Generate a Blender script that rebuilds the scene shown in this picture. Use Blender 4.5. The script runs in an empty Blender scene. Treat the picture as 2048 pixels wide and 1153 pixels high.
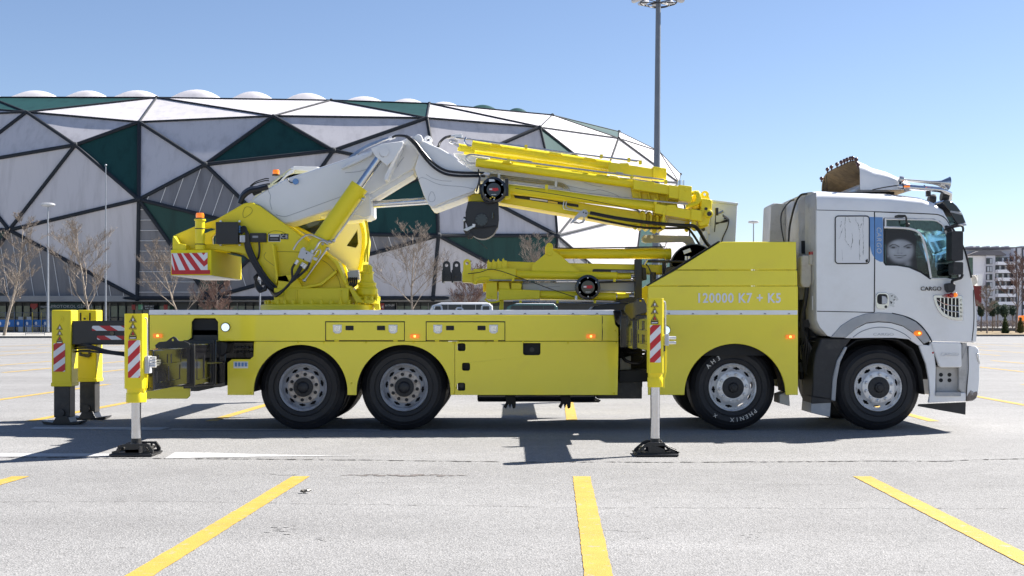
import bpy, bmesh, math, random
from mathutils import Vector, Matrix, Quaternion
from mathutils.geometry import tessellate_polygon
random.seed(7)
scene = bpy.context.scene
COL = scene.collection

# ------------------------------------------------------------------ camera, sky, sun, exposure
F = 2512.0            # focal length in photo pixels (photo 2048 wide)
CAMZ = 1.39           # eye height, m
HOR = 642.0           # photo row of the horizon
cam_d = bpy.data.cameras.new('camera')
cam = bpy.data.objects.new('camera', cam_d); COL.objects.link(cam)
cam.location = (0, 0, CAMZ); cam.rotation_euler = (math.radians(90), 0, 0)
cam_d.sensor_width = 36.0; cam_d.lens = F / 2048.0 * 36.0
cam_d.shift_y = (HOR - 576.5) / 2048.0
cam_d.clip_start = 0.2; cam_d.clip_end = 3000
scene.camera = cam

SUN = Vector((0.92, 0.50, 1.0)).normalized()      # towards the sun
world = bpy.data.worlds.new('World'); scene.world = world; world.use_nodes = True
wn = world.node_tree.nodes; wl = world.node_tree.links
sky = wn.new('ShaderNodeTexSky'); sky.sky_type = 'NISHITA'; sky.sun_disc = False
sky.sun_elevation = math.asin(SUN.z); sky.sun_rotation = math.atan2(SUN.x, SUN.y)
sky.altitude = 1000; sky.air_density = 1.0; sky.dust_density = 0.5; sky.ozone_density = 1.0
bg = wn['Background']; bg.inputs['Strength'].default_value = 0.0555
tint = wn.new('ShaderNodeMix'); tint.data_type = 'RGBA'; tint.blend_type = 'MULTIPLY'; tint.inputs['Factor'].default_value = 1.0
tint.inputs['B'].default_value = (0.965, 0.975, 1.075, 1)      # even tint over the whole sky
wl.new(sky.outputs['Color'], tint.inputs['A']); wl.new(tint.outputs['Result'], bg.inputs['Color'])
sun_d = bpy.data.lights.new('sun', 'SUN'); sun_d.energy = 5.0; sun_d.angle = math.radians(0.53)
sun_d.color = (1.0, 0.955, 0.89)
sun = bpy.data.objects.new('sun', sun_d); COL.objects.link(sun)
sun.rotation_euler = SUN.to_track_quat('Z', 'Y').to_euler(); sun.location = (40, 30, 60)
vs = scene.view_settings
vs.view_transform = 'Standard'; vs.look = 'None'; vs.exposure = 1.3; vs.gamma = 1.0; vs.use_curve_mapping = False
scene.cycles.max_bounces = 8; scene.cycles.transparent_max_bounces = 12

# ------------------------------------------------------------------ helpers
def X(px, Y): return (px - 1024.0) * Y / F
def Z(py, Y): return CAMZ - (py - HOR) * Y / F
def P3(px, py, Y): return Vector((X(px, Y), Y, Z(py, Y)))
def PP(pts, Y): return [(X(p[0], Y), Z(p[1], Y)) for p in pts]

MATS = {}
def mat(name, col, rough=0.5, metal=0.0, coat=0.0, var=0.0, vscale=3.0, bump=0.0, bscale=60.0, emit=None, spec=0.5,
        stretch=(1, 1, 1), dirt=None, dscale=2.0, dlo=0.5, dhi=0.75):
    m = bpy.data.materials.new(name); m.use_nodes = True
    nt = m.node_tree; n = nt.nodes; l = nt.links
    b = n['Principled BSDF']
    b.inputs['Base Color'].default_value = (*col, 1)
    b.inputs['Roughness'].default_value = rough
    b.inputs['Metallic'].default_value = metal
    b.inputs['Coat Weight'].default_value = coat
    b.inputs['Coat Roughness'].default_value = 0.06
    b.inputs['Specular IOR Level'].default_value = spec
    tc = n.new('ShaderNodeTexCoord'); mp = n.new('ShaderNodeMapping')
    mp.inputs['Scale'].default_value = stretch
    geo = n.new('ShaderNodeNewGeometry')
    l.new(geo.outputs['Position'], mp.inputs['Vector'])
    cur = None
    if var > 0:
        nz = n.new('ShaderNodeTexNoise'); nz.inputs['Scale'].default_value = vscale
        nz.inputs['Detail'].default_value = 6; nz.inputs['Roughness'].default_value = 0.6
        l.new(mp.outputs['Vector'], nz.inputs['Vector'])
        mx = n.new('ShaderNodeMix'); mx.data_type = 'RGBA'
        mx.inputs['A'].default_value = (*[c * (1 - var) for c in col], 1)
        mx.inputs['B'].default_value = (*[min(1, c * (1 + var)) for c in col], 1)
        rp = n.new('ShaderNodeValToRGB'); rp.color_ramp.elements[0].position = 0.3; rp.color_ramp.elements[1].position = 0.7
        l.new(nz.outputs['Fac'], rp.inputs['Fac']); l.new(rp.outputs['Color'], mx.inputs['Factor'])
        cur = mx.outputs['Result']
        mr = n.new('ShaderNodeMath'); mr.operation = 'MULTIPLY_ADD'
        mr.inputs[1].default_value = 0.15; mr.inputs[2].default_value = max(0.02, rough - 0.06)
        l.new(nz.outputs['Fac'], mr.inputs[0]); l.new(mr.outputs['Value'], b.inputs['Roughness'])
    if dirt:
        nd = n.new('ShaderNodeTexNoise'); nd.inputs['Scale'].default_value = dscale
        nd.inputs['Detail'].default_value = 8; nd.inputs['Roughness'].default_value = 0.65
        l.new(mp.outputs['Vector'], nd.inputs['Vector'])
        rd = n.new('ShaderNodeValToRGB'); rd.color_ramp.elements[0].position = dlo; rd.color_ramp.elements[1].position = dhi
        l.new(nd.outputs['Fac'], rd.inputs['Fac'])
        md = n.new('ShaderNodeMix'); md.data_type = 'RGBA'
        if cur: l.new(cur, md.inputs['A'])
        else: md.inputs['A'].default_value = (*col, 1)
        md.inputs['B'].default_value = (*dirt, 1)
        l.new(rd.outputs['Color'], md.inputs['Factor'])
        cur = md.outputs['Result']
    if cur: l.new(cur, b.inputs['Base Color'])
    if bump > 0:
        nb = n.new('ShaderNodeTexNoise'); nb.inputs['Scale'].default_value = bscale; nb.inputs['Detail'].default_value = 4
        l.new(mp.outputs['Vector'], nb.inputs['Vector'])
        bp = n.new('ShaderNodeBump'); bp.inputs['Strength'].default_value = bump; bp.inputs['Distance'].default_value = 0.02
        l.new(nb.outputs['Fac'], bp.inputs['Height']); l.new(bp.outputs['Normal'], b.inputs['Normal'])
    if emit:
        b.inputs['Emission Color'].default_value = (*emit[0], 1); b.inputs['Emission Strength'].default_value = emit[1]
    MATS[name] = m
    return m

def glass(name, tint, rough=0.02, refl=1.0):
    m = bpy.data.materials.new(name); m.use_nodes = True
    n = m.node_tree.nodes; l = m.node_tree.links
    n.remove(n['Principled BSDF'])
    tr = n.new('ShaderNodeBsdfTransparent'); tr.inputs['Color'].default_value = (*tint, 1)
    gl = n.new('ShaderNodeBsdfGlossy'); gl.inputs['Roughness'].default_value = rough
    gl.inputs['Color'].default_value = (refl, refl, refl, 1)
    fr = n.new('ShaderNodeFresnel'); fr.inputs['IOR'].default_value = 1.5
    mx = n.new('ShaderNodeMixShader')
    l.new(fr.outputs['Fac'], mx.inputs['Fac']); l.new(tr.outputs['BSDF'], mx.inputs[1]); l.new(gl.outputs['BSDF'], mx.inputs[2])
    l.new(mx.outputs['Shader'], n['Material Output'].inputs['Surface'])
    MATS[name] = m
    return m

WLOC = {}
def wloc(o): return WLOC[o.name] if o is not None else Vector((0, 0, 0))

def tag(o, label=None, cat=None, group=None, kind=None):
    if label: o['label'] = label
    if cat: o['category'] = cat
    if group: o['group'] = group
    if kind: o['kind'] = kind
    return o

def empty(name, loc, label, cat, group=None):
    o = bpy.data.objects.new(name, None); COL.objects.link(o)
    o.location = loc; o.empty_display_size = 0.3
    WLOC[o.name] = Vector(loc)
    return tag(o, label, cat, group)

def place(name, mesh, loc, parent=None, rot=None, scale=None):
    o = bpy.data.objects.new(name, mesh); COL.objects.link(o)
    loc = Vector(loc); WLOC[o.name] = loc
    if parent is not None:
        o.parent = parent; o.location = loc - wloc(parent)
    else: o.location = loc
    if rot is not None: o.rotation_euler = rot
    if scale is not None: o.scale = scale
    return o

class MB:
    def __init__(s): s.v = []; s.f = []; s.mi = []
    def add(s, verts, faces, mi=0):
        k = len(s.v); s.v += [Vector(v) for v in verts]
        for f in faces: s.f.append(tuple(i + k for i in f)); s.mi.append(mi)
        return s
    def box(s, x0, x1, y0, y1, z0, z1, mi=0):
        v = [(x, y, z) for z in (z0, z1) for y in (y0, y1) for x in (x0, x1)]
        return s.add(v, [(0, 2, 3, 1), (4, 5, 7, 6), (0, 1, 5, 4), (2, 6, 7, 3), (0, 4, 6, 2), (1, 3, 7, 5)], mi)
    def prism(s, pts, y0, y1, holes=(), yf=None, mi=0):
        """polygon (x, z) extruded along Y from y0 to y1; yf(x, z) adds an offset to Y"""
        loops = [list(pts)] + [list(h) for h in holes]
        flat = [p for L in loops for p in L]; n = len(flat)
        yo = [yf(*p) if yf else 0.0 for p in flat]
        v = [(p[0], y0 + o, p[1]) for p, o in zip(flat, yo)] + [(p[0], y1 + o, p[1]) for p, o in zip(flat, yo)]
        faces = []
        if len(loops) == 1 and len(pts) <= 4:
            faces += [tuple(range(n)), tuple(range(2 * n - 1, n - 1, -1))]
        else:
            tris = tessellate_polygon([[Vector((p[0], p[1], 0)) for p in L] for L in loops])
            for t in tris: faces.append(tuple(t)); faces.append(tuple(i + n for i in reversed(t)))
        k = 0
        for L in loops:
            m = len(L)
            for i in range(m):
                a, b = k + i, k + (i + 1) % m
                faces.append((a, b, b + n, a + n))
            k += m
        return s.add(v, faces, mi)
    def prism_axis(s, pts, M, t, mi=0):
        """polygon (u, v) in plane of matrix M, extruded t along local z"""
        n = len(pts)
        v = [M @ Vector((p[0], p[1], 0)) for p in pts] + [M @ Vector((p[0], p[1], t)) for p in pts]
        faces = []
        if n <= 4: faces += [tuple(range(n)), tuple(range(2 * n - 1, n - 1, -1))]
        else:
            for tr in tessellate_polygon([[Vector((p[0], p[1], 0)) for p in pts]]):
                faces.append(tuple(tr)); faces.append(tuple(i + n for i in reversed(tr)))
        for i in range(n): faces.append((i, (i + 1) % n, (i + 1) % n + n, i + n))
        return s.add(v, faces, mi)
    def tube(s, path, r, n=8, mi=0, closed=False):
        path = [Vector(p) for p in path]; m = len(path)
        rad = r if isinstance(r, (list, tuple)) else [r] * m
        t0 = (path[1] - path[0]).normalized()
        up = Vector((0, 0, 1)) if abs(t0.z) < 0.9 else Vector((1, 0, 0))
        nx = t0.cross(up).normalized(); vs_ = []
        prev = t0
        for i in range(m):
            if i == 0: t = t0
            elif i == m - 1: t = (path[i] - path[i - 1]).normalized()
            else: t = ((path[i + 1] - path[i]).normalized() + (path[i] - path[i - 1]).normalized()).normalized()
            if t.length < 0.5: t = prev
            q = prev.rotation_difference(t); nx = (q @ nx).normalized(); prev = t
            ny = t.cross(nx).normalized()
            for k in range(n):
                a = 2 * math.pi * k / n
                vs_.append(path[i] + (nx * math.cos(a) + ny * math.sin(a)) * rad[i])
        fs = [(i * n + k, i * n + (k + 1) % n, (i + 1) * n + (k + 1) % n, (i + 1) * n + k) for i in range(m - 1) for k in range(n)]
        fs += [tuple(range(n - 1, -1, -1)), tuple(range((m - 1) * n, m * n))]
        return s.add(vs_, fs, mi)
    def cyl(s, a, b, r, r2=None, n=16, mi=0): return s.tube([a, b], [r, r if r2 is None else r2], n, mi)
    def lathe(s, prof, org, axis=(0, 1, 0), n=32, mi=0, close=False):
        """prof [(r, t)] turned about the axis through org"""
        axis = Vector(axis).normalized(); org = Vector(org)
        u = Vector((1, 0, 0)) if abs(axis.x) < 0.9 else Vector((0, 0, 1))
        u = (u - axis * u.dot(axis)).normalized(); w = axis.cross(u)
        m = len(prof); vv = []
        for (r, t) in prof:
            for k in range(n):
                a = 2 * math.pi * k / n
                vv.append(org + axis * t + (u * math.cos(a) + w * math.sin(a)) * r)
        ff = [(i * n + k, i * n + (k + 1) % n, (i + 1) * n + (k + 1) % n, (i + 1) * n + k) for i in range(m - 1) for k in range(n)]
        if close: ff += [((m - 1) * n + k, (m - 1) * n + (k + 1) % n, (k + 1) % n, k) for k in range(n)]
        else:
            if prof[0][0] > 1e-6: ff.append(tuple(range(n - 1, -1, -1)))
            if prof[-1][0] > 1e-6: ff.append(tuple(range((m - 1) * n, m * n)))
        return s.add(vv, ff, mi)
    def ball(s, c, rx, ry=None, rz=None, n=12, m=8, mi=0):
        ry = ry or rx; rz = rz or rx; c = Vector(c)
        prof = [(math.sin(math.pi * i / m), -math.cos(math.pi * i / m)) for i in range(m + 1)]
        vv = [c + Vector((r * math.cos(2 * math.pi * k / n) * rx, r * math.sin(2 * math.pi * k / n) * ry, t * rz)) for r, t in prof for k in range(n)]
        ff = [(i * n + k, i * n + (k + 1) % n, (i + 1) * n + (k + 1) % n, (i + 1) * n + k) for i in range(m) for k in range(n)]
        return s.add(vv, ff, mi)
    def sheet(s, rows, mi=0):
        """grid of points rows[i][j]"""
        n = len(rows[0]); vv = [p for r in rows for p in r]
        return s.add(vv, [(i * n + j, i * n + j + 1, (i + 1) * n + j + 1, (i + 1) * n + j) for i in range(len(rows) - 1) for j in range(n - 1)], mi)
    def mesh(s, name, mats, org=Vector((0, 0, 0)), smooth=32, flip=True):
        me = bpy.data.meshes.new(name)
        me.from_pydata([v - org for v in s.v], [], s.f)
        for m in (mats if isinstance(mats, (list, tuple)) else [mats]): me.materials.append(MATS[m] if isinstance(m, str) else m)
        me.polygons.foreach_set('material_index', s.mi)
        bm = bmesh.new(); bm.from_mesh(me)
        bmesh.ops.remove_doubles(bm, verts=bm.verts, dist=1e-5)
        if flip: bmesh.ops.recalc_face_normals(bm, faces=bm.faces)
        bm.to_mesh(me); bm.free()
        if smooth:
            me.polygons.foreach_set('use_smooth', [True] * len(me.polygons))
            me.set_sharp_from_angle(angle=math.radians(smooth))
        me.update()
        return me
    def build(s, name, mats, parent=None, bevel=0.0, seg=2, smooth=32, thick=0.0, flip=True):
        lo = Vector((min(v.x for v in s.v), min(v.y for v in s.v), min(v.z for v in s.v)))
        hi = Vector((max(v.x for v in s.v), max(v.y for v in s.v), max(v.z for v in s.v)))
        org = (lo + hi) / 2; org.z = lo.z
        me = s.mesh(name, mats, org, smooth, flip)
        o = place(name, me, org, parent)
        if thick:
            md = o.modifiers.new('thickness', 'SOLIDIFY'); md.thickness = thick; md.offset = 0
        if bevel:
            md = o.modifiers.new('bevel', 'BEVEL'); md.width = bevel; md.segments = seg
            md.limit_method = 'ANGLE'; md.angle_limit = math.radians(38); md.harden_normals = False
        return o

def spline(pts, k=6):
    pts = [Vector(p) for p in pts]; out = []
    for i in range(len(pts) - 1):
        p0 = pts[max(0, i - 1)]; p1 = pts[i]; p2 = pts[i + 1]; p3 = pts[min(len(pts) - 1, i + 2)]
        for j in range(k):
            t = j / k
            out.append(0.5 * ((2 * p1) + (p2 - p0) * t + (2 * p0 - 5 * p1 + 4 * p2 - p3) * t * t + (3 * p1 - p0 - 3 * p2 + p3) * t ** 3))
    out.append(pts[-1]); return out

def arc(cx, cy, r, a0, a1, n=12, ry=None):
    ry = r if ry is None else ry
    return [(cx + r * math.cos(math.radians(a0 + (a1 - a0) * i / n)), cy + ry * math.sin(math.radians(a0 + (a1 - a0) * i / n))) for i in range(n + 1)]

def rrect(x0, y0, x1, y1, r, n=4):
    """rounded rectangle in pixel coordinates"""
    return (arc(x1 - r, y0 + r, r, -90, 0, n) + arc(x1 - r, y1 - r, r, 0, 90, n) + arc(x0 + r, y1 - r, r, 90, 180, n) + arc(x0 + r, y0 + r, r, 180, 270, n))

def pr(name, pts, Y, th, m, parent, bevel=0.0, holes=(), seg=2, yf=None, yp=None):
    """profile in photo pixels at depth Y, extruded th metres away from the viewer"""
    yp = yp or Y          # depth at which the profile was measured
    b = MB(); b.prism(PP(pts, yp), Y, Y + th, [PP(h, yp) for h in holes], yf)
    return b.build(name, m, parent, bevel, seg)

def cy(name, a, b, Y, rpx, m, parent, r2=None, n=18, bevel=0.0, Y2=None):
    Y2 = Y if Y2 is None else Y2
    q = MB(); q.cyl(P3(*a, Y), P3(*b, Y2), rpx * Y / F, None if r2 is None else r2 * Y2 / F, n)
    return q.build(name, m, parent, bevel)

def disc(name, c, Y, rpx, th, m, parent, n=24, bevel=0.0):
    """cylinder whose axis runs along Y; front face at depth Y"""
    q = MB(); q.lathe([(rpx * Y / F, 0), (rpx * Y / F, th)], P3(*c, Y), (0, 1, 0), n)
    return q.build(name, m, parent, bevel)

def pipe(name, pts, r, m, parent, k=6, n=8):
    """smooth tube through (px, py, Y) points, radius in metres"""
    q = MB(); q.tube(spline([P3(*p) for p in pts], k), r, n)
    return q.build(name, m, parent)

def text(s, name, px, py, h, Y, m, parent, align='CENTER', shear=0.0, th=0.004, rot=0.0, wide=1.0, space=1.0, mirror=False, fitw=None, bold=0.0, split=False):
    """flat lettering facing the viewer; h is the capital height in pixels, (px, py) the baseline anchor"""
    cu = bpy.data.curves.new(name, 'FONT'); cu.body = s; cu.align_x = align; cu.shear = shear
    cu.space_character = space; cu.offset = bold * h * Y / F; cu.resolution_u = 3
    cu.size = h * Y / F / 0.69; cu.extrude = th / 2
    tmp = bpy.data.objects.new('tmp', cu); COL.objects.link(tmp)
    dg = bpy.context.evaluated_depsgraph_get(); dg.update()
    me = bpy.data.meshes.new_from_object(tmp.evaluated_get(dg))
    bpy.data.objects.remove(tmp); bpy.data.curves.remove(cu)
    me.name = name; me.materials.clear(); me.materials.append(MATS[m])
    if fitw:
        xs = [v.co.x for v in me.vertices]; wide = fitw * Y / F / (max(xs) - min(xs))
    me.transform(Matrix.Diagonal((wide * (-1 if mirror else 1), 1, 1, 1)))
    me.transform(Matrix.Rotation(rot, 4, 'Z'))
    me.transform(Matrix.Rotation(math.radians(90), 4, 'X'))
    if split:        # one object for each letter
        nv = len(me.vertices); root = list(range(nv))
        def find(a):
            while root[a] != a: root[a] = root[root[a]]; a = root[a]
            return a
        for p in me.polygons:
            for v in p.vertices[1:]: root[find(v)] = find(p.vertices[0])
        isl = {}
        for v in range(nv): isl.setdefault(find(v), []).append(v)
        for k, vs_ in isl.items():
            ids = set(vs_); mp_ = {v: i for i, v in enumerate(vs_)}
            m2 = bpy.data.meshes.new(name); m2.from_pydata([me.vertices[v].co for v in vs_], [], [tuple(mp_[v] for v in p.vertices) for p in me.polygons if p.vertices[0] in ids])
            m2.materials.append(MATS[m]); place(name, m2, P3(px, py, Y), parent)
        bpy.data.meshes.remove(me); return None
    return place(name, me, P3(px, py, Y), parent)
# ------------------------------------------------------------------ materials
YEL = (0.87, 0.71, 0.02)
mat('yellow_paint', YEL, 0.38, coat=0.12, var=0.03, vscale=1.3, bump=0.02, bscale=5, spec=0.35)
mat('box_white', (0.66, 0.72, 0.86), 0.4, coat=0.2, var=0.03, vscale=2)
mat('yellow_matt', (0.84, 0.71, 0.02), 0.65, var=0.03, vscale=1.3, spec=0.2)
mat('cabin_cream', (0.8, 0.77, 0.5), 0.4, coat=0.2)
mat('deck_strip', (0.93, 0.92, 0.91), 0.5, var=0.04, vscale=3)
mat('yellow_panel', (0.98, 0.81, 0.04), 0.36, coat=0.7, var=0.03, vscale=0.9, bump=0.06, bscale=1.4, dirt=(0.9, 0.72, 0.05), dscale=2.2, dlo=0.55, dhi=0.9, spec=0.35)
mat('white_paint', (0.78, 0.78, 0.78), 0.4, coat=0.25, var=0.04, vscale=1.2, bump=0.015, bscale=4)
mat('cab_white', (0.83, 0.825, 0.815), 0.33, coat=0.6, var=0.03, vscale=1.0, dirt=(0.7, 0.68, 0.65), dscale=1.6, dlo=0.5, dhi=0.95, bump=0.02, bscale=3)
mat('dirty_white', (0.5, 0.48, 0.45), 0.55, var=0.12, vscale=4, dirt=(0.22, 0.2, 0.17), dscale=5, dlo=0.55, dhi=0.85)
mat('strip_white', (0.75, 0.74, 0.73), 0.5, var=0.05, vscale=3)
mat('grey_paint', (0.36, 0.37, 0.38), 0.42, coat=0.1, var=0.08, vscale=4, dirt=(0.5, 0.49, 0.47), dscale=6, dlo=0.5, dhi=0.8)
mat('stay_grey', (0.33, 0.34, 0.37), 0.45, var=0.05, vscale=2)
mat('pale_grey_paint', (0.5, 0.51, 0.53), 0.4, coat=0.2, var=0.05, vscale=2)
mat('black_gloss', (0.008, 0.008, 0.01), 0.12, coat=0.5, var=0.3, vscale=3)
mat('black_paint', (0.016, 0.016, 0.018), 0.35, var=0.3, vscale=4, bump=0.05, bscale=30)
mat('black_matt', (0.012, 0.012, 0.013), 0.65, var=0.3, vscale=6)
mat('black_plastic', (0.02, 0.02, 0.022), 0.5, var=0.3, vscale=8, dirt=(0.07, 0.065, 0.06), dscale=6, dlo=0.55, dhi=0.85)
mat('rubber', (0.010, 0.010, 0.0125), 0.55, var=0.35, vscale=7, bump=0.1, bscale=40, dirt=(0.026, 0.025, 0.026), dscale=5, dlo=0.5, dhi=0.85)
mat('hose', (0.012, 0.012, 0.014), 0.38, var=0.2, vscale=20)
mat('dark_steel', (0.05, 0.048, 0.046), 0.5, metal=0.4, var=0.3, vscale=9, dirt=(0.13, 0.1, 0.08), dscale=7, dlo=0.55, dhi=0.8)
mat('chrome', (0.6, 0.61, 0.64), 0.14, metal=1.0, var=0.06, vscale=20)
mat('steel', (0.55, 0.55, 0.55), 0.3, metal=1.0, var=0.12, vscale=25)
mat('aluminium', (0.8, 0.79, 0.78), 0.35, metal=0.35, var=0.1, vscale=12, dirt=(0.3, 0.28, 0.25), dscale=14, dlo=0.55, dhi=0.8)
mat('rim_grey', (0.5, 0.51, 0.54), 0.4, metal=0.25, var=0.12, vscale=10, dirt=(0.2, 0.18, 0.16), dscale=9, dlo=0.5, dhi=0.8)
mat('rusty_hub', (0.66, 0.58, 0.5), 0.6, metal=0.2, var=0.25, vscale=14, dirt=(0.35, 0.25, 0.18), dscale=16, dlo=0.5, dhi=0.75)
mat('red_print', (0.55, 0.012, 0.02), 0.35, var=0.1, vscale=8)
mat('white_print', (0.78, 0.78, 0.79), 0.35)
mat('silver_print', (0.6, 0.6, 0.6), 0.3, metal=0.5)
mat('silver_letter', (0.85, 0.85, 0.86), 0.4)
mat('black_print', (0.012, 0.01, 0.01), 0.4)
mat('yellow_print', (0.75, 0.55, 0.06), 0.4)
mat('blue_print', (0.12, 0.27, 0.55), 0.35, coat=0.2, var=0.12, vscale=5)
mat('grey_print', (0.3, 0.31, 0.33), 0.4)
mat('amber_lens', (0.75, 0.17, 0.01), 0.2, coat=0.5, emit=((1.0, 0.25, 0.01), 0.25))
mat('amber_lit', (0.9, 0.4, 0.05), 0.2, emit=((1.0, 0.5, 0.08), 1.6))
mat('red_lens', (0.4, 0.01, 0.01), 0.2, coat=0.5)
mat('roof_lamp', (0.06, 0.016, 0.016), 0.3, coat=0.3)
mat('lamp_lit', (0.9, 0.95, 1), 0.3, emit=((0.8, 0.95, 1.0), 0.3))
mat('fibre_brown', (0.21, 0.145, 0.075), 0.75, var=0.3, vscale=14, bump=0.3, bscale=60, dirt=(0.09, 0.06, 0.035), dscale=6, dlo=0.5, dhi=0.8)
mat('fabric', (0.3, 0.33, 0.3), 0.8, var=0.2, vscale=20)
mat('seat_grey', (0.05, 0.05, 0.055), 0.8, var=0.3, vscale=20)
mat('plastic_tank', (0.62, 0.58, 0.5), 0.45, var=0.15, vscale=5, dirt=(0.25, 0.17, 0.09), dscale=5, dlo=0.5, dhi=0.8)
mat('galvanised', (0.32, 0.34, 0.37), 0.45, metal=0.55, var=0.1, vscale=3)
mat('mast_grey', (0.17, 0.19, 0.22), 0.5, metal=0.3, var=0.1, vscale=2)
glass('cab_glass', (0.8, 0.93, 0.93))
glass('dark_glass', (0.24, 0.3, 0.31))
glass('clear_glass', (0.85, 0.9, 0.9))
mat('van_glass', (0.02, 0.026, 0.03), 0.3)
mat('window_dark', (0.03, 0.04, 0.045), 0.08, coat=0.3, var=0.4, vscale=0.2)
# ------------------------------------------------------------------ ground
def asphalt():
    m = bpy.data.materials.new('asphalt'); m.use_nodes = True
    nt = m.node_tree; n = nt.nodes; l = nt.links; b = n['Principled BSDF']
    b.inputs['Roughness'].default_value = 0.86; b.inputs['Specular IOR Level'].default_value = 0.3
    geo = n.new('ShaderNodeNewGeometry')
    def noise(scale, det=3, rough=0.6, stretch=None):
        t = n.new('ShaderNodeTexNoise'); t.inputs['Scale'].default_value = scale; t.inputs['Detail'].default_value = det
        t.inputs['Roughness'].default_value = rough
        if stretch:
            mp = n.new('ShaderNodeMapping'); mp.inputs['Scale'].default_value = stretch
            l.new(geo.outputs['Position'], mp.inputs['Vector']); l.new(mp.outputs['Vector'], t.inputs['Vector'])
        else: l.new(geo.outputs['Position'], t.inputs['Vector'])
        return t
    big = noise(0.18, 5, 0.55); lane = noise(0.5, 4, 0.6, (0.12, 1.0, 1)); mid = noise(2.5, 5)
    grit = n.new('ShaderNodeTexVoronoi'); grit.inputs['Scale'].default_value = 85
    l.new(geo.outputs['Position'], grit.inputs['Vector'])
    fine = noise(150, 2, 0.7); spots = noise(14, 3, 0.75)
    def ramp(src, p0, c0, p1, c1):
        r = n.new('ShaderNodeValToRGB'); e = r.color_ramp.elements
        e[0].position = p0; e[0].color = (*c0, 1); e[1].position = p1; e[1].color = (*c1, 1)
        l.new(src, r.inputs['Fac']); return r.outputs['Color']
    base = ramp(grit.outputs['Color'], 0.0, (0.2, 0.199, 0.197), 0.9, (0.385, 0.38, 0.375))
    def mul(a, bb):
        x = n.new('ShaderNodeMix'); x.data_type = 'RGBA'; x.blend_type = 'MULTIPLY'; x.inputs['Factor'].default_value = 1
        l.new(a, x.inputs['A']); l.new(bb, x.inputs['B']); return x.outputs['Result']
    c = mul(base, ramp(big.outputs['Fac'], 0.3, (0.86, 0.855, 0.85), 0.7, (1.05, 1.05, 1.05)))
    c = mul(c, ramp(lane.outputs['Fac'], 0.32, (0.88, 0.88, 0.88), 0.62, (1.03, 1.03, 1.03)))
    c = mul(c, ramp(mid.outputs['Fac'], 0.3, (0.93, 0.93, 0.93), 0.7, (1.05, 1.05, 1.05)))
    c = mul(c, ramp(fine.outputs['Fac'], 0.38, (0.55, 0.545, 0.54), 0.56, (1.07, 1.07, 1.07)))
    c = mul(c, ramp(spots.outputs['Fac'], 0.29, (0.66, 0.65, 0.64), 0.41, (1, 1, 1)))
    l.new(c, b.inputs['Base Color'])
    bp = n.new('ShaderNodeBump'); bp.inputs['Strength'].default_value = 0.55; bp.inputs['Distance'].default_value = 0.008
    l.new(grit.outputs['Distance'], bp.inputs['Height']); l.new(bp.outputs['Normal'], b.inputs['Normal'])
    MATS['asphalt'] = m
asphalt()
mat('line_yellow', (0.47, 0.30, 0.045), 0.7, var=0.1, vscale=3, bump=0.3, bscale=120, dirt=(0.34, 0.3, 0.22), dscale=13, dlo=0.57, dhi=0.68)
mat('line_white', (0.45, 0.45, 0.45), 0.75, var=0.12, vscale=4, bump=0.3, bscale=120, dirt=(0.33, 0.33, 0.33), dscale=6, dlo=0.48, dhi=0.7)
mat('crack', (0.03, 0.028, 0.027), 0.9, var=0.4, vscale=20)
mat('tar_patch', (0.15, 0.13, 0.12), 0.9, var=0.35, vscale=25, bump=0.6, bscale=80)
mat('paving', (0.34, 0.33, 0.31), 0.8, var=0.08, vscale=0.5)
mat('kerb_stone', (0.12, 0.12, 0.12), 0.8, var=0.2, vscale=2)
mat('soil', (0.24, 0.18, 0.1), 0.95, var=0.3, vscale=1.5)
mat('hedge_brown', (0.11, 0.075, 0.055), 0.95, var=0.4, vscale=4)

g = MB(); g.sheet([[(-900, -60, 0), (900, -60, 0)], [(-900, 1600, 0), (900, 1600, 0)]])
tag(g.build('ground', 'asphalt'), kind='structure')

SL = 0.034            # drift of the bay lines in X per metre of depth
def stripe(name, x, y0, y1, w, m, z=0.004, rag=0.0035, ends=None):
    """a painted line along Y with slightly ragged edges; x is its middle at depth 11.2"""
    rnd = random.Random(int(x * 100) + int(y0 * 10))
    L = []; R = []; n = max(8, int((y1 - y0) / 0.07)) if y0 < 30 else 4
    for i in range(n + 1):
        y = y0 + (y1 - y0) * i / n; c = x + SL * (y - 11.2)
        k = rag if y0 < 30 else 0
        L.append((c - w / 2 + rnd.uniform(-k, k), y, z)); R.append((c + w / 2 + rnd.uniform(-k, k), y, z))
    b = MB(); b.sheet([L, R])
    return tag(b.build(name, m, smooth=0), kind='structure')
rows = [(6.0, 11.2, -3, 3), (17.35, 27.45, -7, 8), (33.6, 43.8, -9, 10), (50, 60, -10, 12), (66, 76, -12, 14)]
for (y0, y1, k0, k1) in rows:
    for k in range(k0, k1 + 1):
        stripe('parking_line', 0.62 + 2.5 * k, y0, y1, 0.155, 'line_yellow')
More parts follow.
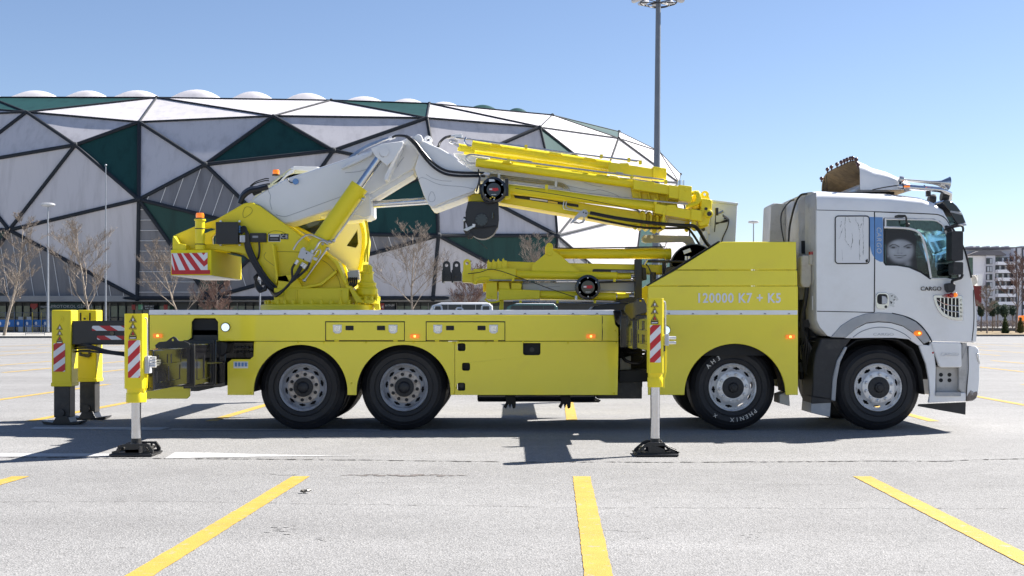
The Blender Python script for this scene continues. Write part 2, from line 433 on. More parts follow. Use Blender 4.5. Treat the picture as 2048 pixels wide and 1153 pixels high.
# white cross lines left of the truck
def hline(name, pts, m, z=0.004):
    """flat polygon on the ground given by photo pixels"""
    v = []
    for px, py in pts:
        Y = F * CAMZ / (py - HOR); v.append((X(px, Y), Y, z))
    b = MB(); b.add(v, [tuple(range(len(v)))])
    return tag(b.build(name, m, smooth=0), kind='structure')
hline('white_line', [(330, 918), (350, 905.5), (420, 906.5), (560, 910.5), (715, 912.5), (560, 914), (440, 915.5)], 'line_white')
hline('white_line', [(-60, 915), (-60, 907), (225, 908.5), (222, 913.5)], 'line_white')
hline('white_line', [(60, 858.5), (70, 855), (340, 855.5), (318, 861)], 'line_white')
hline('white_line', [(335, 860.5), (345, 858), (760, 860.2), (760, 862.2)], 'line_white')
hline('white_line', [(395, 839.2), (405, 838), (600, 838.8), (600, 840)], 'line_white')
def crack(name, pts, w, m='crack', z=0.0035, seed=1, amp=0.02, step=0.035):
    rnd = random.Random(seed); path = []
    g3 = []
    for px, py in pts:
        Y = F * CAMZ / (py - HOR); g3.append(Vector((X(px, Y), Y, z)))
    A = []; B = []
    j = 0.0
    for i in range(len(g3) - 1):
        n = max(2, int((g3[i + 1] - g3[i]).length / step))
        for q in range(n):
            p = g3[i].lerp(g3[i + 1], q / n)
            j = 0.8 * j + rnd.uniform(-amp, amp)
            ww = w * max(0.08, rnd.gauss(0.8, 0.55)) * (1 if rnd.random() > 0.06 else 0.1)
            A.append(p + Vector((0, j + ww / 2, 0))); B.append(p + Vector((0, j - ww / 2, 0)))
    b = MB(); b.sheet([A, B])
    return tag(b.build(name, m, smooth=0), kind='structure')
crack('pavement_crack', [(-80, 915), (250, 917), (480, 919), (700, 921), (1030, 925), (1350, 925.5), (1560, 924.5), (1760, 923), (1890, 923.5), (1960, 920.5), (2160, 917)], 0.036, amp=0.010)
crack('pavement_crack', [(540, 948), (560, 951), (600, 952)], 0.012, seed=4)
crack('pavement_crack', [(-40, 1005), (300, 1003), (720, 1010), (1160, 1016), (1700, 1017), (2100, 1019)], 0.006, seed=5, amp=0.012)
crack('pavement_crack', [(700, 966), (1100, 968), (1500, 970), (2100, 972)], 0.003, seed=15, amp=0.012)
crack('pavement_crack', [(1200, 1060), (1260, 1064), (1300, 1060)], 0.006, seed=8)
mat('oil_stain', (0.255, 0.25, 0.245), 0.75, var=0.25, vscale=14, bump=0.4, bscale=90)
def blotch(name, c, rx, ry, m, z, seed, n=40):
    rnd = random.Random(seed); px, py = c; Y = F * CAMZ / (py - HOR); cx = X(px, Y)
    v = []
    for i in range(n):
        a = 2 * math.pi * i / n; k = 1 + rnd.uniform(-0.22, 0.22)
        v.append((cx + rx * k * math.cos(a), Y + ry * k * math.sin(a), z))
    b = MB(); b.add([(cx, Y, z)] + v, [(0, i + 1, (i + 1) % n + 1) for i in range(n)])
    return tag(b.build(name, m, smooth=0), kind='structure')
rnd = random.Random(3)
for i in range(26):
    t = i / 25; px = 690 + 235 * t
    blotch('worn_patch', (px + rnd.uniform(-4, 4), 951.5 + rnd.uniform(-1.2, 1.2)), rnd.uniform(0.02, 0.06), rnd.uniform(0.015, 0.05) * (1 - 0.7 * abs(2 * t - 1)), 'tar_patch', 0.003 + 0.00004 * i, i, 9)

for (px, py, rx, ry) in ((560, 1062, .16, .1), (640, 1078, .09, .06), (1880, 1040, .12, .05), (1290, 1078, .06, .03), (980, 1010, .05, .02), (1500, 1075, .1, .05), (240, 1000, .07, .04), (1640, 1010, .05, .03)):
    b = random.Random(px)
    for k in range(14): blotch('oil_stain', (px + b.gauss(0, rx * 90), py + b.gauss(0, ry * 45)), rx * b.uniform(.04, .16), ry * b.uniform(.05, .2), 'oil_stain', .0031 + .00003 * k, px + k, 11)
# litter
b = MB()
c = P3(608, 987, F * CAMZ / (987 - HOR)); c.z = 0
b.ball(c + Vector((0, 0, .012)), .034, .022, .01, 10, 6); b.ball(c + Vector((.03, .01, .016)), .02, .014, .008, 8, 5)
wr = random.Random(12); b.v = [v + Vector((wr.uniform(-.012, .012), wr.uniform(-.012, .012), wr.uniform(0, .012))) for v in b.v]
mat('wrapper', (0.2, 0.18, 0.15), 0.4, var=0.9, vscale=60)
tag(b.build('food_wrapper', 'wrapper', smooth=20), 'small crumpled dark wrapper lying on the asphalt beside a yellow bay line', 'litter')

# kerb and raised plaza before the stadium (kerb runs slightly away to the right)
def kerb_y(x): return 106 + 0.14 * x
a, c2 = -120, 160
pl = MB(); pl.prism([(a, 0.14), (c2, 0.14), (c2, -0.2), (a, -0.2)], 0, 1)
pl = MB(); pl.add([(a, kerb_y(a) + .3, .14), (c2, kerb_y(c2) + .3, .14), (c2, 420, .14), (a, 420, .14)], [(0, 1, 2, 3)])
tag(pl.build('plaza_pavement', 'paving'), kind='structure')
kb = MB()
kb.add([(a, kerb_y(a), 0), (c2, kerb_y(c2), 0), (c2, kerb_y(c2), .16), (a, kerb_y(a), .16), (a, kerb_y(a) + .3, .16), (c2, kerb_y(c2) + .3, .16)], [(0, 1, 2, 3), (3, 2, 5, 4)])
tag(kb.build('kerb', 'kerb_stone'), kind='structure')
sl = MB(); x0, x1 = 36, 160
sl.add([(x0, kerb_y(x0) + .3, .16), (x1, kerb_y(x1) + .3, .16), (x1, kerb_y(x1) + 22, .3), (x0, kerb_y(x0) + 22, .3)], [(0, 1, 2, 3)])
tag(sl.build('verge', 'soil'), kind='structure')
# ------------------------------------------------------------------ stadium
def membrane(name, col, streak=0.14, rough=0.55, seam=0.06):
    m = bpy.data.materials.new(name); m.use_nodes = True
    n = m.node_tree.nodes; l = m.node_tree.links; b = n['Principled BSDF']
    b.inputs['Roughness'].default_value = rough; b.inputs['Specular IOR Level'].default_value = 0.3
    geo = n.new('ShaderNodeNewGeometry')
    mp = n.new('ShaderNodeMapping'); mp.inputs['Scale'].default_value = (0.9, 0.9, 0.045); l.new(geo.outputs['Position'], mp.inputs['Vector'])
    nz = n.new('ShaderNodeTexNoise'); nz.inputs['Scale'].default_value = 1.0; nz.inputs['Detail'].default_value = 7; nz.inputs['Roughness'].default_value = 0.62
    l.new(mp.outputs['Vector'], nz.inputs['Vector'])
    rp = n.new('ShaderNodeValToRGB'); e = rp.color_ramp.elements
    e[0].position = 0.33; e[0].color = (*[c * (1 - 2.4 * streak) for c in col], 1)
    e[1].position = 0.52; e[1].color = (*col, 1)
    l.new(nz.outputs['Fac'], rp.inputs['Fac'])
    mp2 = n.new('ShaderNodeMapping'); mp2.inputs['Scale'].default_value = (0.35, 0.1, 0.12); mp2.inputs['Rotation'].default_value = (0, 0.6, 0)
    l.new(geo.outputs['Position'], mp2.inputs['Vector'])
    wv = n.new('ShaderNodeTexWave'); wv.inputs['Scale'].default_value = 0.7; wv.wave_profile = 'SAW'; wv.inputs['Distortion'].default_value = 0.4
    l.new(mp2.outputs['Vector'], wv.inputs['Vector'])
    r2 = n.new('ShaderNodeValToRGB'); e = r2.color_ramp.elements
    e[0].position = 0.0; e[0].color = (1 - seam, 1 - seam, 1 - seam, 1); e[1].position = 0.06; e[1].color = (1, 1, 1, 1)
    l.new(wv.outputs['Fac'], r2.inputs['Fac'])
    mx = n.new('ShaderNodeMix'); mx.data_type = 'RGBA'; mx.blend_type = 'MULTIPLY'; mx.inputs['Factor'].default_value = 1
    l.new(rp.outputs['Color'], mx.inputs['A']); l.new(r2.outputs['Color'], mx.inputs['B'])
    l.new(mx.outputs['Result'], b.inputs['Base Color'])
    MATS[name] = m
membrane('membrane_white', (0.56, 0.54, 0.56), 0.065)
membrane('membrane_green', (0.012, 0.056, 0.05), 0.12, 0.5, 0.12)
membrane('membrane_mesh', (0.2, 0.2, 0.215), 0.1, 0.5, 0.05)
mat('frame_steel', (0.012, 0.017, 0.025), 0.75, var=0.1, vscale=2)
mat('facade_wall', (0.3, 0.29, 0.28), 0.7, var=0.1, vscale=0.6)
mat('facade_dark', (0.035, 0.04, 0.042), 0.35, var=0.3, vscale=0.4)
mat('green_glass', (0.05, 0.1, 0.075), 0.1, coat=0.4, var=0.4, vscale=0.6)
mat('sign_green', (0.012, 0.05, 0.045), 0.5)
mat('sign_dark', (0.03, 0.03, 0.035), 0.5)
mat('sign_red', (0.4, 0.04, 0.03), 0.5)
mat('sign_lightgreen', (0.12, 0.4, 0.2), 0.5)
mat('banner_blue', (0.015, 0.13, 0.4), 0.6, var=0.15, vscale=1)
mat('fence_steel', (0.1, 0.12, 0.16), 0.5, metal=0.3)
mat('post_yellow', (0.45, 0.36, 0.05), 0.5)

SET = {'R': 13.0, 'A': 4.5, 'B': 1.2, 'C': 0.0, 'D': 1.2}
def depth(px, row):
    t = max(0.0, (px - 930) / 430.0)
    return 140 + 58 * t ** 2.8 + max(0, (300 - px)) * 0.012 + SET[row] * (1 - 0.35 * min(1, t))
NODES = {
 'Rm': (-300, 197), 'R0': (-20, 195.5), 'R1': (314, 196), 'R2': (663, 201.5), 'R3': (859, 208), 'R4': (1105, 231), 'R5': (1238, 264), 'R6': (1318, 303), 'R7': (1361, 349),
 'Rn': (-640, 206), 'An': (-500, 244), 'Bn': (-340, 300), 'Cn': (-520, 450), 'Do': (-560, 598),
 'Am': (-200, 236), 'A0': (54, 225), 'A1': (279, 245), 'A2': (547, 233), 'A3': (854, 237), 'A4': (1080, 255), 'A5': (1237, 277),
 'Bm': (-85, 331), 'B0': (151, 291), 'B1': (411, 330), 'B2': (667, 302), 'B3': (872, 345), 'B4': (1107, 370), 'B5': (1209, 356), 'B6': (1358, 366),
 'Cm': (-230, 455), 'C0': (19, 461), 'C1': (278, 400), 'C2': (553, 467), 'C3': (877, 472), 'C4': (1115, 472), 'C5': (1284, 430), 'C6': (1378, 455),
 'Dm': (-70, 598), 'D1': (275, 597), 'D2': (418, 597), 'D3': (866, 597), 'D4': (1108, 597), 'D5': (1262, 597), 'D6': (1384, 597), 'Dn': (-260, 598)}
N3 = {k: P3(v[0], v[1], depth(v[0], k[0])) for k, v in NODES.items()}
TRI = [('Rn', 'Rm', 'Am', 'w'), ('Rn', 'Am', 'An', 'w'), ('An', 'Am', 'Bn', 'g'), ('Am', 'Bm', 'Bn', 'w'), ('Bn', 'Bm', 'Cm', 'w'), ('An', 'Bn', 'Cn', 'w'), ('Bn', 'Cm', 'Cn', 'g'), ('Cn', 'Cm', 'Dn', 'w'), ('Cn', 'Dn', 'Do', 'w'),
 ('Rm', 'R0', 'A0', 'g'), ('Rm', 'Am', 'A0', 'w'), ('R0', 'A0', 'R1', 'g'), ('A0', 'A1', 'R1', 'w'), ('R1', 'A1', 'A2', 'w'), ('R1', 'A2', 'R2', 'w'), ('R2', 'A2', 'A3', 'w'),
 ('R2', 'A3', 'R3', 'g'), ('R3', 'A3', 'A4', 'w'), ('R3', 'A4', 'R4', 'w'), ('R4', 'A4', 'A5', 'w'), ('R4', 'A5', 'R5', 'g'), ('R5', 'A5', 'R6', 'w'), ('A5', 'B6', 'R6', 'w'),
 ('R6', 'B6', 'R7', 'w'), ('Am', 'Bm', 'A0', 'w'), ('A0', 'Bm', 'B0', 'w'), ('A0', 'B0', 'A1', 'w'), ('A1', 'B0', 'C1', 'g'), ('A1', 'C1', 'B1', 'w'), ('A1', 'B1', 'A2', 'w'),
 ('A2', 'B1', 'B2', 'g'), ('A2', 'B2', 'A3', 'w'), ('A3', 'B2', 'B3', 'w'), ('A3', 'B3', 'A4', 'w'), ('A4', 'B3', 'B4', 'w'), ('A4', 'B4', 'B5', 'g'), ('A4', 'B5', 'A5', 'w'),
 ('A5', 'B5', 'B6', 'w'), ('Bm', 'Cm', 'C0', 'w'), ('Bm', 'C0', 'B0', 'w'), ('B0', 'C0', 'C1', 'w'), ('B1', 'C1', 'C2', 'm'), ('B1', 'C2', 'B2', 'w'), ('B2', 'C2', 'B3', 'w'),
 ('B3', 'C2', 'C3', 'g'), ('B3', 'C3', 'C4', 'w'), ('B3', 'C4', 'B4', 'w'), ('B4', 'C4', 'B5', 'w'), ('B5', 'C4', 'C5', 'w'), ('B5', 'C5', 'B6', 'w'), ('B6', 'C5', 'C6', 'w'),
 ('Cm', 'Dn', 'Dm', 'm'), ('Cm', 'Dm', 'C0', 'g'), ('C0', 'Dm', 'D1', 'm'), ('C0', 'D1', 'C1', 'w'), ('C1', 'D1', 'D2', 'm'), ('C1', 'D2', 'C2', 'g'), ('C2', 'D2', 'C3', 'm'), ('C3', 'D2', 'D3', 'w'),
 ('C3', 'D3', 'D4', 'w'), ('C3', 'D4', 'C4', 'g'), ('C4', 'D4', 'D5', 'm'), ('C4', 'D5', 'C5', 'w'), ('C5', 'D5', 'D6', 'g'), ('C5', 'D6', 'C6', 'w')]
stad = empty('stadium', (-20, 150, 0), 'large stadium with a faceted shell of white and dark green triangular panels', 'stadium')
edges = set()
for a_, b_, c_, k in TRI:
    q = MB(); A, B_, Cc = N3[a_], N3[b_], N3[c_]
    cen = (A + B_ + Cc) / 3
    nrm = (B_ - A).cross(Cc - A).normalized()
    if nrm.y > 0: nrm = -nrm
    # membrane: subdivided triangle, tensioned slightly inwards at its middle
    n = 6; pts = {}; vv = []
    for i in range(n + 1):
        for j in range(n + 1 - i):
            u, v = i / n, j / n; w = 1 - u - v
            p = A * w + B_ * u + Cc * v - nrm * (27 * u * v * w * 0.05)
            pts[(i, j)] = len(vv); vv.append(p)
    ff = []
    for i in range(n):
        for j in range(n - i):
            ff.append((pts[i, j], pts[i + 1, j], pts[i, j + 1]))
            if i + j < n - 1: ff.append((pts[i + 1, j], pts[i + 1, j + 1], pts[i, j + 1]))
    q.add(vv, ff)
    o = q.build('shell_panel', {'w': 'membrane_white', 'g': 'membrane_green', 'm': 'membrane_mesh'}[k], stad, smooth=60)
    if k == 'm' and NODES[a_][0] > -200:
        # slats carrying the mesh panels: parallel rails cut to the triangle
        dirx, dirz, gap = {'C1': (1, 0, 1.15), 'C0': (.12, -1, 1.55), 'B1': (-.3, -1, 1.5), 'C2': (.3, -1, 1.7), 'C4': (.3, -1, 1.5)}.get(a_, (.1, -1, 2))
        nx_, nz_ = -dirz, dirx; ln = math.hypot(nx_, nz_); T3 = [A, B_, Cc]
        hs = [(p.x * nx_ + p.z * nz_) / ln for p in T3]; h = min(hs) + gap * .6
        while h < max(hs) - .2:
            ends = []
            for i in range(3):
                f0, f1 = hs[i] - h, hs[(i + 1) % 3] - h
                if f0 * f1 < 0: ends.append(T3[i].lerp(T3[(i + 1) % 3], f0 / (f0 - f1)))
            if len(ends) == 2:
                z = MB(); z.cyl(ends[0] + nrm * 0.08, ends[1] + nrm * 0.08, 0.038, n=4); z.build('slat', 'strip_white', stad)
            h += gap
    for e in ((a_, b_), (b_, c_), (a_, c_)): edges.add(tuple(sorted(e)))
for e in sorted(edges):
    A, B_ = N3[e[0]], N3[e[1]]
    top = e[0][0] == 'R' and e[1][0] == 'R'
    hi = 'R' in (e[0][0], e[1][0]) or (e[0][0] == 'A' and e[1][0] == 'A')
    right = min(NODES[e[0]][0], NODES[e[1]][0]) > 1000
    r = 0.09 if top else (0.12 if hi else 0.215)
    if right: r *= 0.65
    mid = (A + B_) / 2
    q = MB(); off = Vector((0, -0.12, 0.02)); q.cyl(A + off, B_ + off, r, n=8); q.build('frame_beam', 'frame_steel', stad)
for k, p in N3.items():
    q = MB(); q.ball(p + Vector((0, -0.2, 0)), 0.36 if k[0] in 'BCD' else 0.22, n=8, m=6); q.build('frame_node', 'frame_steel', stad)
# shell round the far right end and over the roof
ridge = [N3[k] for k in ('Rn', 'Rm', 'R0', 'R1', 'R2', 'R3', 'R4', 'R5', 'R6', 'R7')]
back = [Vector((p.x * 1.02, p.y + 45, p.z + 2.0 if p.z > 25 else p.z - 1.5)) for p in ridge]
far = [Vector((p.x, p.y + 60, 20)) for p in back]
q = MB(); q.sheet([ridge, back, far]); q.build('roof', 'membrane_white', stad, smooth=60)
side = [N3[k] for k in ('R7', 'B6', 'C6', 'D6')]
q = MB(); q.sheet([side, [p + Vector((2.0, 30, 0)) for p in side], [p + Vector((-4, 70, 0)) for p in side]]); q.build('rear_shell', 'membrane_white', stad, smooth=60)
for px, top, w in ((-38, 184, 98), (72, 181.5, 98), (176, 181.5, 88), (276, 181, 96), (393, 179.5, 104), (506, 183.5, 86), (614, 186.5, 88), (728, 193.5, 84), (815, 198, 70), (888, 204.5, 62), (965, 210.5, 60), (1034, 217, 46)):
    Y = depth(px, 'R') + 9; zt = Z(top, Y); rk = [NODES[k] for k in ('Rm', 'R0', 'R1', 'R2', 'R3', 'R4', 'R5')]; yr = next(p[1] + (n_[1] - p[1]) * (px - p[0]) / (n_[0] - p[0]) for p, n_ in zip(rk, rk[1:]) if p[0] <= px <= n_[0]); rx = w / 2 * Y / F * 1.16
    q = MB(); n = 12; rows_ = []
    for i in range(9):
        v = -1 + 2 * i / 8
        rows_.append([Vector((X(px, Y) + rx * (-1 + 2 * j / n), Y + 2.2 * v, zt - (zt - Z(yr + 2, Y - 2.2)) * (1 - (1 - (-1 + 2 * j / n) ** 2) * (1 - v * v)))) for j in range(n + 1)])
    q.sheet(rows_); q.build('roof_cushion', 'membrane_green' if px in (965, 1034) else 'membrane_white', stad, smooth=70)
# ground floor under the shell
YF = 143.5
q = MB(); q.box(X(-560, YF), X(1384, YF), YF + 1.0, YF + 6, 0.14, 4.6); q.build('ground_floor_wall', 'facade_dark', stad)
q = MB(); q.box(X(-560, YF), X(1384, YF), YF - 2.0, YF + 7, 3.55, 4.2); q.build('canopy', 'facade_wall', stad, bevel=0.03)
def fbox(name, x0, x1, y0, y1, m, dy=0.0, th=0.15):
    q = MB(); q.box(X(x0, YF), X(x1, YF), YF + dy, YF + dy + th, Z(y1, YF), Z(y0, YF)); return q.build(name, m, stad)
for i, px in enumerate(range(-40, 1380, 16)):
    if px < 340 or 380 < px < 560 or 730 < px < 1000:
        fbox('window_pane', px + 1, px + 15, 612, 634, 'green_glass' if (i * 7) % 3 else 'window_dark', 0.8)
        fbox('window_pane', px + 1, px + 15, 636, 662, 'window_dark', 0.8)
        fbox('mullion', px - 0.7, px + 0.7, 606, 664, 'facade_wall' if i % 4 == 0 else 'frame_steel', 0.6)
for px in (33, 50, 242, 254, 268): fbox('door', px, px + 9, 634, 664, 'pale_grey_paint' if px in (33, 50, 268) else 'facade_dark', 0.5)
fbox('sign_band', 100, 168, 606, 622, 'sign_green', -0.4)
text('PROTOKOL GİRİŞİ', 'sign_lettering', 102, 616, 5.6, YF - 0.42, 'pale_grey_paint', stad, 'LEFT', wide=1.15)
fbox('sign_board', 64, 82, 601, 607, 'sign_dark', -0.4); fbox('sign_board', 80, 99, 611, 617, 'sign_dark', -0.4)
text('PROTOKOL', 'sign_lettering', 81, 616, 3.2, YF - 0.42, 'pale_grey_paint', stad, 'LEFT', wide=1.0)
q = MB(); q.prism(PP([(64, 608), (78, 608), (78, 614), (71, 620), (64, 614)], YF), YF - 0.5, YF - 0.3); q.build('shield_sign', 'sign_red', stad)
fbox('gate_sign', 279, 288, 610, 620, 'sign_lightgreen', -0.5); fbox('gate_sign', 288.5, 309, 610, 620, 'sign_dark', -0.5)
text('3', 'sign_lettering', 283.5, 618, 6, YF - 0.52, 'white_print', stad)
text('BATI ALT', 'sign_lettering', 298.8, 614.6, 3.2, YF - 0.52, 'white_print', stad); text('3-4-1 Blok', 'sign_lettering', 298.8, 619, 2.8, YF - 0.52, 'white_print', stad)
fbox('gate_sign', 266, 273, 610, 620, 'sign_red', -0.5); fbox('gate_sign', 330, 337, 610, 620, 'sign_red', -0.5)
fbox('gate_sign', 761, 769, 607, 621, 'sign_red', -0.5); fbox('gate_sign', 769.5, 790, 607, 621, 'sign_dark', -0.5)
text('4', 'sign_lettering', 765, 618, 7, YF - 0.52, 'white_print', stad); text('BATI ÜST', 'sign_lettering', 779.8, 613, 3.2, YF - 0.52, 'white_print', stad)

# ------------------------------------------------------------------ street furniture before the stadium
def lamp_post(px, ytop, Y, label, name='street_lamp', rpx=3.2):
    z1 = Z(ytop, Y); x = X(px, Y)
    o = empty(name, (x, Y, 0.14), label, 'street lamp', 'lamps before the stadium')
    q = MB(); q.tube([(x, Y, .14), (x, Y, .6), (x, Y, z1)], [0.16, 0.13, 0.07], 10); q.build('pole', 'galvanised', o)
    q = MB(); q.box(x - .25, x + .25, Y - .25, Y + .25, .14, .22); q.build('base_plate', 'dark_steel', o)
    q = MB(); q.lathe([(0.05, -.02), (0.62, 0.05), (0.72, 0.16), (0.72, 0.3), (0.6, 0.36), (0.1, 0.4)], (x, Y, z1 - .1), (0, 0, 1), 20); q.build('lamp_head', 'pale_grey_paint', o)
    return o
lamp_post(96, 412, 131, 'grey street lamp with round flat head left of the flagpole before the stadium')
lamp_post(922, 423, 150, 'grey street lamp with round flat head behind the black winch under the boom')
lamp_post(1507, 446, 170, 'distant grey street lamp with round flat head seen just behind the white cab')
Yp = 125; xp = X(211.5, Yp)
o = empty('flagpole', (xp, Yp, 0.14), 'tall thin bare metal flagpole standing before the stadium facade', 'flagpole')
q = MB(); q.tube([(xp, Yp, .14), (xp, Yp, Z(334, Yp))], [0.1, 0.05], 8); q.build('pole', 'galvanised', o)
q = MB(); q.ball((xp, Yp, Z(331, Yp)), 0.12, n=8, m=6); q.build('finial', 'galvanised', o)
q = MB(); q.box(xp - .2, xp + .2, Yp - .2, Yp + .2, .14, .2); q.build('base_plate', 'dark_steel', o)
Yp = 120; xp = X(520, Yp)
o = empty('thin_post', (xp, Yp, 0.14), 'thin pale metal post below the crane counterweight before the facade', 'post')
q = MB(); q.cyl((xp, Yp, .14), (xp, Yp, Z(560, Yp)), .08, n=8); q.build('pole', 'galvanised', o)
q = MB(); q.lathe([(0.05, 0), (0.3, 0.05), (0.3, 0.2), (0.05, 0.25)], (xp, Yp, Z(560, Yp)), (0, 0, 1), 12); q.build('cap', 'pale_grey_paint', o)
# big floodlight mast
Ym = 75; xm = X(1313, Ym); zt = Z(6, Ym)
o = empty('floodlight_mast', (xm, Ym, 0), 'tall dark grey floodlight mast rising behind the boom end', 'light mast')
q = MB(); q.tube([(xm - .12, Ym, 0), (xm, Ym, 8), (xm + .12, Ym, zt + 1.2)], [0.25, 0.205, 0.145], 16); q.build('mast', 'mast_grey', o)
q = MB(); q.lathe([(0.36, 0), (0.36, 0.04), (0.3, 0.04), (0.3, 0)], (xm - .12, Ym, 0.0), (0, 0, 1), 16, close=True); q.build('base_flange', 'mast_grey', o)
q = MB(); R = 1.15
q.tube([(xm + .12 + R * .95 * math.cos(a * math.pi / 12), Ym + R * .95 * math.sin(a * math.pi / 12), zt + .02) for a in range(25)], .035, 6)
q.tube([(xm + .12 + .62 * math.cos(a * math.pi / 12), Ym + .62 * math.sin(a * math.pi / 12), zt - .16) for a in range(25)], .03, 6)
for a in range(8): q.cyl((xm + .12, Ym, zt), (xm + .12 + R * .95 * math.cos(a * math.pi / 4), Ym + R * .95 * math.sin(a * math.pi / 4), zt + .02), .03, n=5)
q.build('head_ring', 'dark_steel', o)
for a in range(10):
    an = a * math.pi / 5 + .3; dx, dy = math.cos(an), math.sin(an)
    c = Vector((xm + .12 + 1.25 * dx, Ym + 1.25 * dy, zt + .22))
    q = MB(); Mx = Matrix.Translation(c) @ Matrix.Rotation(an, 4, 'Z') @ Matrix.Rotation(math.radians(12), 4, 'Y')
    q.prism_axis([(-.2, -.2), (.34, -.26), (.4, 0), (.34, .26), (-.2, .2)], Mx, .14); q.build('floodlight', 'pale_grey_paint', o, bevel=.02)
# blue banner fence panels
for i, px in enumerate((2, 20, 38, 56, 74, 92)):
    Y = 133 + 0.4 * i
    x = X(px, Y); w = 0.98
    lab = ['blue banner on a barrier at the far left of the plaza', 'second blue barrier banner from the left before the stadium', 'third blue barrier banner from the left before the stadium', 'fourth blue barrier banner from the left, beside the yellow posts', 'fifth blue barrier banner from the left, before the street lamp', 'blue barrier banner right behind the street lamp base'][i]
    o = empty('banner_barrier', (x, Y, .14), lab, 'barrier', 'blue banner barriers')
    q = MB(); q.box(x - w * .49, x + w * .49, Y - .02, Y + .02, .75, 1.5); q.build('banner', 'banner_blue', o)
    q = MB(); q.ball((x - .1, Y - .03, 1.1), .13, .02, .2, 8, 6); q.build('emblem', 'strip_white', o)
    for s in (-1, 1):
        q = MB(); q.cyl((x + s * w * .47, Y, .14), (x + s * w * .47, Y, 2.3), .03, n=6); q.build('post', 'post_yellow' if i in (3, 4) else 'fence_steel', o)
    q = MB(); q.cyl((x - w * .47, Y, 2.25), (x + w * .47, Y, 2.25), .025, n=5); q.cyl((x - w * .47, Y, 1.6), (x + w * .47, Y, 2.25), .012, n=4); q.build('rail', 'fence_steel', o)
Y = 108; o = empty('crowd_barrier', (X(70, Y), Y, .14), 'low dark steel crowd barrier standing by the kerb at left', 'barrier')
q = MB()
for s in (51, 89): q.cyl((X(s, Y), Y, .14), (X(s, Y), Y, 1.0), .025, n=6)
q.cyl((X(51, Y), Y, 1.0), (X(89, Y), Y, 1.0), .025, n=6); q.cyl((X(51, Y), Y, .3), (X(89, Y), Y, .3), .02, n=6); q.build('frame', 'fence_steel', o)
for i in range(1, 9):
    q = MB(); xx = X(51 + 38 * i / 9, Y); q.cyl((xx, Y, .3), (xx, Y, 1.0), .012, n=4); q.build('bar', 'fence_steel', o)

# ------------------------------------------------------------------ bare trees
mat('bark_pale', (0.3, 0.25, 0.2), 0.9, var=0.35, vscale=6)
mat('bark_grey', (0.2, 0.16, 0.135), 0.9, var=0.3, vscale=6)
mat('twig_tan', (0.25, 0.21, 0.175), 0.9, var=0.2, vscale=3)
mat('twig_red', (0.17, 0.105, 0.085), 0.9, var=0.25, vscale=3)
mat('dry_leaf', (0.24, 0.17, 0.12), 0.9, var=0.3, vscale=3)
def bare_tree(name, px, Y, ytop, spread, label, trunk='bark_pale', twig='twig_tan', seed=1, low=0.18, lv=4, nb=11, leaves=110, ybase=0.14, grp='bare trees before the stadium'):
    rnd = random.Random(seed); x = X(px, Y); H = Z(ytop, Y) - ybase
    o = empty(name, (x, Y, ybase), label, 'tree', grp)
    T = MB(); W = MB(); Lf = MB(); tips = []
    def limb(p, d, L, r, level):
        segs = 5 if level < 2 else 3
        path = [p]; rad = [r]; dd = d.copy()
        for i in range(segs):
            dd = (dd + Vector((rnd.gauss(0, .1), rnd.gauss(0, .1), rnd.gauss(0.05 if level else .0, .07)))).normalized()
            path.append(path[-1] + dd * (L / segs)); rad.append(max(0.006, r * (1 - (i + 1) / segs * (0.75 if level else .85))))
        (T if level < 2 else W).tube(path, rad, 6 if level == 0 else (4 if level == 1 else 3))
        if level >= lv - 1: tips.extend(path[1:])
        if level >= lv: return
        n = nb if level == 0 else (9 if level == 1 else 6)
        for i in range(n):
            t = (low + (1 - low) * (i + rnd.random()) / n) if level == 0 else rnd.uniform(.2, 1)
            k = min(segs - 1, int(t * segs)); q_ = path[k].lerp(path[k + 1], t * segs - k)
            base_d = (path[k + 1] - path[k]).normalized()
            a = rnd.random() * 6.283 if level else i * 2.4 + rnd.random()
            side_ = Vector((math.cos(a), math.sin(a), rnd.uniform(.1, .5)))
            ang = rnd.uniform(.75, 1.1) if level == 0 else rnd.uniform(.45, .9)
            nd = (base_d * math.cos(ang) + side_.normalized() * math.sin(ang)).normalized()
            ll = (spread * (1.0 - 0.6 * t) * (.75 + 1.2 * t * (1 - t)) * rnd.uniform(.8, 1.15)) if level == 0 else L * rnd.uniform(.3, .58)
            limb(q_, nd, ll, max(.012, rad[k] * rnd.uniform(.4, .6)), level + 1)
    limb(Vector((x, Y, ybase - .05)), Vector((0, 0, 1)), H, max(.08, H * .0145), 0)
    for p in rnd.sample(tips, min(leaves, len(tips))):
        s = rnd.uniform(.04, .09); a = rnd.random() * 6.28; u = Vector((math.cos(a), math.sin(a), rnd.uniform(-.6, .6))) * s; v = Vector((rnd.uniform(-1, 1), rnd.uniform(-1, 1), -1)).normalized() * s
        Lf.add([p, p + u, p + u + v, p + v], [(0, 1, 2, 3)])
    T.build('trunk', trunk, o, smooth=60); W.build('crown', twig, o, smooth=0)
    if Lf.v: Lf.build('dry_leaves', 'dry_leaf', o, smooth=0)
    return o
bare_tree('bare_tree', 8, 107, 448, 3.6, 'bare plane tree at the left edge of the photo beside the kerb', seed=2, nb=13)
bare_tree('bare_tree', 182, 118, 462, 4.6, 'bare spreading plane tree left of the flagpole base', seed=11, low=.2, nb=13)
bare_tree('bare_tree', 365, 120, 500, 4.4, 'bare pale-barked tree partly hidden below the counterweight', seed=5, low=.2)
bare_tree('leafless_shrub', 435, 118, 545, 2.8, 'reddish brown leafless tree right under the counterweight', 'bark_grey', 'twig_red', seed=6, low=.06, nb=18, leaves=500)
bare_tree('bare_tree', 826, 125, 468, 4.9, 'bare tree between the crane column and the stowed jib', seed=7, low=.2, nb=13)
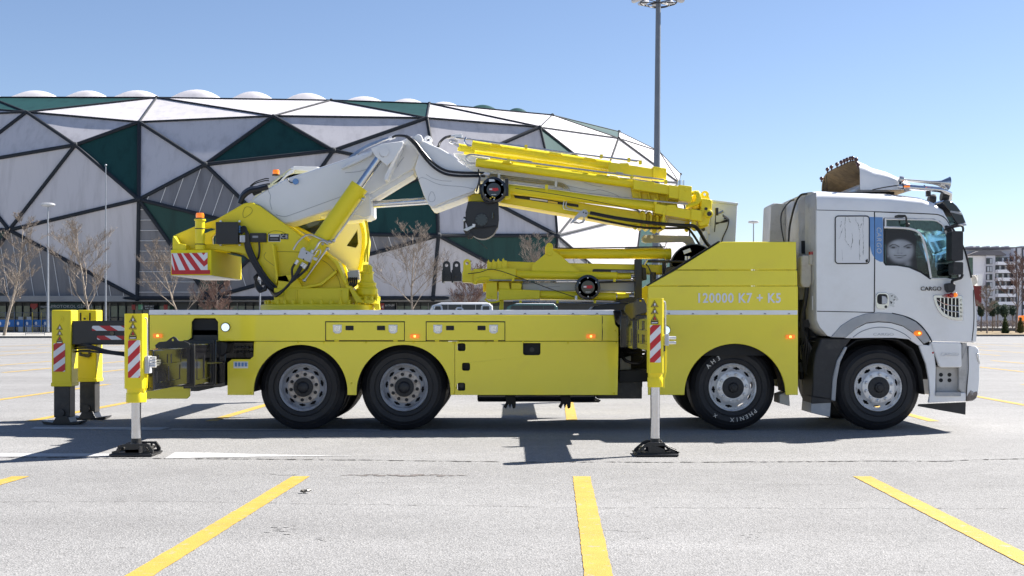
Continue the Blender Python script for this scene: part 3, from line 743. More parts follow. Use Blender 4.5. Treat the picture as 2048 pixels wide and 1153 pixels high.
bare_tree('leafless_shrub', 930, 122, 535, 3.2, 'reddish brown leafless tree behind the black shackles of the stowed jib', 'bark_grey', 'twig_red', seed=8, low=.06, nb=18, leaves=500)
bare_tree('bare_tree', 1072, 128, 482, 4.2, 'bare tree behind the triangular lug of the stowed jib', 'bark_grey', 'twig_tan', seed=9, nb=12)
bare_tree('bare_tree', 1352, 150, 490, 3.4, 'bare tree behind the large black cable reel', 'bark_grey', 'twig_tan', seed=10, nb=11)
# ------------------------------------------------------------------ apartment block and planting at the right
mat('flat_white', (0.86, 0.84, 0.86), 0.8, var=0.05, vscale=.3)
mat('flat_grey', (0.66, 0.65, 0.68), 0.8, var=0.05, vscale=.3)
mat('flat_roof', (0.16, 0.15, 0.16), 0.8, var=0.1, vscale=.3)
mat('flat_red', (0.2, 0.035, 0.03), 0.8, var=0.1, vscale=.3)
mat('flat_frame', (0.07, 0.07, 0.085), 0.6)
mat('topiary_green', (0.022, 0.045, 0.026), 0.9, var=0.5, vscale=6)
mat('thuja_green', (0.06, 0.085, 0.02), 0.9, var=0.5, vscale=6)
mat('thuja_gold', (0.14, 0.12, 0.025), 0.9, var=0.5, vscale=6)
YA = 280
flat = empty('apartment_block', (X(2000, YA), YA, 0), 'white six-storey apartment block with balconies beyond the truck cab', 'building')
def ab(name, x0, x1, y0, y1, m, dy, th, parent=None):
    q = MB(); Y = YA + dy; q.box(X(x0, YA), X(x1, YA), Y, Y + th, Z(y1, YA), Z(y0, YA)); return q.build(name, m, parent or flat)
ab('wall', 1915, 2240, 511, 660, 'flat_white', 2, 24); ab('wall', 1932, 2240, 497, 512, 'flat_grey', 4, 20)
q = MB(); q.prism(PP([(1926, 503), (1936, 493.5), (2250, 492), (2250, 497), (1936, 498)], YA), YA + 3, YA + 26); q.build('roof', 'flat_roof', flat)
q = MB(); q.prism(PP([(1938, 510), (1960, 502), (2003, 502), (2014, 509), (2014, 511)], YA), YA + .5, YA + 4); q.build('dormer_roof', 'flat_roof', flat)
for px in (1947, 1969, 1982, 2003, 2022, 2043, 2075): ab('chimney', px - 3, px + 4, 488, 494, 'flat_grey', 8, 3)
ab('stair_window', 1942, 1952, 515, 550, 'green_glass', 1.9, .3); ab('dark_strip', 1938, 1942, 515, 552, 'flat_red', 1.7, .5); ab('brick_bay', 1940, 1967, 562, 612, 'flat_red', 1.2, 3)
ab('pillar', 1976, 1994, 511, 660, 'flat_grey', 1.0, 2); ab('pillar', 2030, 2041, 497, 660, 'flat_grey', -.6, 3)
for i in range(7):
    y0 = 516.5 + 16 * i
    w = ab('window', 1976, 1987.5, y0, y0 + 12, 'flat_frame', .8, .4)
    for k in (0, 1): ab('pane', 1977 + 5.5 * k, 1981 + 5.5 * k, y0 + 1, y0 + 11, 'pale_grey_paint' if (i + k) % 3 else 'window_dark', .7, .1, w)
    ab('balcony_recess', 1994, 2029, y0 - 2, y0 + 9, 'window_dark', 1.0, .5)
    for k in range(6):
        if (k * 5 + i) % 7: ab('balcony_door', 1996 + 5.6 * k, 2000 + 5.6 * k, y0 - 1, y0 + 8.5, 'flat_frame' if (i + k) % 2 else 'pale_grey_paint', .9, .1)
    ab('balcony', 1993.5, 2030, y0 + 7.5, y0 + 14, 'flat_white', -.8, 1.6)
    ab('window', 2042, 2056, y0 - 4, y0 + 6, 'flat_frame', .8, .4); ab('balcony', 2041, 2062, y0 + 7, y0 + 13.5, 'flat_white', -.4, 1.6)
ab('dark_strip', 2029, 2031, 497, 660, 'flat_frame', -.9, .4); ab('dark_strip', 2041, 2043, 497, 660, 'flat_frame', -.9, .4)

def foliage(M, c, rx, rz, n, size, rnd, shape='ball'):
    for i in range(n):
        while True:
            u = Vector((rnd.uniform(-1, 1), rnd.uniform(-1, 1), rnd.uniform(-1, 1)))
            if shape == 'ball' and .35 < u.length < 1: break
            if shape == 'cone':
                t = (u.z + 1) / 2
                if math.hypot(u.x, u.y) < (1 - t) ** .8 * min(1, t * 6 + .4): break
        p = Vector(c) + Vector((u.x * rx, u.y * rx, u.z * rz))
        d = Vector((rnd.gauss(0, 1), rnd.gauss(0, 1), rnd.gauss(.5, 1))).normalized(); e = d.orthogonal().normalized()
        s = size * rnd.uniform(.6, 1.3)
        M.add([p - e * s * .4, p + e * s * .4, p + d * s], [(0, 1, 2)])
def topiary(px, y0, y1, Y, w, label, seed):
    rnd = random.Random(seed); x = X(px, Y); gz = .25
    o = empty('topiary_tree', (x, Y, gz), label, 'tree', 'clipped trees beyond the car park')
    zc = (Z(y0, Y) + Z(y1, Y)) / 2; rz = (Z(y0, Y) - Z(y1, Y)) / 2; rx = w / 2 * Y / F
    q = MB(); q.tube([(x, Y, gz - .2), (x + .05, Y, zc)], [.09, .06], 6); q.build('trunk', 'bark_grey', o)
    q = MB(); q.ball((x, Y, zc), rx * .86, rx * .86, rz * .9, 12, 9); foliage(q, (x, Y, zc), rx, rz, 900, .16, rnd); q.build('crown', 'topiary_green', o, smooth=0, flip=False)
topiary(1962, 609, 634, 130, 14, 'clipped dark green egg-shaped tree nearest the truck cab', 1)
topiary(1985, 610, 634, 131, 16, 'clipped dark green egg-shaped tree, second from the cab', 2)
topiary(1995, 609, 630, 140, 13, 'small clipped tree half hidden behind the second one', 3)
topiary(2009, 609, 636, 129, 18, 'largest clipped dark green tree, above the small cone conifer', 4)
topiary(2025, 612, 632, 142, 13, 'clipped tree right of the largest clipped one, farther back', 5)
topiary(1989, 602, 615, 160, 14, 'clipped tree top showing above the others far back', 6)
def thuja(px, y0, y1, Y, w, label, seed, m):
    rnd = random.Random(seed); x = X(px, Y); gz = Z(y1, Y)
    o = empty('conifer', (x, Y, gz), label, 'tree', 'small conifers on the verge')
    h = Z(y0, Y) - gz; r = w / 2 * Y / F
    q = MB(); q.tube([(x, Y, gz - .1), (x, Y, gz + h * .9)], [.06, .02], 5); q.build('trunk', 'bark_grey', o)
    q = MB(); foliage(q, (x, Y, gz + h / 2), r, h / 2, 1500, .17, rnd, 'cone'); q.build('crown', m, o, smooth=0, flip=False)
thuja(2010.5, 631, 669, 119, 15, 'small green cone-shaped conifer on the verge beyond the cab', 1, 'thuja_green')
thuja(2041, 634, 666, 121, 15, 'small golden cone-shaped conifer at the right edge', 2, 'thuja_gold')
bare_tree('bare_tree', 1974, 118, 575, 1.5, 'thin bare young tree between the cab and the clipped trees', 'bark_grey', 'twig_tan', seed=21, leaves=20, nb=9, low=.35, ybase=.2, grp='bare trees at the right')
bare_tree('bare_tree', 2032, 124, 520, 3.0, 'tall bare tree before the apartment block at the right edge', 'bark_grey', 'twig_red', seed=22, leaves=150, nb=13, low=.3, ybase=.2, grp='bare trees at the right')
bare_tree('bare_tree', 2058, 122, 560, 2.4, 'bare tree cut by the right edge of the photo', 'bark_grey', 'twig_red', seed=23, leaves=150, nb=12, low=.3, ybase=.2, grp='bare trees at the right')
Y = 138
rnd = random.Random(5); q = MB()
for i in range(5200):
    xx = rnd.uniform(X(1940, Y), X(2120, Y)); yy = Y + rnd.uniform(-1.2, 1.2); zz = .3 + rnd.random() ** .7 * 1.05
    d = Vector((rnd.gauss(0, .6), rnd.gauss(0, .6), 1)).normalized(); e = d.orthogonal().normalized(); s = rnd.uniform(.12, .3)
    q.add([Vector((xx, yy, zz)) - e * s * .1, Vector((xx, yy, zz)) + e * s * .1, Vector((xx, yy, zz)) + d * s], [(0, 1, 2)])
tag(q.build('hedge', 'hedge_brown', smooth=0, flip=False), 'long low brown winter hedge in front of the clipped trees', 'hedge', kind='stuff')
q = MB(); Y = 134; q.box(X(1900, Y), X(2140, Y), Y, Y + .3, .1, .62); tag(q.build('low_wall', 'kerb_stone', bevel=.02), 'long low dark wall behind the verge beyond the cab', 'wall')
q = MB(); Y = 150; q.box(X(1900, Y), X(2160, Y), Y, Y + 10, .1, .24); tag(q.build('path', 'strip_white'), kind='structure')
# orange bin glimpsed at the right edge
Y = 145; q = MB(); q.box(X(2043, Y), X(2056, Y), Y, Y + 1, .2, 2.0); tag(q.build('container', 'amber_lens', bevel=.05), 'small orange box standing between trees at the right edge', 'container')

# ------------------------------------------------------------------ vans parked behind the truck
mat('van_white', (0.75, 0.75, 0.75), .3, coat=.5); mat('van_green', (0.02, 0.09, 0.085), .3, coat=.5)
def van(px0, px1, ytop, Y, label, m, roofm):
    x0, x1 = X(px0, Y), X(px1, Y); zt = Z(ytop, Y); L = x1 - x0
    o = empty('parked_van', ((x0 + x1) / 2, Y + .9, 0), label, 'van', 'vans parked behind the truck')
    prof = [(x0, .35), (x0, 1.05), (x0 + .35, 1.25), (x0 + .95, zt - .22), (x0 + 1.5, zt - .05), (x1 - .3, zt - .05), (x1, zt - .25), (x1 + .03, .35)]
    q = MB(); q.prism(prof, Y, Y + 1.95); q.build('body', m, o, bevel=.06)
    q = MB(); q.prism([(x0 + 1.3, zt - .12), (x0 + 1.6, zt), (x1 - .3, zt), (x1 - .1, zt - .14)], Y + .06, Y + 1.89); q.build('roof', roofm, o, bevel=.05)
    wz0, wz1 = 1.25, zt - .17
    for i in range(4):
        u = x0 + 1.1 + (L - 1.3) * i / 4; w = (L - 1.3) / 4 - .03
        q = MB(); q.prism([(u - (.3 if i == 0 else 0), wz0), (u + w, wz0), (u + w, wz1), (u + (.12 if i == 0 else 0), wz1)], Y - .015, Y + .02); q.build('window', 'van_glass', o)
    q = MB(); q.add([(x0 + .37, Y + .12, 1.27), (x0 + .37, Y + 1.83, 1.27), (x0 + .93, Y + 1.78, zt - .24), (x0 + .93, Y + .17, zt - .24)], [(0, 1, 2, 3)]); q.v = [v + Vector((-.03, 0, .03)) for v in q.v]; q.build('windscreen', 'window_dark', o)
    for xx in (x0 + .85, x1 - .95):
        for yy in (Y - .02, Y + 1.75):
            q = MB(); q.lathe([(.2, 0), (.33, .02), (.34, .1), (.33, .22), (.2, .22)], (xx, yy, .34), (0, 1, 0), 18); q.build('wheel', 'rubber', o)
van(838, 985, 605, 90, 'white minibus whose roof shows above the deck below the stowed jib', 'van_white', 'van_white')
van(990, 1115, 607, 92, 'dark green van behind the deck beside the white minibus', 'van_green', 'van_white')
# ------------------------------------------------------------------ crane truck: chassis, body, wheels
YB, YN, YFAR = 15.75, 15.93, 18.3      # near body side, near tyre face, far body side
YC = (YB + YFAR) / 2
truck = empty('crane_truck', (0.6, YC, 0), 'yellow four-axle truck crane with white cab, folded boom and lowered outriggers', 'crane truck')
def W(px, py, Y): return P3(px, py, Y)

# wheels -----------------------------------------------------------
def rot_mesh(mb, name, mats, smooth=40): return mb.mesh(name, mats, Vector((0, 0, 0)), smooth)
def tyre_mesh(R, w, lip):
    q = MB(); t = 0.0
    prof = [(lip, .035), (lip + .02, .012), (lip + .06, .002), (lip + .075, .006), (lip + .08, -.004), (lip + .14, -.012), (R - .1, -.006), (R - .075, .004), (R - .07, .0), (R - .055, .012), (R - .03, .03), (R - .012, .045), (R, .075)]
    g = [.075, .105, .108, .125, .128, w / 2 - .02, w / 2 - .017, w / 2 + .017, w / 2 + .02, w - .128, w - .125, w - .108, w - .105, w - .075]
    for i, y in enumerate(g[1:]): prof.append((R - (.014 if (i % 4) in (1, 2) else 0), y))
    prof += [(R - .012, w - .045), (R - .05, w - .01), (lip + .1, w), (lip, w - .03)]
    q.lathe(prof, (0, 0, 0), (0, 1, 0), 72, close=True)
    return q
TY = {'rear': rot_mesh(tyre_mesh(.545, .31, .295), 'tyre', 'rubber', 25), 'front': rot_mesh(tyre_mesh(.545, .36, .295), 'tyre', 'rubber', 25)}
def disc_with_holes(r0, t0, r1, t1, nh, q):
    """conical disc between two radii with nh oval hand holes"""
    n = nh * 14; m = 10; vv = []; ff = []
    for j in range(m + 1):
        u = j / m
        for k in range(n):
            a = 2 * math.pi * k / n; r = r0 + (r1 - r0) * u
            vv.append((r * math.cos(a), t0 + (t1 - t0) * u, r * math.sin(a)))
    for j in range(m):
        for k in range(n):
            du = ((k % 14) + .5 - 7) / 4.1; dv = (j + .5 - 5) / 2.6
            if du * du + dv * dv < 1: continue
            ff.append((j * n + k, j * n + (k + 1) % n, (j + 1) * n + (k + 1) % n, (j + 1) * n + k))
    q.add(vv, ff)
def rim_rear():
    q = MB(); q.lathe([(.297, .03), (.306, .012), (.297, .002), (.285, .012), (.272, .05), (.266, .1), (.264, .135)], (0, 0, 0), (0, 1, 0), 48)
    q.f = [f for f in q.f if len(f) <= 4]; q.mi = q.mi[:len(q.f)]
    disc_with_holes(.2, .1, .264, .135, 10, q)
    return q
def rim_front():
    q = MB(); q.lathe([(.297, .03), (.306, .012), (.297, .002), (.287, .008), (.28, .03), (.272, .05), (.268, .075)], (0, 0, 0), (0, 1, 0), 48)
    q.f = [f for f in q.f if len(f) <= 4]; q.mi = q.mi[:len(q.f)]
    disc_with_holes(.212, -.002, .275, .055, 10, q)
    return q
def hub_rear():
    q = MB(); q.lathe([(.2, .12), (.207, .09), (.2, .08), (.19, .076), (.115, .072), (.115, .11)], (0, 0, 0), (0, 1, 0), 40); return q
def hub_front():
    q = MB(); q.lathe([(.214, .04), (.216, .0), (.208, -.012), (.195, -.018), (.13, -.02), (.128, .04)], (0, 0, 0), (0, 1, 0), 40); return q
def cap_rear():
    q = MB(); q.lathe([(.122, .15), (.122, .02), (.114, .02), (.078, .016), (.066, -.004), (.05, -.014), (.0, -.018)], (0, 0, 0), (0, 1, 0), 36)
    for k in range(14):
        a = k * 2 * math.pi / 14; q.cyl((.1 * math.cos(a), .02, .1 * math.sin(a)), (.1 * math.cos(a), .004, .1 * math.sin(a)), .009, n=6)
    return q
def cap_front():
    q = MB(); q.lathe([(.138, .03), (.138, -.02), (.13, -.03), (.066, -.038), (.056, -.06), (.05, -.068), (.034, -.07), (.03, -.084), (.0, -.086)], (0, 0, 0), (0, 1, 0), 36)
    for k in range(10):
        a = k * 2 * math.pi / 10
        q.add([(.06 * math.cos(a - .06), -.036, .06 * math.sin(a - .06)), (.06 * math.cos(a + .06), -.036, .06 * math.sin(a + .06)), (.128 * math.cos(a + .04), -.04, .128 * math.sin(a + .04)), (.128 * math.cos(a - .04), -.04, .128 * math.sin(a - .04))], [(0, 1, 2, 3)])
    return q
def nut():
    q = MB(); q.lathe([(.022, .02), (.022, -.004), (.018, -.008)], (0, 0, 0), (0, 1, 0), 12); q.lathe([(.0175, -.006), (.0175, -.03), (.012, -.034)], (0, 0, 0), (0, 1, 0), 6); return q
ME = {'rim_rear': rot_mesh(rim_rear(), 'rim', 'rim_grey'), 'rim_front': rot_mesh(rim_front(), 'rim', 'aluminium'), 'hub_rear': rot_mesh(hub_rear(), 'hub', 'rusty_hub'),
      'hub_front': rot_mesh(hub_front(), 'hub', 'aluminium'), 'cap_rear': rot_mesh(cap_rear(), 'hub_cap', 'black_plastic'), 'cap_front': rot_mesh(cap_front(), 'hub_cap', 'black_plastic'),
      'nut_rear': rot_mesh(nut(), 'wheel_nut', 'dark_steel', 30), 'drum': rot_mesh(MB().lathe([(.2, .19), (.258, .2), (.258, .3), (.05, .31)], (0, 0, 0), (0, 1, 0), 24), 'brake_drum', 'black_matt'), 'nut_front': rot_mesh(nut(), 'wheel_nut', 'aluminium', 30)}
def wheel(px, kind, near=True, inner=False, spin=0.0):
    x = X(px, YN); z = .545; s = 1 if near else -1
    y = YN if near else YFAR - .18
    if inner: y += s * .345
    rot = (0, spin, 0) if near else (0, spin, math.pi)
    w = place('wheel', ME['rim_' + kind], (x, y, z), truck, rot)
    def sub(nm, me, loc=(0, 0, 0)):
        o = bpy.data.objects.new(nm, me); COL.objects.link(o); o.parent = w; o.location = loc; return o
    sub('tyre', TY[kind])
    if not inner:
        sub('brake_drum', ME['drum'])  # plain black drum disc, added so the hand holes look dark
        sub('hub', ME['hub_' + kind]); sub('hub_cap', ME['cap_' + kind])
        if near:
            for k in range(10):
                a = k * math.pi / 5 + .3; r = .164 if kind == 'rear' else .168
                sub('wheel_nut', ME['nut_' + kind], (r * math.cos(a), .07 if kind == 'rear' else -.02, r * math.sin(a)))
    return w
wheel(605.5, 'rear', spin=.1); wheel(808, 'rear', spin=.45); wt2 = wheel(1465.5, 'front', spin=.2); wt1 = wheel(1756.5, 'front', spin=.05)
for px in (605.5, 808): wheel(px, 'rear', True, True); wheel(px, 'rear', False); wheel(px, 'rear', False, True)
for px in (1465.5, 1756.5): wheel(px, 'front', False)
# raised lettering on the tyres (curved along the sidewall)
def tyre_text(s, px, rad, a0, m, h, flip=False, step=None, drop=()):
    cx, cz, y = X(px, YN), .545, YN - .013
    cu = None; out = MB()
    for i, ch in enumerate(s):
        if ch == ' ' or i in drop: continue
        cu = bpy.data.curves.new('t', 'FONT'); cu.body = ch; cu.align_x = 'CENTER'; cu.size = h / .69; cu.resolution_u = 2
        tmp = bpy.data.objects.new('t', cu); COL.objects.link(tmp); dg = bpy.context.evaluated_depsgraph_get(); dg.update()
        me = bpy.data.meshes.new_from_object(tmp.evaluated_get(dg)); bpy.data.objects.remove(tmp); bpy.data.curves.remove(cu)
        a = a0 + (1 if flip else -1) * i * (step or h * 1.15 / rad)
        er = Vector((math.cos(a), 0, math.sin(a))); et = Vector((math.sin(a), 0, -math.cos(a)))
        if flip: er_, et_ = -er, -et
        else: er_, et_ = er, et
        vv = [Vector((cx, y, cz)) + er * rad + et_ * v.co.x + er_ * v.co.y for v in me.vertices]
        out.add(vv, [tuple(p.vertices) for p in me.polygons]); bpy.data.meshes.remove(me)
    w = wt2
    o = out.build('tyre_lettering', m, None, smooth=0); o.parent = w
    wl_ = wloc(w); o.rotation_euler = (0, -.2, 0); o.location = Matrix.Rotation(-.2, 3, 'Y') @ (wloc(o) - wl_)
    o['kind'] = 'stuff'
tyre_text('AH3', 1465.5, .385, math.radians(139), 'silver_print', .055, False, .2)
tyre_text('PHENIX', 1465.5, .385, math.radians(313), 'silver_print', .052, False, .155)
tyre_text('X', 1465.5, .40, math.radians(238), 'silver_print', .045)

# chassis -----------------------------------------------------------
q = MB()
for y0 in (YC - .45, YC + .37): q.box(X(330, YB), X(1930, YB), y0, y0 + .08, .62, .92)
for px in (420, 560, 707, 850, 1000, 1200, 1400, 1560, 1700, 1850): q.box(X(px, YB), X(px, YB) + .12, YC - .38, YC + .38, .66, .88)
q.build('chassis_frame', 'black_matt', truck, bevel=.01)
for px in (605.5, 808, 1465.5, 1756.5):
    q = MB(); x = X(px, YN); q.cyl((x, YB + .45, .52), (x, YFAR - .45, .52), .09, n=12); q.ball((x, YC, .52), .24, .2, .22, 12, 8); q.box(x - .5, x + .5, YC - .52, YC - .42, .56, .64); q.box(x - .5, x + .5, YC + .42, YC + .52, .56, .64)
    q.build('axle', 'black_matt', truck, bevel=.008)
for xa, xb, dy, z0, z1 in ((1640, 1900, .75, .62, 1.28), (1400, 1560, .55, .7, 1.2), (530, 880, .8, .75, 1.2), (1238, 1300, .9, .5, 1.3)):
    q = MB(); q.box(X(xa, YB), X(xb, YB), YB + dy, YFAR - .5, z0, z1); q.build('drive_train', 'black_matt', truck, bevel=.02)
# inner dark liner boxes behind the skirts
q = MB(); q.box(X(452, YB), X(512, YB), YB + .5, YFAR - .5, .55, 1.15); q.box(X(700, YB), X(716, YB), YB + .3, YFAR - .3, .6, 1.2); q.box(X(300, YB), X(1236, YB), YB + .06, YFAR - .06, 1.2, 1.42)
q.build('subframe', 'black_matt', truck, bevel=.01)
q = MB(); q.box(X(300, YB), X(1236, YB), YB + .03, YFAR - .03, 1.425, 1.515); q.build('deck', 'grey_paint', truck, bevel=.004)
q = MB(); q.box(X(915, YB), X(1236, YB), YB + .08, YC - .55, .5, 1.18); q.build('tool_locker', 'black_matt', truck, bevel=.01)
# wheel-arch liners
for cxp, R_, Y0, Y1 in ((601, 97, YB + .02, YB + .72), (807, 97, YB + .02, YB + .72), (1470, 104, YB + .02, YB + .5)):
    q = MB(); pts = [W(*p, YB) for p in arc(cxp, 785, R_, 180, 360, 20)]
    q.sheet([[Vector((p.x, Y0, p.z)) for p in pts], [Vector((p.x, Y1, p.z)) for p in pts]]); q.build('wheel_arch_liner', 'black_matt', truck, smooth=60, thick=.012)

# yellow side panels ------------------------------------------------
T = .035
notch = [(436, 683), (436, 644), (430, 637), (389, 637), (383, 644), (383, 676), (372, 683)]
up = [(299, 630.5), (1228, 630.5), (1231, 650), (1237, 656), (1237, 682.6), (436, 682.6)] + notch[1:] + [(360, 700), (299, 715)]
pr('upper_side_panel', up, YB, T, 'yellow_panel', truck, .006)
pr('white_strip', [(298, 620.5), (1228, 620.5), (1228, 630), (298, 630)], YB - .006, .05, 'deck_strip', truck, .004)
pr('white_strip', [(1328, 621), (1595, 621), (1595, 630), (1328, 630)], YB - .006, .02, 'deck_strip', truck, .003)
mk = MB(); mk.prism([(-.022, 0), (.022, 0), (0, .02)], 0, .003); mkm = mk.mesh('strip_mark', 'grey_print')
for px in list(range(330, 1220, 48)) + list(range(1338, 1590, 48)): place('strip_mark', mkm, W(px, 629, YB - .0105), truck)
skirt = [(508, 683.6), (909, 683.6), (909, 790.5), (901, 790.5)] + [p for p in reversed(arc(807, 784, 94, 184, 356, 28))] + [(713, 790.5), (695, 790.5)] + [p for p in reversed(arc(601, 784, 94, 184, 356, 28))] + [(507, 790.5), (455, 790.5), (455, 726), (464, 719), (500, 719), (507, 713)]
pr('skirt_panel', skirt, YB + .002, T, 'yellow_panel', truck, .006)
holes = [rrect(915, 687, 931, 702.5, 4), rrect(924, 726, 940, 742, 4), rrect(914.5, 766, 930.5, 782, 4), [(1046, 686.5), (1081, 686.5)] + arc(1076, 706, 5, 0, 90, 3) + arc(1051, 706, 5, 90, 180, 3)]
pr('locker_panel', [(910, 683.6), (1237, 683.6), (1235, 790.5), (910, 790.5)], YB + .001, T, 'yellow_panel', truck, .004, holes)
pr('seam_backing', [(904, 683), (914, 683), (914, 790), (904, 790)], YB + .045, .01, 'yellow_panel', truck)
for c in ((923, 771), (1064, 700)): disc('locker_fitting', c, YB + .06, 5, .05, 'dark_steel', truck, 10)
pr('rear_lower_panel', [(292, 690), (380, 690), (380, 792), (374, 798), (292, 798)], YB + .3, .03, 'yellow_panel', truck, .004)
bolt = MB(); bolt.lathe([(.013, .006), (.013, 0), (.008, -.006), (0, -.007)], (0, 0, 0), (0, 1, 0), 8); boltm = bolt.mesh('panel_bolt', 'yellow_paint')
for p in [(510, 685.5), (596, 685.5), (648, 685.5), (732, 685.5), (827, 685.5), (907, 685.5), (916, 684), (972, 685), (1046, 684), (1136, 686), (1232, 686), (703, 767), (911, 776), (908, 787), (910, 686), (1228, 787), (502, 786), (1230, 662)]:
    place('panel_bolt', boltm, W(*p, YB - .002), truck)
# front skirt and box
fr = [(1296, 573), (1596, 573), (1596, 790.5), (1572, 790.5)] + [p for p in reversed(arc(1470, 789, 101, 181, 359, 30))] + [(1369, 790.5), (1296, 790.5)]
pr('front_side_panel', fr, YB, T, 'yellow_panel', truck, .006)
text('120000 K7 + K5', 'model_letter', 1477.5, 605.5, 18.5, YB - .004, 'silver_letter', truck, fitw=165, space=1.1, bold=.03, split=True)
zr = Z(573, YB)
lean = lambda x, z: (z - zr) * .09
pr('hood_panel', [(1296, 572), (1352, 540.8), (1595, 540.8), (1595, 572)], YB + .006, T, 'yellow_panel', truck, .008, yf=lean)
pr('hood_panel', [(1353.5, 539.6), (1440, 485), (1447, 483.5), (1594, 483.5), (1594, 539.6)], YB + .004, T, 'yellow_panel', truck, .008, yf=lean)
pr('hood_edge_trim', [(1296, 573), (1440, 485), (1443, 482.5), (1438, 482), (1293, 571)], YB + .012, .05, 'black_matt', truck, .004, yf=lean)
for yy in (YFAR - .16,):
    pr('far_side_panel', [(1310, 575), (1440, 495), (1575, 495), (1575, 700), (1310, 700)], yy, T, 'yellow_panel', truck, .006, yp=YB)
pr('front_bulkhead', [(1580, 490), (1590, 490), (1590, 780), (1580, 780)], YB + .05, 2.3, 'yellow_panel', truck, .004)
q = MB(); q.box(X(1330, YB), X(1585, YB), YB + .12, YFAR - .2, .95, 1.2); q.build('equipment_tray', 'black_matt', truck)
# far-side skirts (seen only from beneath and behind)
q = MB(); q.box(X(440, YB), X(500, YB), YFAR - .04, YFAR, .5, 1.5); q.box(X(500, YB), X(1236, YB), YFAR - .04, YFAR, 1.13, 1.5); q.box(X(912, YB), X(1236, YB), YFAR - .04, YFAR, .62, 1.13); q.box(X(299, YB), X(440, YB), YFAR - .04, YFAR, 1.0, 1.5)
q.build('far_side_panel', 'yellow_panel', truck, .004)
q = MB(); q.box(X(297, YB) - .02, X(297, YB), YB + .05, YFAR - .05, .95, 1.5); q.build('rear_panel', 'black_paint', truck, .006)

# compartment doors
for x0 in (650.5, 851.5):
    x1 = x0 + 159
    d = pr('locker_door', [(x0 + 1.6, 645), (x1 - 1.4, 645), (x1 - 1.4, 681), (x0 + 1.6, 681)], YB - .012, .02, 'yellow_panel', truck, .004)
    pr('door_seal', [(x0, 643), (x1, 643), (x1, 682.4), (x0, 682.4)], YB - .003, .004, 'black_matt', d)
    for lx in (x0 + 24, x1 - 23.5):
        pr('latch', [(lx - 9, 650), (lx + 9, 650), (lx + 8.5, 664), (lx + 4, 667.5), (lx - 4, 667.5), (lx - 8.5, 664)], YB - .022, .012, 'aluminium', d, .004)
        pr('latch_paddle', rrect(lx - 6, 652, lx + 6, 663, 1.5), YB - .028, .008, 'chrome', d, .002)
    for lx in (x0 + 48.5, x1 - 47.5):
        pr('pull_handle', rrect(lx - 8, 652, lx + 8, 661, 1), YB - .018, .01, 'black_matt', d, .002)
    for lx in (x0 + 22, x0 + 140): pr('hinge', rrect(lx - 4, 680, lx + 5, 683.5, 1.2), YB - .02, .015, 'yellow_paint', d, .003)
pr('seam_cover', [(1204, 632), (1205, 632), (1205.5, 645), (1204.4, 650), (1205.6, 664), (1204.8, 682), (1203.8, 682), (1204, 664)], YB - .003, .006, 'black_matt', truck)
# marker lamps
for c in ((315, 672), (829.5, 673), (1182, 673), (1581, 674)):
    o = pr('side_marker', rrect(c[0] - 9, c[1] - 4, c[0] + 9, c[1] + 4, 1.2), YB - .022, .024, 'amber_lens', truck, .003)
    pr('bulb', rrect(c[0] - 2, c[1] - 2, c[0] + 2, c[1] + 2, .5), YB - .026, .006, 'amber_lit', o)
for c in ((450.5, 655), (1332, 661)):
    o = disc('round_lamp', c, YB - .03, 9.2, .035, 'black_plastic', truck, 24, .003)
    disc('lens', c, YB - .036, 8, .01, 'lamp_lit', o, 24, .003)
    for k in range(7):
        a = k * math.pi / 3; rr = 0 if k == 6 else 4.6
        disc('led', (c[0] + rr * math.cos(a), c[1] + rr * math.sin(a)), YB - .04, 1.9, .006, 'clear_glass', o, 8)
# control levers in the recess, identity plate
pr('lever_recess', [(446, 686), (506, 686), (506, 716), (446, 716)], YB + .25, .03, 'black_gloss', truck)
for i in range(5):
    for j in range(2):
        q = MB(); p = W(470 + 7.2 * i, 695 + 9 * j, YB + .16); q.cyl(p, p + Vector((0, .1, 0)), .008, n=6); q.ball(p, .016, n=8, m=6); q.build('control_lever', 'black_gloss' if j == 0 else 'dark_steel', truck)
pl_ = pr('data_plate', rrect(467, 723.5, 496, 737, 1), YB - .006, .008, 'aluminium', truck)
for i in range(4): pr('plate_icon', rrect(469.5 + 6.6 * i, 725.5, 474.2 + 6.6 * i, 733.5, .5), YB - .009, .004, 'blue_print', pl_)
# under-body tank, pipes, spare bits
q = MB(); q.cyl(W(955, 792, YB + .5), W(1190, 792, YB + .5), .078, n=18); q.build('air_tank', 'black_gloss', truck, bevel=.02)
for px in (1020, 1130):
    q = MB(); a = W(px - 11, 804, YB + .4); q.prism(PP([(px - 10, 790), (px + 10, 790), (px + 12, 803), (px + 11, 816), (px + 6, 818), (px + 3, 808), (px, 818), (px - 3, 808), (px - 8, 818), (px - 13, 814), (px - 8, 806)], YB + .4), YB + .4, YB + .48); q.build('tank_bracket', 'black_matt', truck, bevel=.006)
q = MB(); q.box(X(1195, YB), X(1282, YB), YB + .35, YFAR - .5, .41, .62); q.build('stabiliser_box', 'dark_steel', truck, bevel=.01)
pr('under_box', [(1195, 760), (1284, 760), (1284, 798), (1195, 798)], YB + .33, 1.2, 'dark_steel', truck, .008)
pr('cross_member', [(1238, 742), (1296, 740), (1296, 764), (1238, 766)], YB + .3, 1.5, 'black_matt', truck, .008)
pr('air_filter_plate', [(1240, 717), (1262, 712), (1262, 742), (1240, 744)], YB + .6, .05, 'grey_paint', truck, .005)
pipe('hydraulic_hose', [(1242, 705, YB + .4), (1252, 722, YB + .35), (1280, 726, YB + .35), (1296, 700, YB + .4)], .02, 'hose', truck)
pipe('hydraulic_hose', [(1245, 698, YB + .5), (1262, 705, YB + .45), (1290, 704, YB + .45)], .018, 'hose', truck)
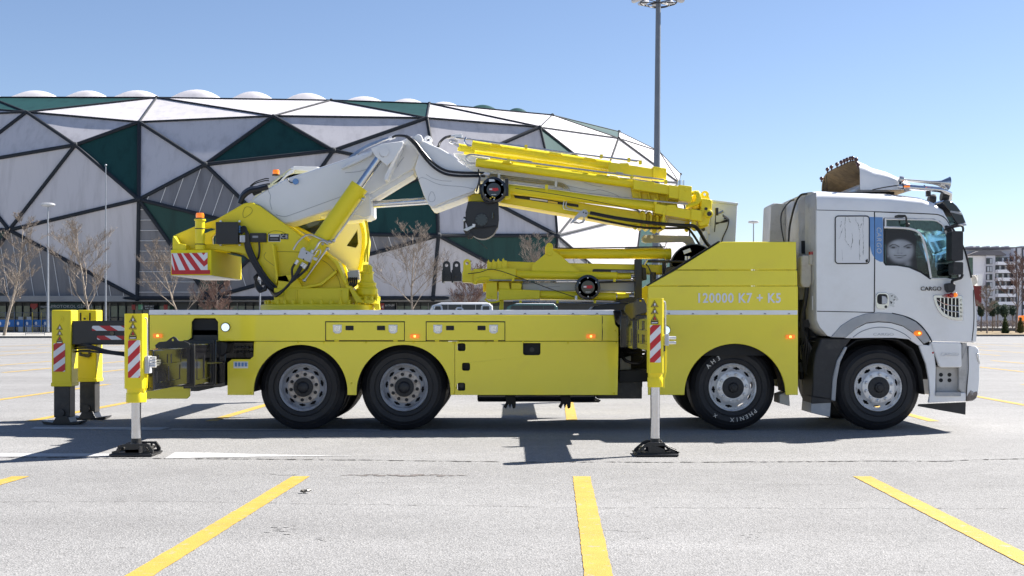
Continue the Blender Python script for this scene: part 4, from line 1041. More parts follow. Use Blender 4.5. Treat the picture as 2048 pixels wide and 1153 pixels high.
pr('deck_end_plate', [(1237, 622), (1292, 612), (1292, 640), (1270, 648), (1262, 690), (1240, 690)], YB + 1.0, .05, 'black_paint', truck, .006)
pr('fender_hook', [(1226, 622), (1242, 620), (1246, 640), (1242, 652), (1236, 650), (1230, 640)], YB - .02, .05, 'black_gloss', truck, .008)
# ------------------------------------------------------------------ outriggers
def chevron(x0, y0, x1, y1, Y, parent, step, w, slope=1.0, name='chevron_board', start=0, m0='white_print', r=2.0, up=True):
    """white board with slanted red stripes, all thin plates"""
    board = rrect(x0, y0, x1, y1, r)
    q = MB(); q.prism(PP(board, Y), Y, Y + .004, mi=0)
    # clip slanted bands to the board rectangle
    def clip(poly, f):
        out = []
        for i in range(len(poly)):
            a, b = poly[i], poly[(i + 1) % len(poly)]; fa, fb = f(a), f(b)
            if fa >= 0: out.append(a)
            if (fa >= 0) != (fb >= 0):
                t = fa / (fa - fb); out.append((a[0] + (b[0] - a[0]) * t, a[1] + (b[1] - a[1]) * t))
        return out
    k = start
    while k < (x1 - x0) * abs(slope) + (y1 - y0) + w:
        lo, hi = k, k + w
        g = (lambda p: (p[1] - y0) + slope * (p[0] - x0)) if up else (lambda p: (p[1] - y0) + slope * (x1 - p[0]))
        poly = clip(clip([(x0, y0), (x1, y0), (x1, y1), (x0, y1)], lambda p: g(p) - lo), lambda p: hi - g(p))
        if len(poly) >= 3: q.prism(PP(poly, Y - .0015), Y - .0015, Y + .001, mi=1)
        k += step
    return q.build(name, [m0, 'red_print'], parent, smooth=0)
def warning(cx, y0, Y, parent, s=6.5):
    for i in range(3):
        y = y0 + i * s * 2.15; q = MB()
        def tri(k): return [(cx, y - s * 1.05 * k + (1 - k) * 1.2), (cx + s * 1.08 * k, y + s * .85 * k + (1 - k) * .6), (cx - s * 1.08 * k, y + s * .85 * k + (1 - k) * .6)]
        q.prism(PP(tri(1.12), Y), Y, Y + .003, mi=0); q.prism(PP(tri(.9), Y - .0012), Y - .0012, Y, mi=1); q.prism(PP(tri(.7), Y - .0024), Y - .0024, Y - .0012, mi=0)
        q.prism(PP([(cx - 1.5, y + 3), (cx - .5, y - 2), (cx + 1.8, y - 1), (cx + 2.2, y + 3.2)], Y - .0036), Y - .0036, Y - .0024, mi=2 if i < 2 else 3)
        q.build('warning_sticker', ['black_print', 'yellow_print', 'white_print', 'red_print'], parent, smooth=0)
    q = MB(); yb = y0 + 2 * s * 2.15 + s; q.prism(PP(rrect(cx - s * 1.15, yb, cx + s * 1.15, yb + 5.5, .6), Y), Y, Y + .003); q.prism(PP([(cx - s * .9, yb + 2), (cx + s * .95, yb + 1.6), (cx + s * .85, yb + 4), (cx - s * .95, yb + 4.2)], Y - .001), Y - .001, Y, mi=1)
    q.build('maker_sticker', ['black_print', 'silver_print'], parent, smooth=0)

YJ = 13.0
def near_outrigger(xc, x0, x1, ytop, arm_left, front):
    sx = 1
    hw = (x1 - x0) / 2
    zt, zm, zb = Z(ytop, YJ), Z(ytop + 149, YJ), Z(ytop + 177, YJ)
    xl, xr = X(x0, YJ), X(x1, YJ); xm = (xl + xr) / 2
    w = xr - xl
    # upper sleeve: square with rounded front corners
    q = MB(); r = .035; prof = []
    for cx_, cy_, a0 in ((xr - r, YJ + r - .1, -90), (xr - r, YJ + .1 - r, 0), (xl + r, YJ + .1 - r, 90), (xl + r, YJ + r - .1, 180)):
        prof += [(p[0], p[1]) for p in arc(cx_, cy_, r, a0, a0 + 90, 5)]
    q.prism_axis(prof, Matrix.Translation((0, 0, zm)), zt - zm)
    o = q.build('outrigger', 'yellow_paint', truck, bevel=.004)
    q = MB(); q.cyl((xm, YJ, zb + .08), (xm, YJ, zm + .02), w * .47, n=28); q.build('lower_sleeve', 'yellow_paint', o)
    q = MB(); q.lathe([(w * .49, 0), (w * .51, .006), (w * .51, .09), (w * .49, .1)], (xm, YJ, zb), (0, 0, 1), 28); q.build('collar', 'yellow_paint', o)
    q = MB(); q.cyl((xm, YJ, .16), (xm, YJ, zb + .02), .049, n=28); q.build('piston_rod', 'chrome', o)
    q = MB(); q.cyl((xm, YJ, .1), (xm, YJ, .175), .05, n=24); q.build('rod_end', 'dark_steel', o)
    # foot: ribbed folding plate
    q = MB(); z0 = .0
    if front: fp = [(-.215, .015), (-.2, .0), (.2, .0), (.225, .02), (.23, .045), (.2, .06), (.1, .105), (.08, .14), (-.08, .14), (-.12, .12), (-.2, .05)]
    else: fp = [(-.2, .02), (-.17, .0), (.1, .0), (.215, .035), (.215, .06), (.17, .125), (-.06, .125), (-.14, .11), (-.16, .06), (-.21, .045)]
    q.prism([(xm + a, b) for a, b in ((-.215, .004), (.215, .004), (.225, .03), (-.225, .03))], YJ - .2, YJ + .2); q.build('foot_plate', 'black_paint', o, bevel=.008)
    q = MB(); q.lathe([(.075, .03), (.06, .1), (.056, .13)], (xm, YJ, 0), (0, 0, 1), 20); q.build('foot_socket', 'black_paint', o)
    hl = [[(-.16, .045), (-.085, .045), (-.085, .1), (-.11, .095)], [(.085, .045), (.15, .045), (.105, .085), (.085, .1)]] if front else [[(-.13, .04), (-.07, .04), (-.07, .1), (-.12, .095)], [(.07, .04), (.11, .04), (.11, .11), (.07, .11)], [(.13, .045), (.18, .05), (.155, .1), (.13, .11)]]
    for yy in (-.15, .12):
        q = MB(); q.prism([(xm + a, b + .004) for a, b in fp], YJ + yy, YJ + yy + .03, [[(xm + a, b) for a, b in h] for h in hl]); q.build('foot_rib', 'black_paint', o, bevel=.005)
    for k in (-1, 1):
        q = MB(); q.cyl((xm + k * .14, YJ - .16, .07), (xm + k * .14, YJ + .16, .07), .018, n=8); q.build('foot_pin', 'dark_steel', o)
    xs = (x0 + x1) / 2 - hw * .22
    chevron(x0 + 3 if not front else x0 + 5, ytop + 53, x1 - 12 if not front else x1 - 4, ytop + 128, YJ - .107, o, 31, 15.5, 1.0, start=6 if front else 2)
    warning((x0 + x1) / 2 - (7 if not front else 1), ytop + 11, YJ - .106, o)
    return o, xm
# rear near outrigger
o, xm = near_outrigger(271, 253, 292, 628, False, False)
def arm_box(nm, xa, xb, y0, y1, z0, z1, m, o, bevel=.012): q = MB(); q.box(xa, xb, y0, y1, z0, z1); return q.build(nm, m, o, bevel)
arm_box('inner_beam', -4.02, -3.73, YJ + .08, 14.75, .66, 1.085, 'black_gloss', o)
arm_box('middle_beam', -4.05, -3.70, 14.6, 15.7, .63, 1.115, 'black_gloss', o)
arm_box('outer_beam', -4.08, -3.66, 15.55, 18.0, .6, 1.145, 'black_gloss', o)
for y0, z0, z1 in ((14.6, .625, 1.12), (15.55, .595, 1.15)):
    q = MB(); q.box(-4.06, -3.685, y0 - .03, y0 + .02, z0, z1); q.build('beam_collar', 'black_paint', o, bevel=.006)
# raised weld frames on the beam side
for (ya, yb, za, zb) in ((13.2, 13.55, .74, .86), (13.65, 14.1, .74, .9), (13.25, 13.6, .93, 1.03), (13.75, 14.15, .93, 1.03), (14.75, 15.05, .7, .98), (15.1, 15.4, .7, .98)):
    q = MB(); xx = -3.73 if yb < 14.6 else -3.70
    q.tube([(xx, ya, zb), (xx, ya, za), (xx, yb, za), (xx, yb, zb)], .007, 5); q.build('weld_frame', 'black_gloss', o)
pr('gusset_plate', [(312, 698), (310, 691), (318, 684.5), (333, 683), (341, 676.5), (347, 673.5), (352, 676), (357, 682.5), (368, 682.5), (378, 687), (381, 696), (377, 708), (371, 719), (350, 725), (330, 720)], YJ + 1.55, .03, 'black_paint', o, .005, holes=[arc(345, 680.5, 2.6, 0, 330, 9)])
pr('pivot_housing', [(384, 660), (436, 660), (440, 684), (456, 686), (452, 706), (440, 716), (372, 716), (366, 690), (384, 677)], YB + .06, .6, 'black_paint', o, .012)
pr('pivot_base', [(366, 700), (452, 700), (452, 772), (440, 775), (366, 778)], YB + .12, 1.0, 'black_gloss', o, .012)
pr('pivot_foot', [(381, 776), (424, 772), (424, 777), (396, 783), (381, 783)], YB + .1, .5, 'black_paint', o, .006)
for k, (dx, dy) in enumerate(((0, 0), (1, 6), (2, 11))):
    pipe('hydraulic_line', [(299, 722 + dy, YJ + .02), (309, 722 + dy, YJ + .1), (322, 721 + dy * .6, YJ + .4), (334, 724 + dy * .3, YJ + .8), (370, 728, YJ + 1.6), (445, 725, YB - .02)], .011, 'steel', o)
q = MB(); p = W(296, 724, YJ); q.box(p.x - .02, p.x + .025, YJ - .06, YJ + .06, p.z - .12, p.z + .06); q.build('valve_block', 'pale_grey_paint', o, bevel=.005)
for dy in (-6, 0, 6, 11): cy('hose_fitting', (299, 722 + dy), (312, 722 + dy), YJ - .02, 2.6, 'aluminium', o, n=8)
pipe('thin_pipe', [(286, 640, YJ - .05), (291, 637, YJ - .05), (294, 644, YJ - .04), (294.5, 690, YJ - .03), (295, 716, YJ - .02)], .008, 'pale_grey_paint', o)
pipe('thin_pipe', [(295, 735, YJ - .02), (294, 768, YJ - .03), (291, 782, YJ - .03)], .008, 'yellow_paint', o)
# front near outrigger
o, xm = near_outrigger(1310, 1295, 1325.5, 597.5, True, True)
arm_box('inner_beam', 1.43, 1.60, YJ + .08, 14.75, 1.07, 1.42, 'black_gloss', o)
arm_box('middle_beam', 1.40, 1.66, 14.6, 15.75, 1.06, 1.44, 'black_gloss', o)
arm_box('outer_beam', 1.35, 1.72, 15.7, 18.0, 1.05, 1.46, 'black_gloss', o)
for (ya, yb, za, zb) in ((13.2, 13.6, 1.14, 1.24), (13.75, 14.2, 1.14, 1.24), (13.2, 13.6, 1.29, 1.39), (13.75, 14.2, 1.29, 1.39), (14.75, 15.3, 1.1, 1.3)):
    q = MB(); xx = 1.43 if yb < 14.6 else 1.40
    q.tube([(xx, ya, zb), (xx, ya, za), (xx, yb, za), (xx, yb, zb)], .007, 5); q.build('weld_frame', 'black_gloss', o)
pr('gusset_plate', [(1248, 622), (1250, 612), (1258, 606), (1270, 604), (1275, 598), (1282, 596), (1289, 601), (1293, 610), (1294, 625), (1272, 632), (1268, 642), (1262, 642), (1255, 632)], YJ + 1.6, .03, 'black_gloss', o, .005, holes=[arc(1281, 602, 2.2, 0, 330, 9)])
pipe('thin_pipe', [(1324, 603, YJ - .06), (1328, 604, YJ - .06), (1330.5, 610, YJ - .05), (1330.5, 645, YJ - .05), (1331, 668, YJ - .05)], .009, 'pale_grey_paint', o)
q = MB(); p = W(1333, 680, YJ - .03); q.box(p.x - .025, p.x + .02, YJ - .08, YJ + .02, p.z - .06, p.z + .06); q.build('valve_block', 'pale_grey_paint', o, bevel=.005)
for dy in (-4, 6): cy('hose_fitting', (1337, 680 + dy), (1352, 680 + dy), YJ - .03, 3, 'aluminium', o, n=8)
pipe('thin_pipe', [(1332, 690, YJ - .05), (1332, 720, YJ - .05), (1331, 745, YJ - .05), (1327, 762, YJ - .05), (1327, 776, YJ - .05)], .008, 'yellow_paint', o)
# two rear outriggers on beams running backwards
def rear_outrigger(x0, x1, Yj, ytop, yfoot, label_near):
    w = .265
    xl = X(x0, Yj); xr = xl + w; zt = Z(ytop, Yj); zm = Z(ytop + 150 if label_near else ytop + 141, Yj)
    q = MB(); q.box(xl, xr, Yj, Yj + w, zm, zt); o = q.build('outrigger', 'yellow_paint', truck, bevel=.012)
    q = MB(); q.box(xl - .008, xr + .008, Yj - .008, Yj + w + .008, zm - .02, zm + .03); q.build('collar', 'yellow_paint', o, bevel=.008)
    q = MB(); q.box(xl + .02, xr - .03, Yj + .025, Yj + w - .025, .1, zm + .02); q.build('inner_leg', 'dark_steel', o, bevel=.01)
    xm = (xl + xr) / 2
    q = MB(); q.prism([(xm - .24, .012), (xm + .24, .012), (xm + .27, .05), (xm + .12, .03), (xm + .08, .12), (xm - .07, .12), (xm - .12, .03), (xm - .27, .05)], Yj + .0, Yj + w); q.build('foot_plate', 'black_paint', o, bevel=.006)
    q = MB(); q.lathe([(.05, 0), (.05, .03)], (xm - .01, Yj - .01, .16), (0, 1, 0), 14); q.build('foot_pin', 'dark_steel', o)
    return o
oa = rear_outrigger(103, 146, 16.77, 620.5, 852, True)
disc('top_boss', (121, 639), 16.762, 6.5, .01, 'yellow_paint', oa, 18, .002); disc('top_bolt', (121, 639), 16.755, 2.6, .012, 'yellow_paint', oa, 8, .002)
warning(119, 655, 16.766, oa, 5.2); chevron(107, 687, 130, 744, 16.765, oa, 27, 13.5, .75, start=3)
q = MB(); q.box(X(140, 16.77), X(330, 16.77), 16.80, 17.03, Z(690, 16.77), Z(642, 16.77)); q.build('outrigger_beam', 'black_paint', oa, bevel=.01)
q = MB(); q.tube([(X(139, 16.77), 16.795, Z(y, 16.77)) for y in (688, 644)], .006, 5); q.build('weld_frame', 'black_gloss', oa)
chevron(184, 652, 256, 662, 16.793, oa, 26, 13, .6, start=-4, r=3, up=False); chevron(194, 672, 256, 680, 16.793, oa, 26, 13, .6, start=2, r=3, up=False)
disc('beam_bolt', (224, 667), 16.785, 4.5, .02, 'black_gloss', oa, 12, .003)
for dy, e in ((0, 712), (4, 710), (10, 711), (-3, 706)): pipe('hydraulic_hose', [(146, 694 + dy, 16.95), (175, 693 + dy, 16.7), (215, 703 + dy * .4, 16.6), (252, e, 16.5), (300, e + 2, 16.5)], .013, 'hose', oa)
ob = rear_outrigger(155, 198, 17.6, 620.5, 842, False)
disc('top_boss', (169, 638), 17.592, 6, .01, 'yellow_paint', ob, 18, .002); disc('top_bolt', (169, 638), 17.585, 2.4, .012, 'dark_steel', ob, 8, .002)
for px in (161, 179.5): pr('slot', rrect(px - 1.4, 626, px + 1.4, 642, 1.2), 17.594, .01, 'black_matt', ob)
pr('shackle', [(158, 700), (180, 700), (180, 713), (176, 716), (158, 712)], 17.55, .03, 'black_paint', ob, .004, holes=[[(162, 703), (176, 703), (176, 709), (162, 708)]])
q = MB(); q.box(X(190, 17.6), X(330, 17.6), 17.63, 17.83, Z(688, 17.6), Z(644, 17.6)); q.build('outrigger_beam', 'black_paint', ob, bevel=.01)
# far-side outriggers: feet seen under the truck
def far_outrigger(xc):
    Yj = 21.6; q = MB(); q.box(xc - .1, xc + .1, Yj - .1, Yj + .1, .55, 1.45); o = q.build('outrigger', 'yellow_paint', truck, bevel=.012)
    q = MB(); q.cyl((xc, Yj, .1), (xc, Yj, .6), .049, n=18); q.build('piston_rod', 'chrome', o)
    q = MB(); q.prism([(xc - .24, .004), (xc + .24, .004), (xc + .27, .04), (xc + .08, .12), (xc - .08, .12), (xc - .27, .04)], Yj - .2, Yj + .2); q.build('foot_plate', 'black_paint', o, bevel=.008)
    q = MB(); q.box(xc - .1, xc + .1, 18.2, Yj - .05, 1.07, 1.42); q.build('outrigger_beam', 'black_gloss', o, bevel=.01)
far_outrigger(1.25); far_outrigger(-3.9)
# ------------------------------------------------------------------ crane on the deck
mat('weld_line', (0.42, 0.36, 0.03), 0.45)
mat('white_seam', (0.42, 0.43, 0.46), 0.5)
YK = 16.6          # near cheek of the column
def seam(pts, Y, m, parent, r=.004, name='weld_seam'): return pipe(name, [(a, b, Y) for a, b in pts], r, m, parent, 5, 5)
# turntable
q = MB(); c = Vector((X(640, 17.0), 17.0, 1.515)); q.lathe([(.79, 0), (.79, .085), (.76, .095), (.5, .095)], c, (0, 0, 1), 64); tt = q.build('turntable', 'yellow_paint', truck, bevel=.004)
nb = MB(); nb.lathe([(.022, 0), (.022, .05), (.014, .055)], (0, 0, 0), (0, 0, 1), 8); nbm = nb.mesh('ring_bolt', 'yellow_paint', smooth=30)
for k in range(36):
    a = k * math.pi / 18; place('ring_bolt', nbm, c + Vector((.72 * math.cos(a), .72 * math.sin(a), .095)), tt)
q = MB(); q.box(X(552, YK), X(700, YK), 16.45, 17.55, 1.61, Z(577, YK)); base = q.build('slewing_base', 'yellow_paint', truck, bevel=.01)
for px in (568, 592, 680): pr('rib', [(px, 580), (px + 3, 580), (px + 3, 605), (px, 605)], 16.43, .03, 'yellow_paint', base, .004)
pr('base_flare', [(694, 572), (701, 572), (727, 606), (712, 606)], 16.5, .9, 'yellow_paint', base, .008)
pr('base_flare', [(540, 606), (556, 594), (560, 600), (560, 606)], 16.5, .9, 'yellow_paint', base, .008)
# column
colp = [(346, 472), (357, 467), (390, 453), (431, 440), (486, 408), (493, 405.8), (507, 406), (518, 411), (545, 431), (575, 452), (620, 486), (654, 511), (674, 526), (690, 566), (694, 580), (694, 592), (553, 592), (548, 576), (530, 549), (519, 536), (511, 524), (495, 513), (478, 506), (430, 500), (372, 499.5), (360, 494)]
win = [(393, 466), (400, 459), (420, 456), (431, 458), (431, 489), (410, 489), (395, 484)]
col_ = pr('crane_column', colp, YK, .09, 'yellow_paint', truck, .012, holes=[win])
pr('far_cheek', colp, YK + .85, .09, 'yellow_paint', col_, .012, holes=[win], yp=YK)
pr('column_core', [(431, 450), (489, 412), (507, 410), (570, 455), (650, 515), (684, 570), (690, 590), (556, 590), (520, 536), (478, 504), (431, 498)], YK + .09, .76, 'yellow_paint', col_, .01)
pr('column_flange', [(545, 489), (550, 492), (556, 552), (590, 548), (604, 574), (640, 566), (672, 540), (674, 545), (642, 572), (604, 579), (553, 579), (556, 570)], YK - .11, .115, 'yellow_paint', col_, .008)
pr('column_rib', [(543, 487), (547, 489), (556, 556), (552, 570), (550, 540)], YK - .13, .14, 'yellow_paint', col_, .006)
pr('edge_flange', [(650, 509), (656, 509), (676, 523), (694, 566), (690, 570), (671, 529)], YK - .14, .2, 'yellow_paint', col_, .008)
pr('edge_flange', [(672, 524), (677, 523), (698, 578), (693, 580)], YK - .1, .3, 'yellow_paint', col_, .008)
seam([(486, 425), (486, 431), (489, 436), (499, 430), (504, 424), (503, 417), (496, 414), (490, 416), (486, 425)], YK - .002, 'weld_line', col_)
seam([(536, 468), (545, 463), (560, 463), (576, 470)], YK - .002, 'weld_line', col_)
seam([(545, 503), (580, 504), (612, 505)], YK - .002, 'weld_line', col_)
seam([(532, 505), (528, 512), (532, 520), (548, 532)], YK - .002, 'weld_line', col_); seam([(640, 518), (660, 532), (676, 556), (682, 580)], YK - .002, 'weld_line', col_)
# tail with counterweight
q = MB(); q.box(-4.45, -3.92, 16.38, 18.2, 1.984, 2.315); cw = q.build('counterweight', 'yellow_matt', truck, bevel=.006)
q = MB(); q.box(-4.44, -3.93, 16.4, 18.18, 1.976, 1.986); q.build('underside_plate', 'white_paint', cw)  # white colour stands in for light reflected on the counterweight's underside
# chevron board with V stripes
q = MB(); Yc_ = 16.372
q.prism(PP([(342.5, 507), (415, 506), (415, 541), (342.5, 541)], Yc_), Yc_, Yc_ + .004, mi=0)
for poly in ([(343, 508), (345, 508), (358, 541), (350, 541)], [(343, 528), (348, 541), (343, 541)], [(354, 507), (362, 507), (380, 541), (371, 541)], [(366, 507), (378, 506.5), (402, 541), (391, 541)], [(383, 506.5), (394, 506.5), (408, 523), (415, 516), (415, 528), (408, 534)], [(403, 506), (411, 506), (407, 511)], [(343, 541), (420, 540.5), (420, 548.5), (343, 549.5)]):
    q.prism(PP(poly, Yc_ - .0015), Yc_ - .0015, Yc_, mi=1)
q.build('chevron_board', ['white_print', 'red_print'], cw, smooth=0)
pr('shelf_fin', [(345, 478), (347, 472), (358, 487), (372, 490), (372, 501), (345, 501)], 16.42, .6, 'yellow_paint', cw, .006)
q = MB(); p = W(400, 500, 16.42); q.cyl(p, W(400, 441, 16.42), .062, n=20); po = q.build('beacon_post', 'yellow_paint', truck)
for yy in (459, 490): q = MB(); q.lathe([(.064, 0), (.064, .012)], W(400, yy, 16.42), (0, 0, 1), 20); q.build('strap', 'black_matt', po)
q = MB(); q.lathe([(.075, 0), (.075, .02), (.03, .02)], W(400, 442, 16.42), (0, 0, 1), 20); q.build('post_flange', 'yellow_paint', po)
q = MB(); q.lathe([(.06, 0), (.06, .02), (.0, .02)], W(400, 439.5, 16.42), (0, 0, 1), 20); q.build('beacon_base', 'black_plastic', po)
q = MB(); q.lathe([(.052, 0), (.054, .04), (.048, .068), (.0, .074)], W(400, 437, 16.42), (0, 0, 1), 20); q.build('beacon_lens', 'amber_lens', po)
q = MB(); q.cyl(W(400, 437, 16.42), W(400, 431, 16.42), .02, n=8); q.build('beacon_bulb', 'amber_lit', po)
# control boxes
cb = pr('control_box', rrect(431.5, 444.5, 476, 488.5, 1), YK - .16, .15, 'black_paint', truck, .006)
for yy in (443, 490):
    for px in (441, 479): disc('mount_lug', (px, yy), YK - .05, 2.2, .05, 'steel', cb, 10)
for yy in (454, 459, 464): cy('cable_gland', (476, yy), (482, yy), YK - .09, 2.2, 'blue_print', cb, n=8)
pr('connector', rrect(479, 471, 490, 485, 1), YK - .12, .1, 'pale_grey_paint', cb, .004); pr('connector_clip', [(480, 472), (482.5, 472), (482.5, 484), (480, 484)], YK - .13, .02, 'white_print', cb)
cb2 = pr('junction_box', rrect(499.5, 466.5, 531.5, 484.5, 1), YK - .08, .075, 'black_plastic', truck, .005)
pr('box_print', [(505, 472), (516, 472), (516, 476), (505, 476)], YK - .083, .004, 'grey_print', cb2)
pl2 = pr('maker_plate', rrect(536.5, 468.5, 561, 484, .8), YK - .006, .008, 'silver_print', truck)
pr('plate_field', [(537.5, 469.5), (560, 469.5), (560, 483), (537.5, 483)], YK - .009, .004, 'black_print', pl2)
pr('plate_lettering', [(540, 471.5), (541, 470.5), (558, 470.8), (557.5, 473.8), (540, 474)], YK - .012, .003, 'silver_print', pl2)
for yy in (477, 479.5): pr('plate_lettering', [(540, yy), (556, yy), (556, yy + .7), (540, yy + .7)], YK - .012, .003, 'grey_print', pl2)
pl3 = pr('conformity_plate', rrect(561.5, 468, 576.5, 479, .6), YK - .006, .008, 'black_print', truck)
text('CE', 'plate_lettering', 569, 477, 7, YK - .01, 'white_print', pl3, space=1.25)
# cable bundle
for k, (dx, dy) in enumerate(((0, 0), (3, 2), (-3, 3), (5, -2), (1, 5))):
    pipe('cable', [(482, 456 + 3 * k, YK - .09), (490, 455 + 2 * k, YK - .1), (494 + dx * .4, 470 + dy, YK - .1), (494 + dx, 490 + dy, YK - .09), (506 + dx, 520 + dy, YK - .09), (528 + dx, 556 + dy, YK - .1), (546 + dx, 576 + dy, YK - .1), (556 + dx * .4, 582 + dy, YK - .06)], .016, 'hose', truck)
pipe('cable', [(518, 485, YK - .06), (519, 500, YK - .05), (517, 515, YK - .04), (512, 522, YK + .02)], .014, 'hose', truck)
pipe('cable', [(462, 506, YK + .1), (480, 510, YK - .04), (500, 523, YK - .05), (512, 527, YK - .02)], .008, 'hose', truck)
for k in range(5):
    pipe('looped_hose', [(520, 540 + 2 * k, YK + .02), (513 - k, 556, YK - .02), (512 + 2 * k, 572, YK), (520 + 2 * k, 584 - k, YK - .02), (528 + k, 578, YK - .04), (534, 566 - 2 * k, YK - .02)], .017, 'hose', truck)
# hoses from the valve block down to the base
for k, (x0, y0) in enumerate(((592, 525), (602, 530), (606, 529), (620, 523))):
    pipe('hydraulic_hose', [(x0, y0, YK - .36), (x0 - 8, y0 + 14 + k, YK - .36), (584 - 3 * k + k * 2, 560 + 2 * k, YK - .33), (570 - 2 * k, 578 + 2 * k, YK - .3), (552, 588 + k * 1.5, YK - .22), (542 + k, 582 + k * 2, YK - .12), (536 + k, 575, YK - .02)], .016, 'hose', truck)
# twin lift cylinders
def lift(Yl, near):
    o = cy('lift_cylinder', (593, 552), (719, 373), Yl, 18.2, 'yellow_paint', truck, n=32, bevel=.01)
    cy('gland', (715, 379), (719.5, 372.5), Yl, 18.7, 'yellow_paint', o, n=32, bevel=.004)
    cy('piston_rod', (716, 377), (768, 304), Yl, 8.6, 'chrome', o, n=24)
    if near:
        pipe('steel_pipe', [(587, 500, Yl - .16), (596, 485, Yl - .17), (608, 474, Yl - .17), (620, 470, Yl - .17), (636, 476, Yl - .16), (655, 484, Yl - .14), (664, 486, Yl - .13)], .013, 'steel', o)
        pipe('steel_pipe', [(624, 507, Yl - .17), (632, 497, Yl - .18), (638, 486, Yl - .18), (646, 483, Yl - .17), (656, 489, Yl - .15)], .013, 'steel', o)
        pipe('steel_pipe', [(628, 512, Yl - .16), (636, 500, Yl - .17), (641, 501, Yl - .17), (640, 508, Yl - .17), (634, 518, Yl - .16)], .008, 'steel', o)
        cy('steel_pipe', (667, 482), (725, 402), Yl - .06, 2.0, 'steel', o, n=10); cy('steel_pipe', (654, 498), (609, 561), Yl - .1, 2.0, 'steel', o, n=10)
        for c_ in ((667, 482), (655, 498), (726, 399), (609, 561), (645, 488), (659, 484)): q = MB(); q.ball(W(*c_, Yl - .09), .026, n=10, m=7); q.build('pipe_union', 'steel', o)
        cy('port_boss', (721, 400), (728, 392), Yl - .03, 4, 'yellow_paint', o, n=12)
        vb = MB(); p = W(613, 513, Yl - .2); Mx = Matrix.Translation(p) @ Matrix.Rotation(math.radians(90), 4, 'X') @ Matrix.Rotation(math.radians(-20), 4, 'Z')
        vb.prism_axis([(-.085, -.05), (.085, -.06), (.085, .06), (-.085, .075)], Mx, .1); vb.build('valve_block', 'pale_grey_paint', o, bevel=.006)
        for c_ in ((607, 519), (613, 507)): disc('port', c_, Yl - .305, 1.6, .01, 'black_matt', o, 8)
        for a, b_ in (((596, 521), (591, 529)), ((607, 526), (603, 533)), ((612, 529), (607, 537)), ((627, 517), (634, 520)), ((604, 503), (609, 496)), ((622, 508), (626, 501))): cy('hose_fitting', a, b_, Yl - .2, 3.2, 'aluminium', o, n=8)
    return o
lift(16.42, True); lift(17.6, False)
# main boom: white arm rising to the elbow
YM = 16.72
boom = pr('main_boom', [(499, 404), (516, 390), (538, 376), (571, 358), (640, 335), (742, 301), (764, 290), (801, 282.5), (818, 276), (832, 282), (842, 304), (829, 337), (736, 391), (700, 409), (584, 446), (571, 448.5), (560, 443), (521, 414)], YM, .6, 'white_paint', truck, .02)
seam([(535, 377), (537, 383), (541, 392), (540, 405), (544, 420)], YM - .002, 'white_seam', boom); seam([(552, 430), (568, 433.5), (585, 429), (640, 409), (690, 391)], YM - .002, 'white_seam', boom)
seam([(690, 346), (720, 343), (745, 334)], YM - .002, 'white_seam', boom); seam([(795, 334), (800, 325), (808, 315)], YM - .002, 'white_seam', boom)
pr('boom_flange', [(681, 337), (742, 302), (746, 304), (744, 311), (715, 326), (684, 339)], YM - .06, .1, 'white_paint', boom, .01)
pr('rod_bracket', [(741, 297), (764, 288), (806, 283), (806, 290), (796, 306), (786, 322), (774, 332), (757, 318), (750, 312)], YM - .42, .03, 'white_paint', boom, .008)
pr('rod_bracket', [(741, 297), (764, 288), (806, 283), (806, 290), (796, 306), (786, 322), (774, 332), (757, 318), (750, 312)], YM - .06, .04, 'white_paint', boom, .008)
pr('bracket_top', [(742, 297), (764, 288), (806, 282.5), (806, 285), (765, 291), (743, 300)], YM - .4, .36, 'white_paint', boom, .006)
pr('bracket_wing', [(800, 285), (806, 284), (804, 294), (774, 361), (768, 361), (770, 350), (788, 315)], YM - .3, .3, 'white_paint', boom, .006)
seam([(760, 302), (763, 298), (769, 297), (771, 301), (770, 310), (766, 315), (761, 312), (759, 306), (760, 302)], YM - .424, 'white_seam', boom, .003)
q = MB(); q.cyl(W(768, 304, 16.275), W(768, 304, 16.275) + Vector((0, .5, 0)), .06, n=20); q.build('pivot_pin', 'white_paint', boom)
pr('underside_plate', [(736, 391), (827, 339), (829, 344), (826, 350), (744, 400), (738, 398)], YM + .04, .5, 'white_paint', boom, .006)
pr('cylinder_cradle', [(714, 393), (737, 388), (741, 391), (742, 431), (730, 436), (714, 432), (690, 424)], YM - .04, .68, 'white_paint', boom, .012)
pr('cradle_rail', [(660, 437), (736, 427), (742, 431), (735, 438), (665, 446)], YM + .02, .5, 'white_paint', boom, .006)
q = MB(); q.lathe([(.04, 0), (.04, .02), (.025, .03)], W(591, 363.5, YM - .03), (0, 1, 0), 12); q.build('sensor', 'blue_print', boom)
pipe('sensor_cable', [(575, 357, YM - .01), (579, 364, YM - .015), (586, 366, YM - .015), (591, 364, YM - .02)], .006, 'hose', boom)
for k in range(3): pipe('steel_pipe', [(696, 322 - k * 2, YM + .15 + k * .1), (720, 304 - k * 2, YM + .15 + k * .1), (742, 292 - k * 2, YM + .1 + k * .1), (768, 281 - k, YM + .06 + k * .1), (785, 275, YM + .06 + k * .1)], .014, 'steel', boom)
for k in range(3): pipe('rear_hose', [(480, 408, YM + .1 * k), (486, 394 - 2 * k, YM + .1 * k), (500, 383 - 2 * k, YM + .1 * k), (518, 379 - k, YM + .1 * k), (536, 374, YM + .1 * k)], .035, 'hose', boom)
cy('hose_clamp', (505, 386), (521, 379), YM + .1, 7, 'dark_steel', boom, n=12)
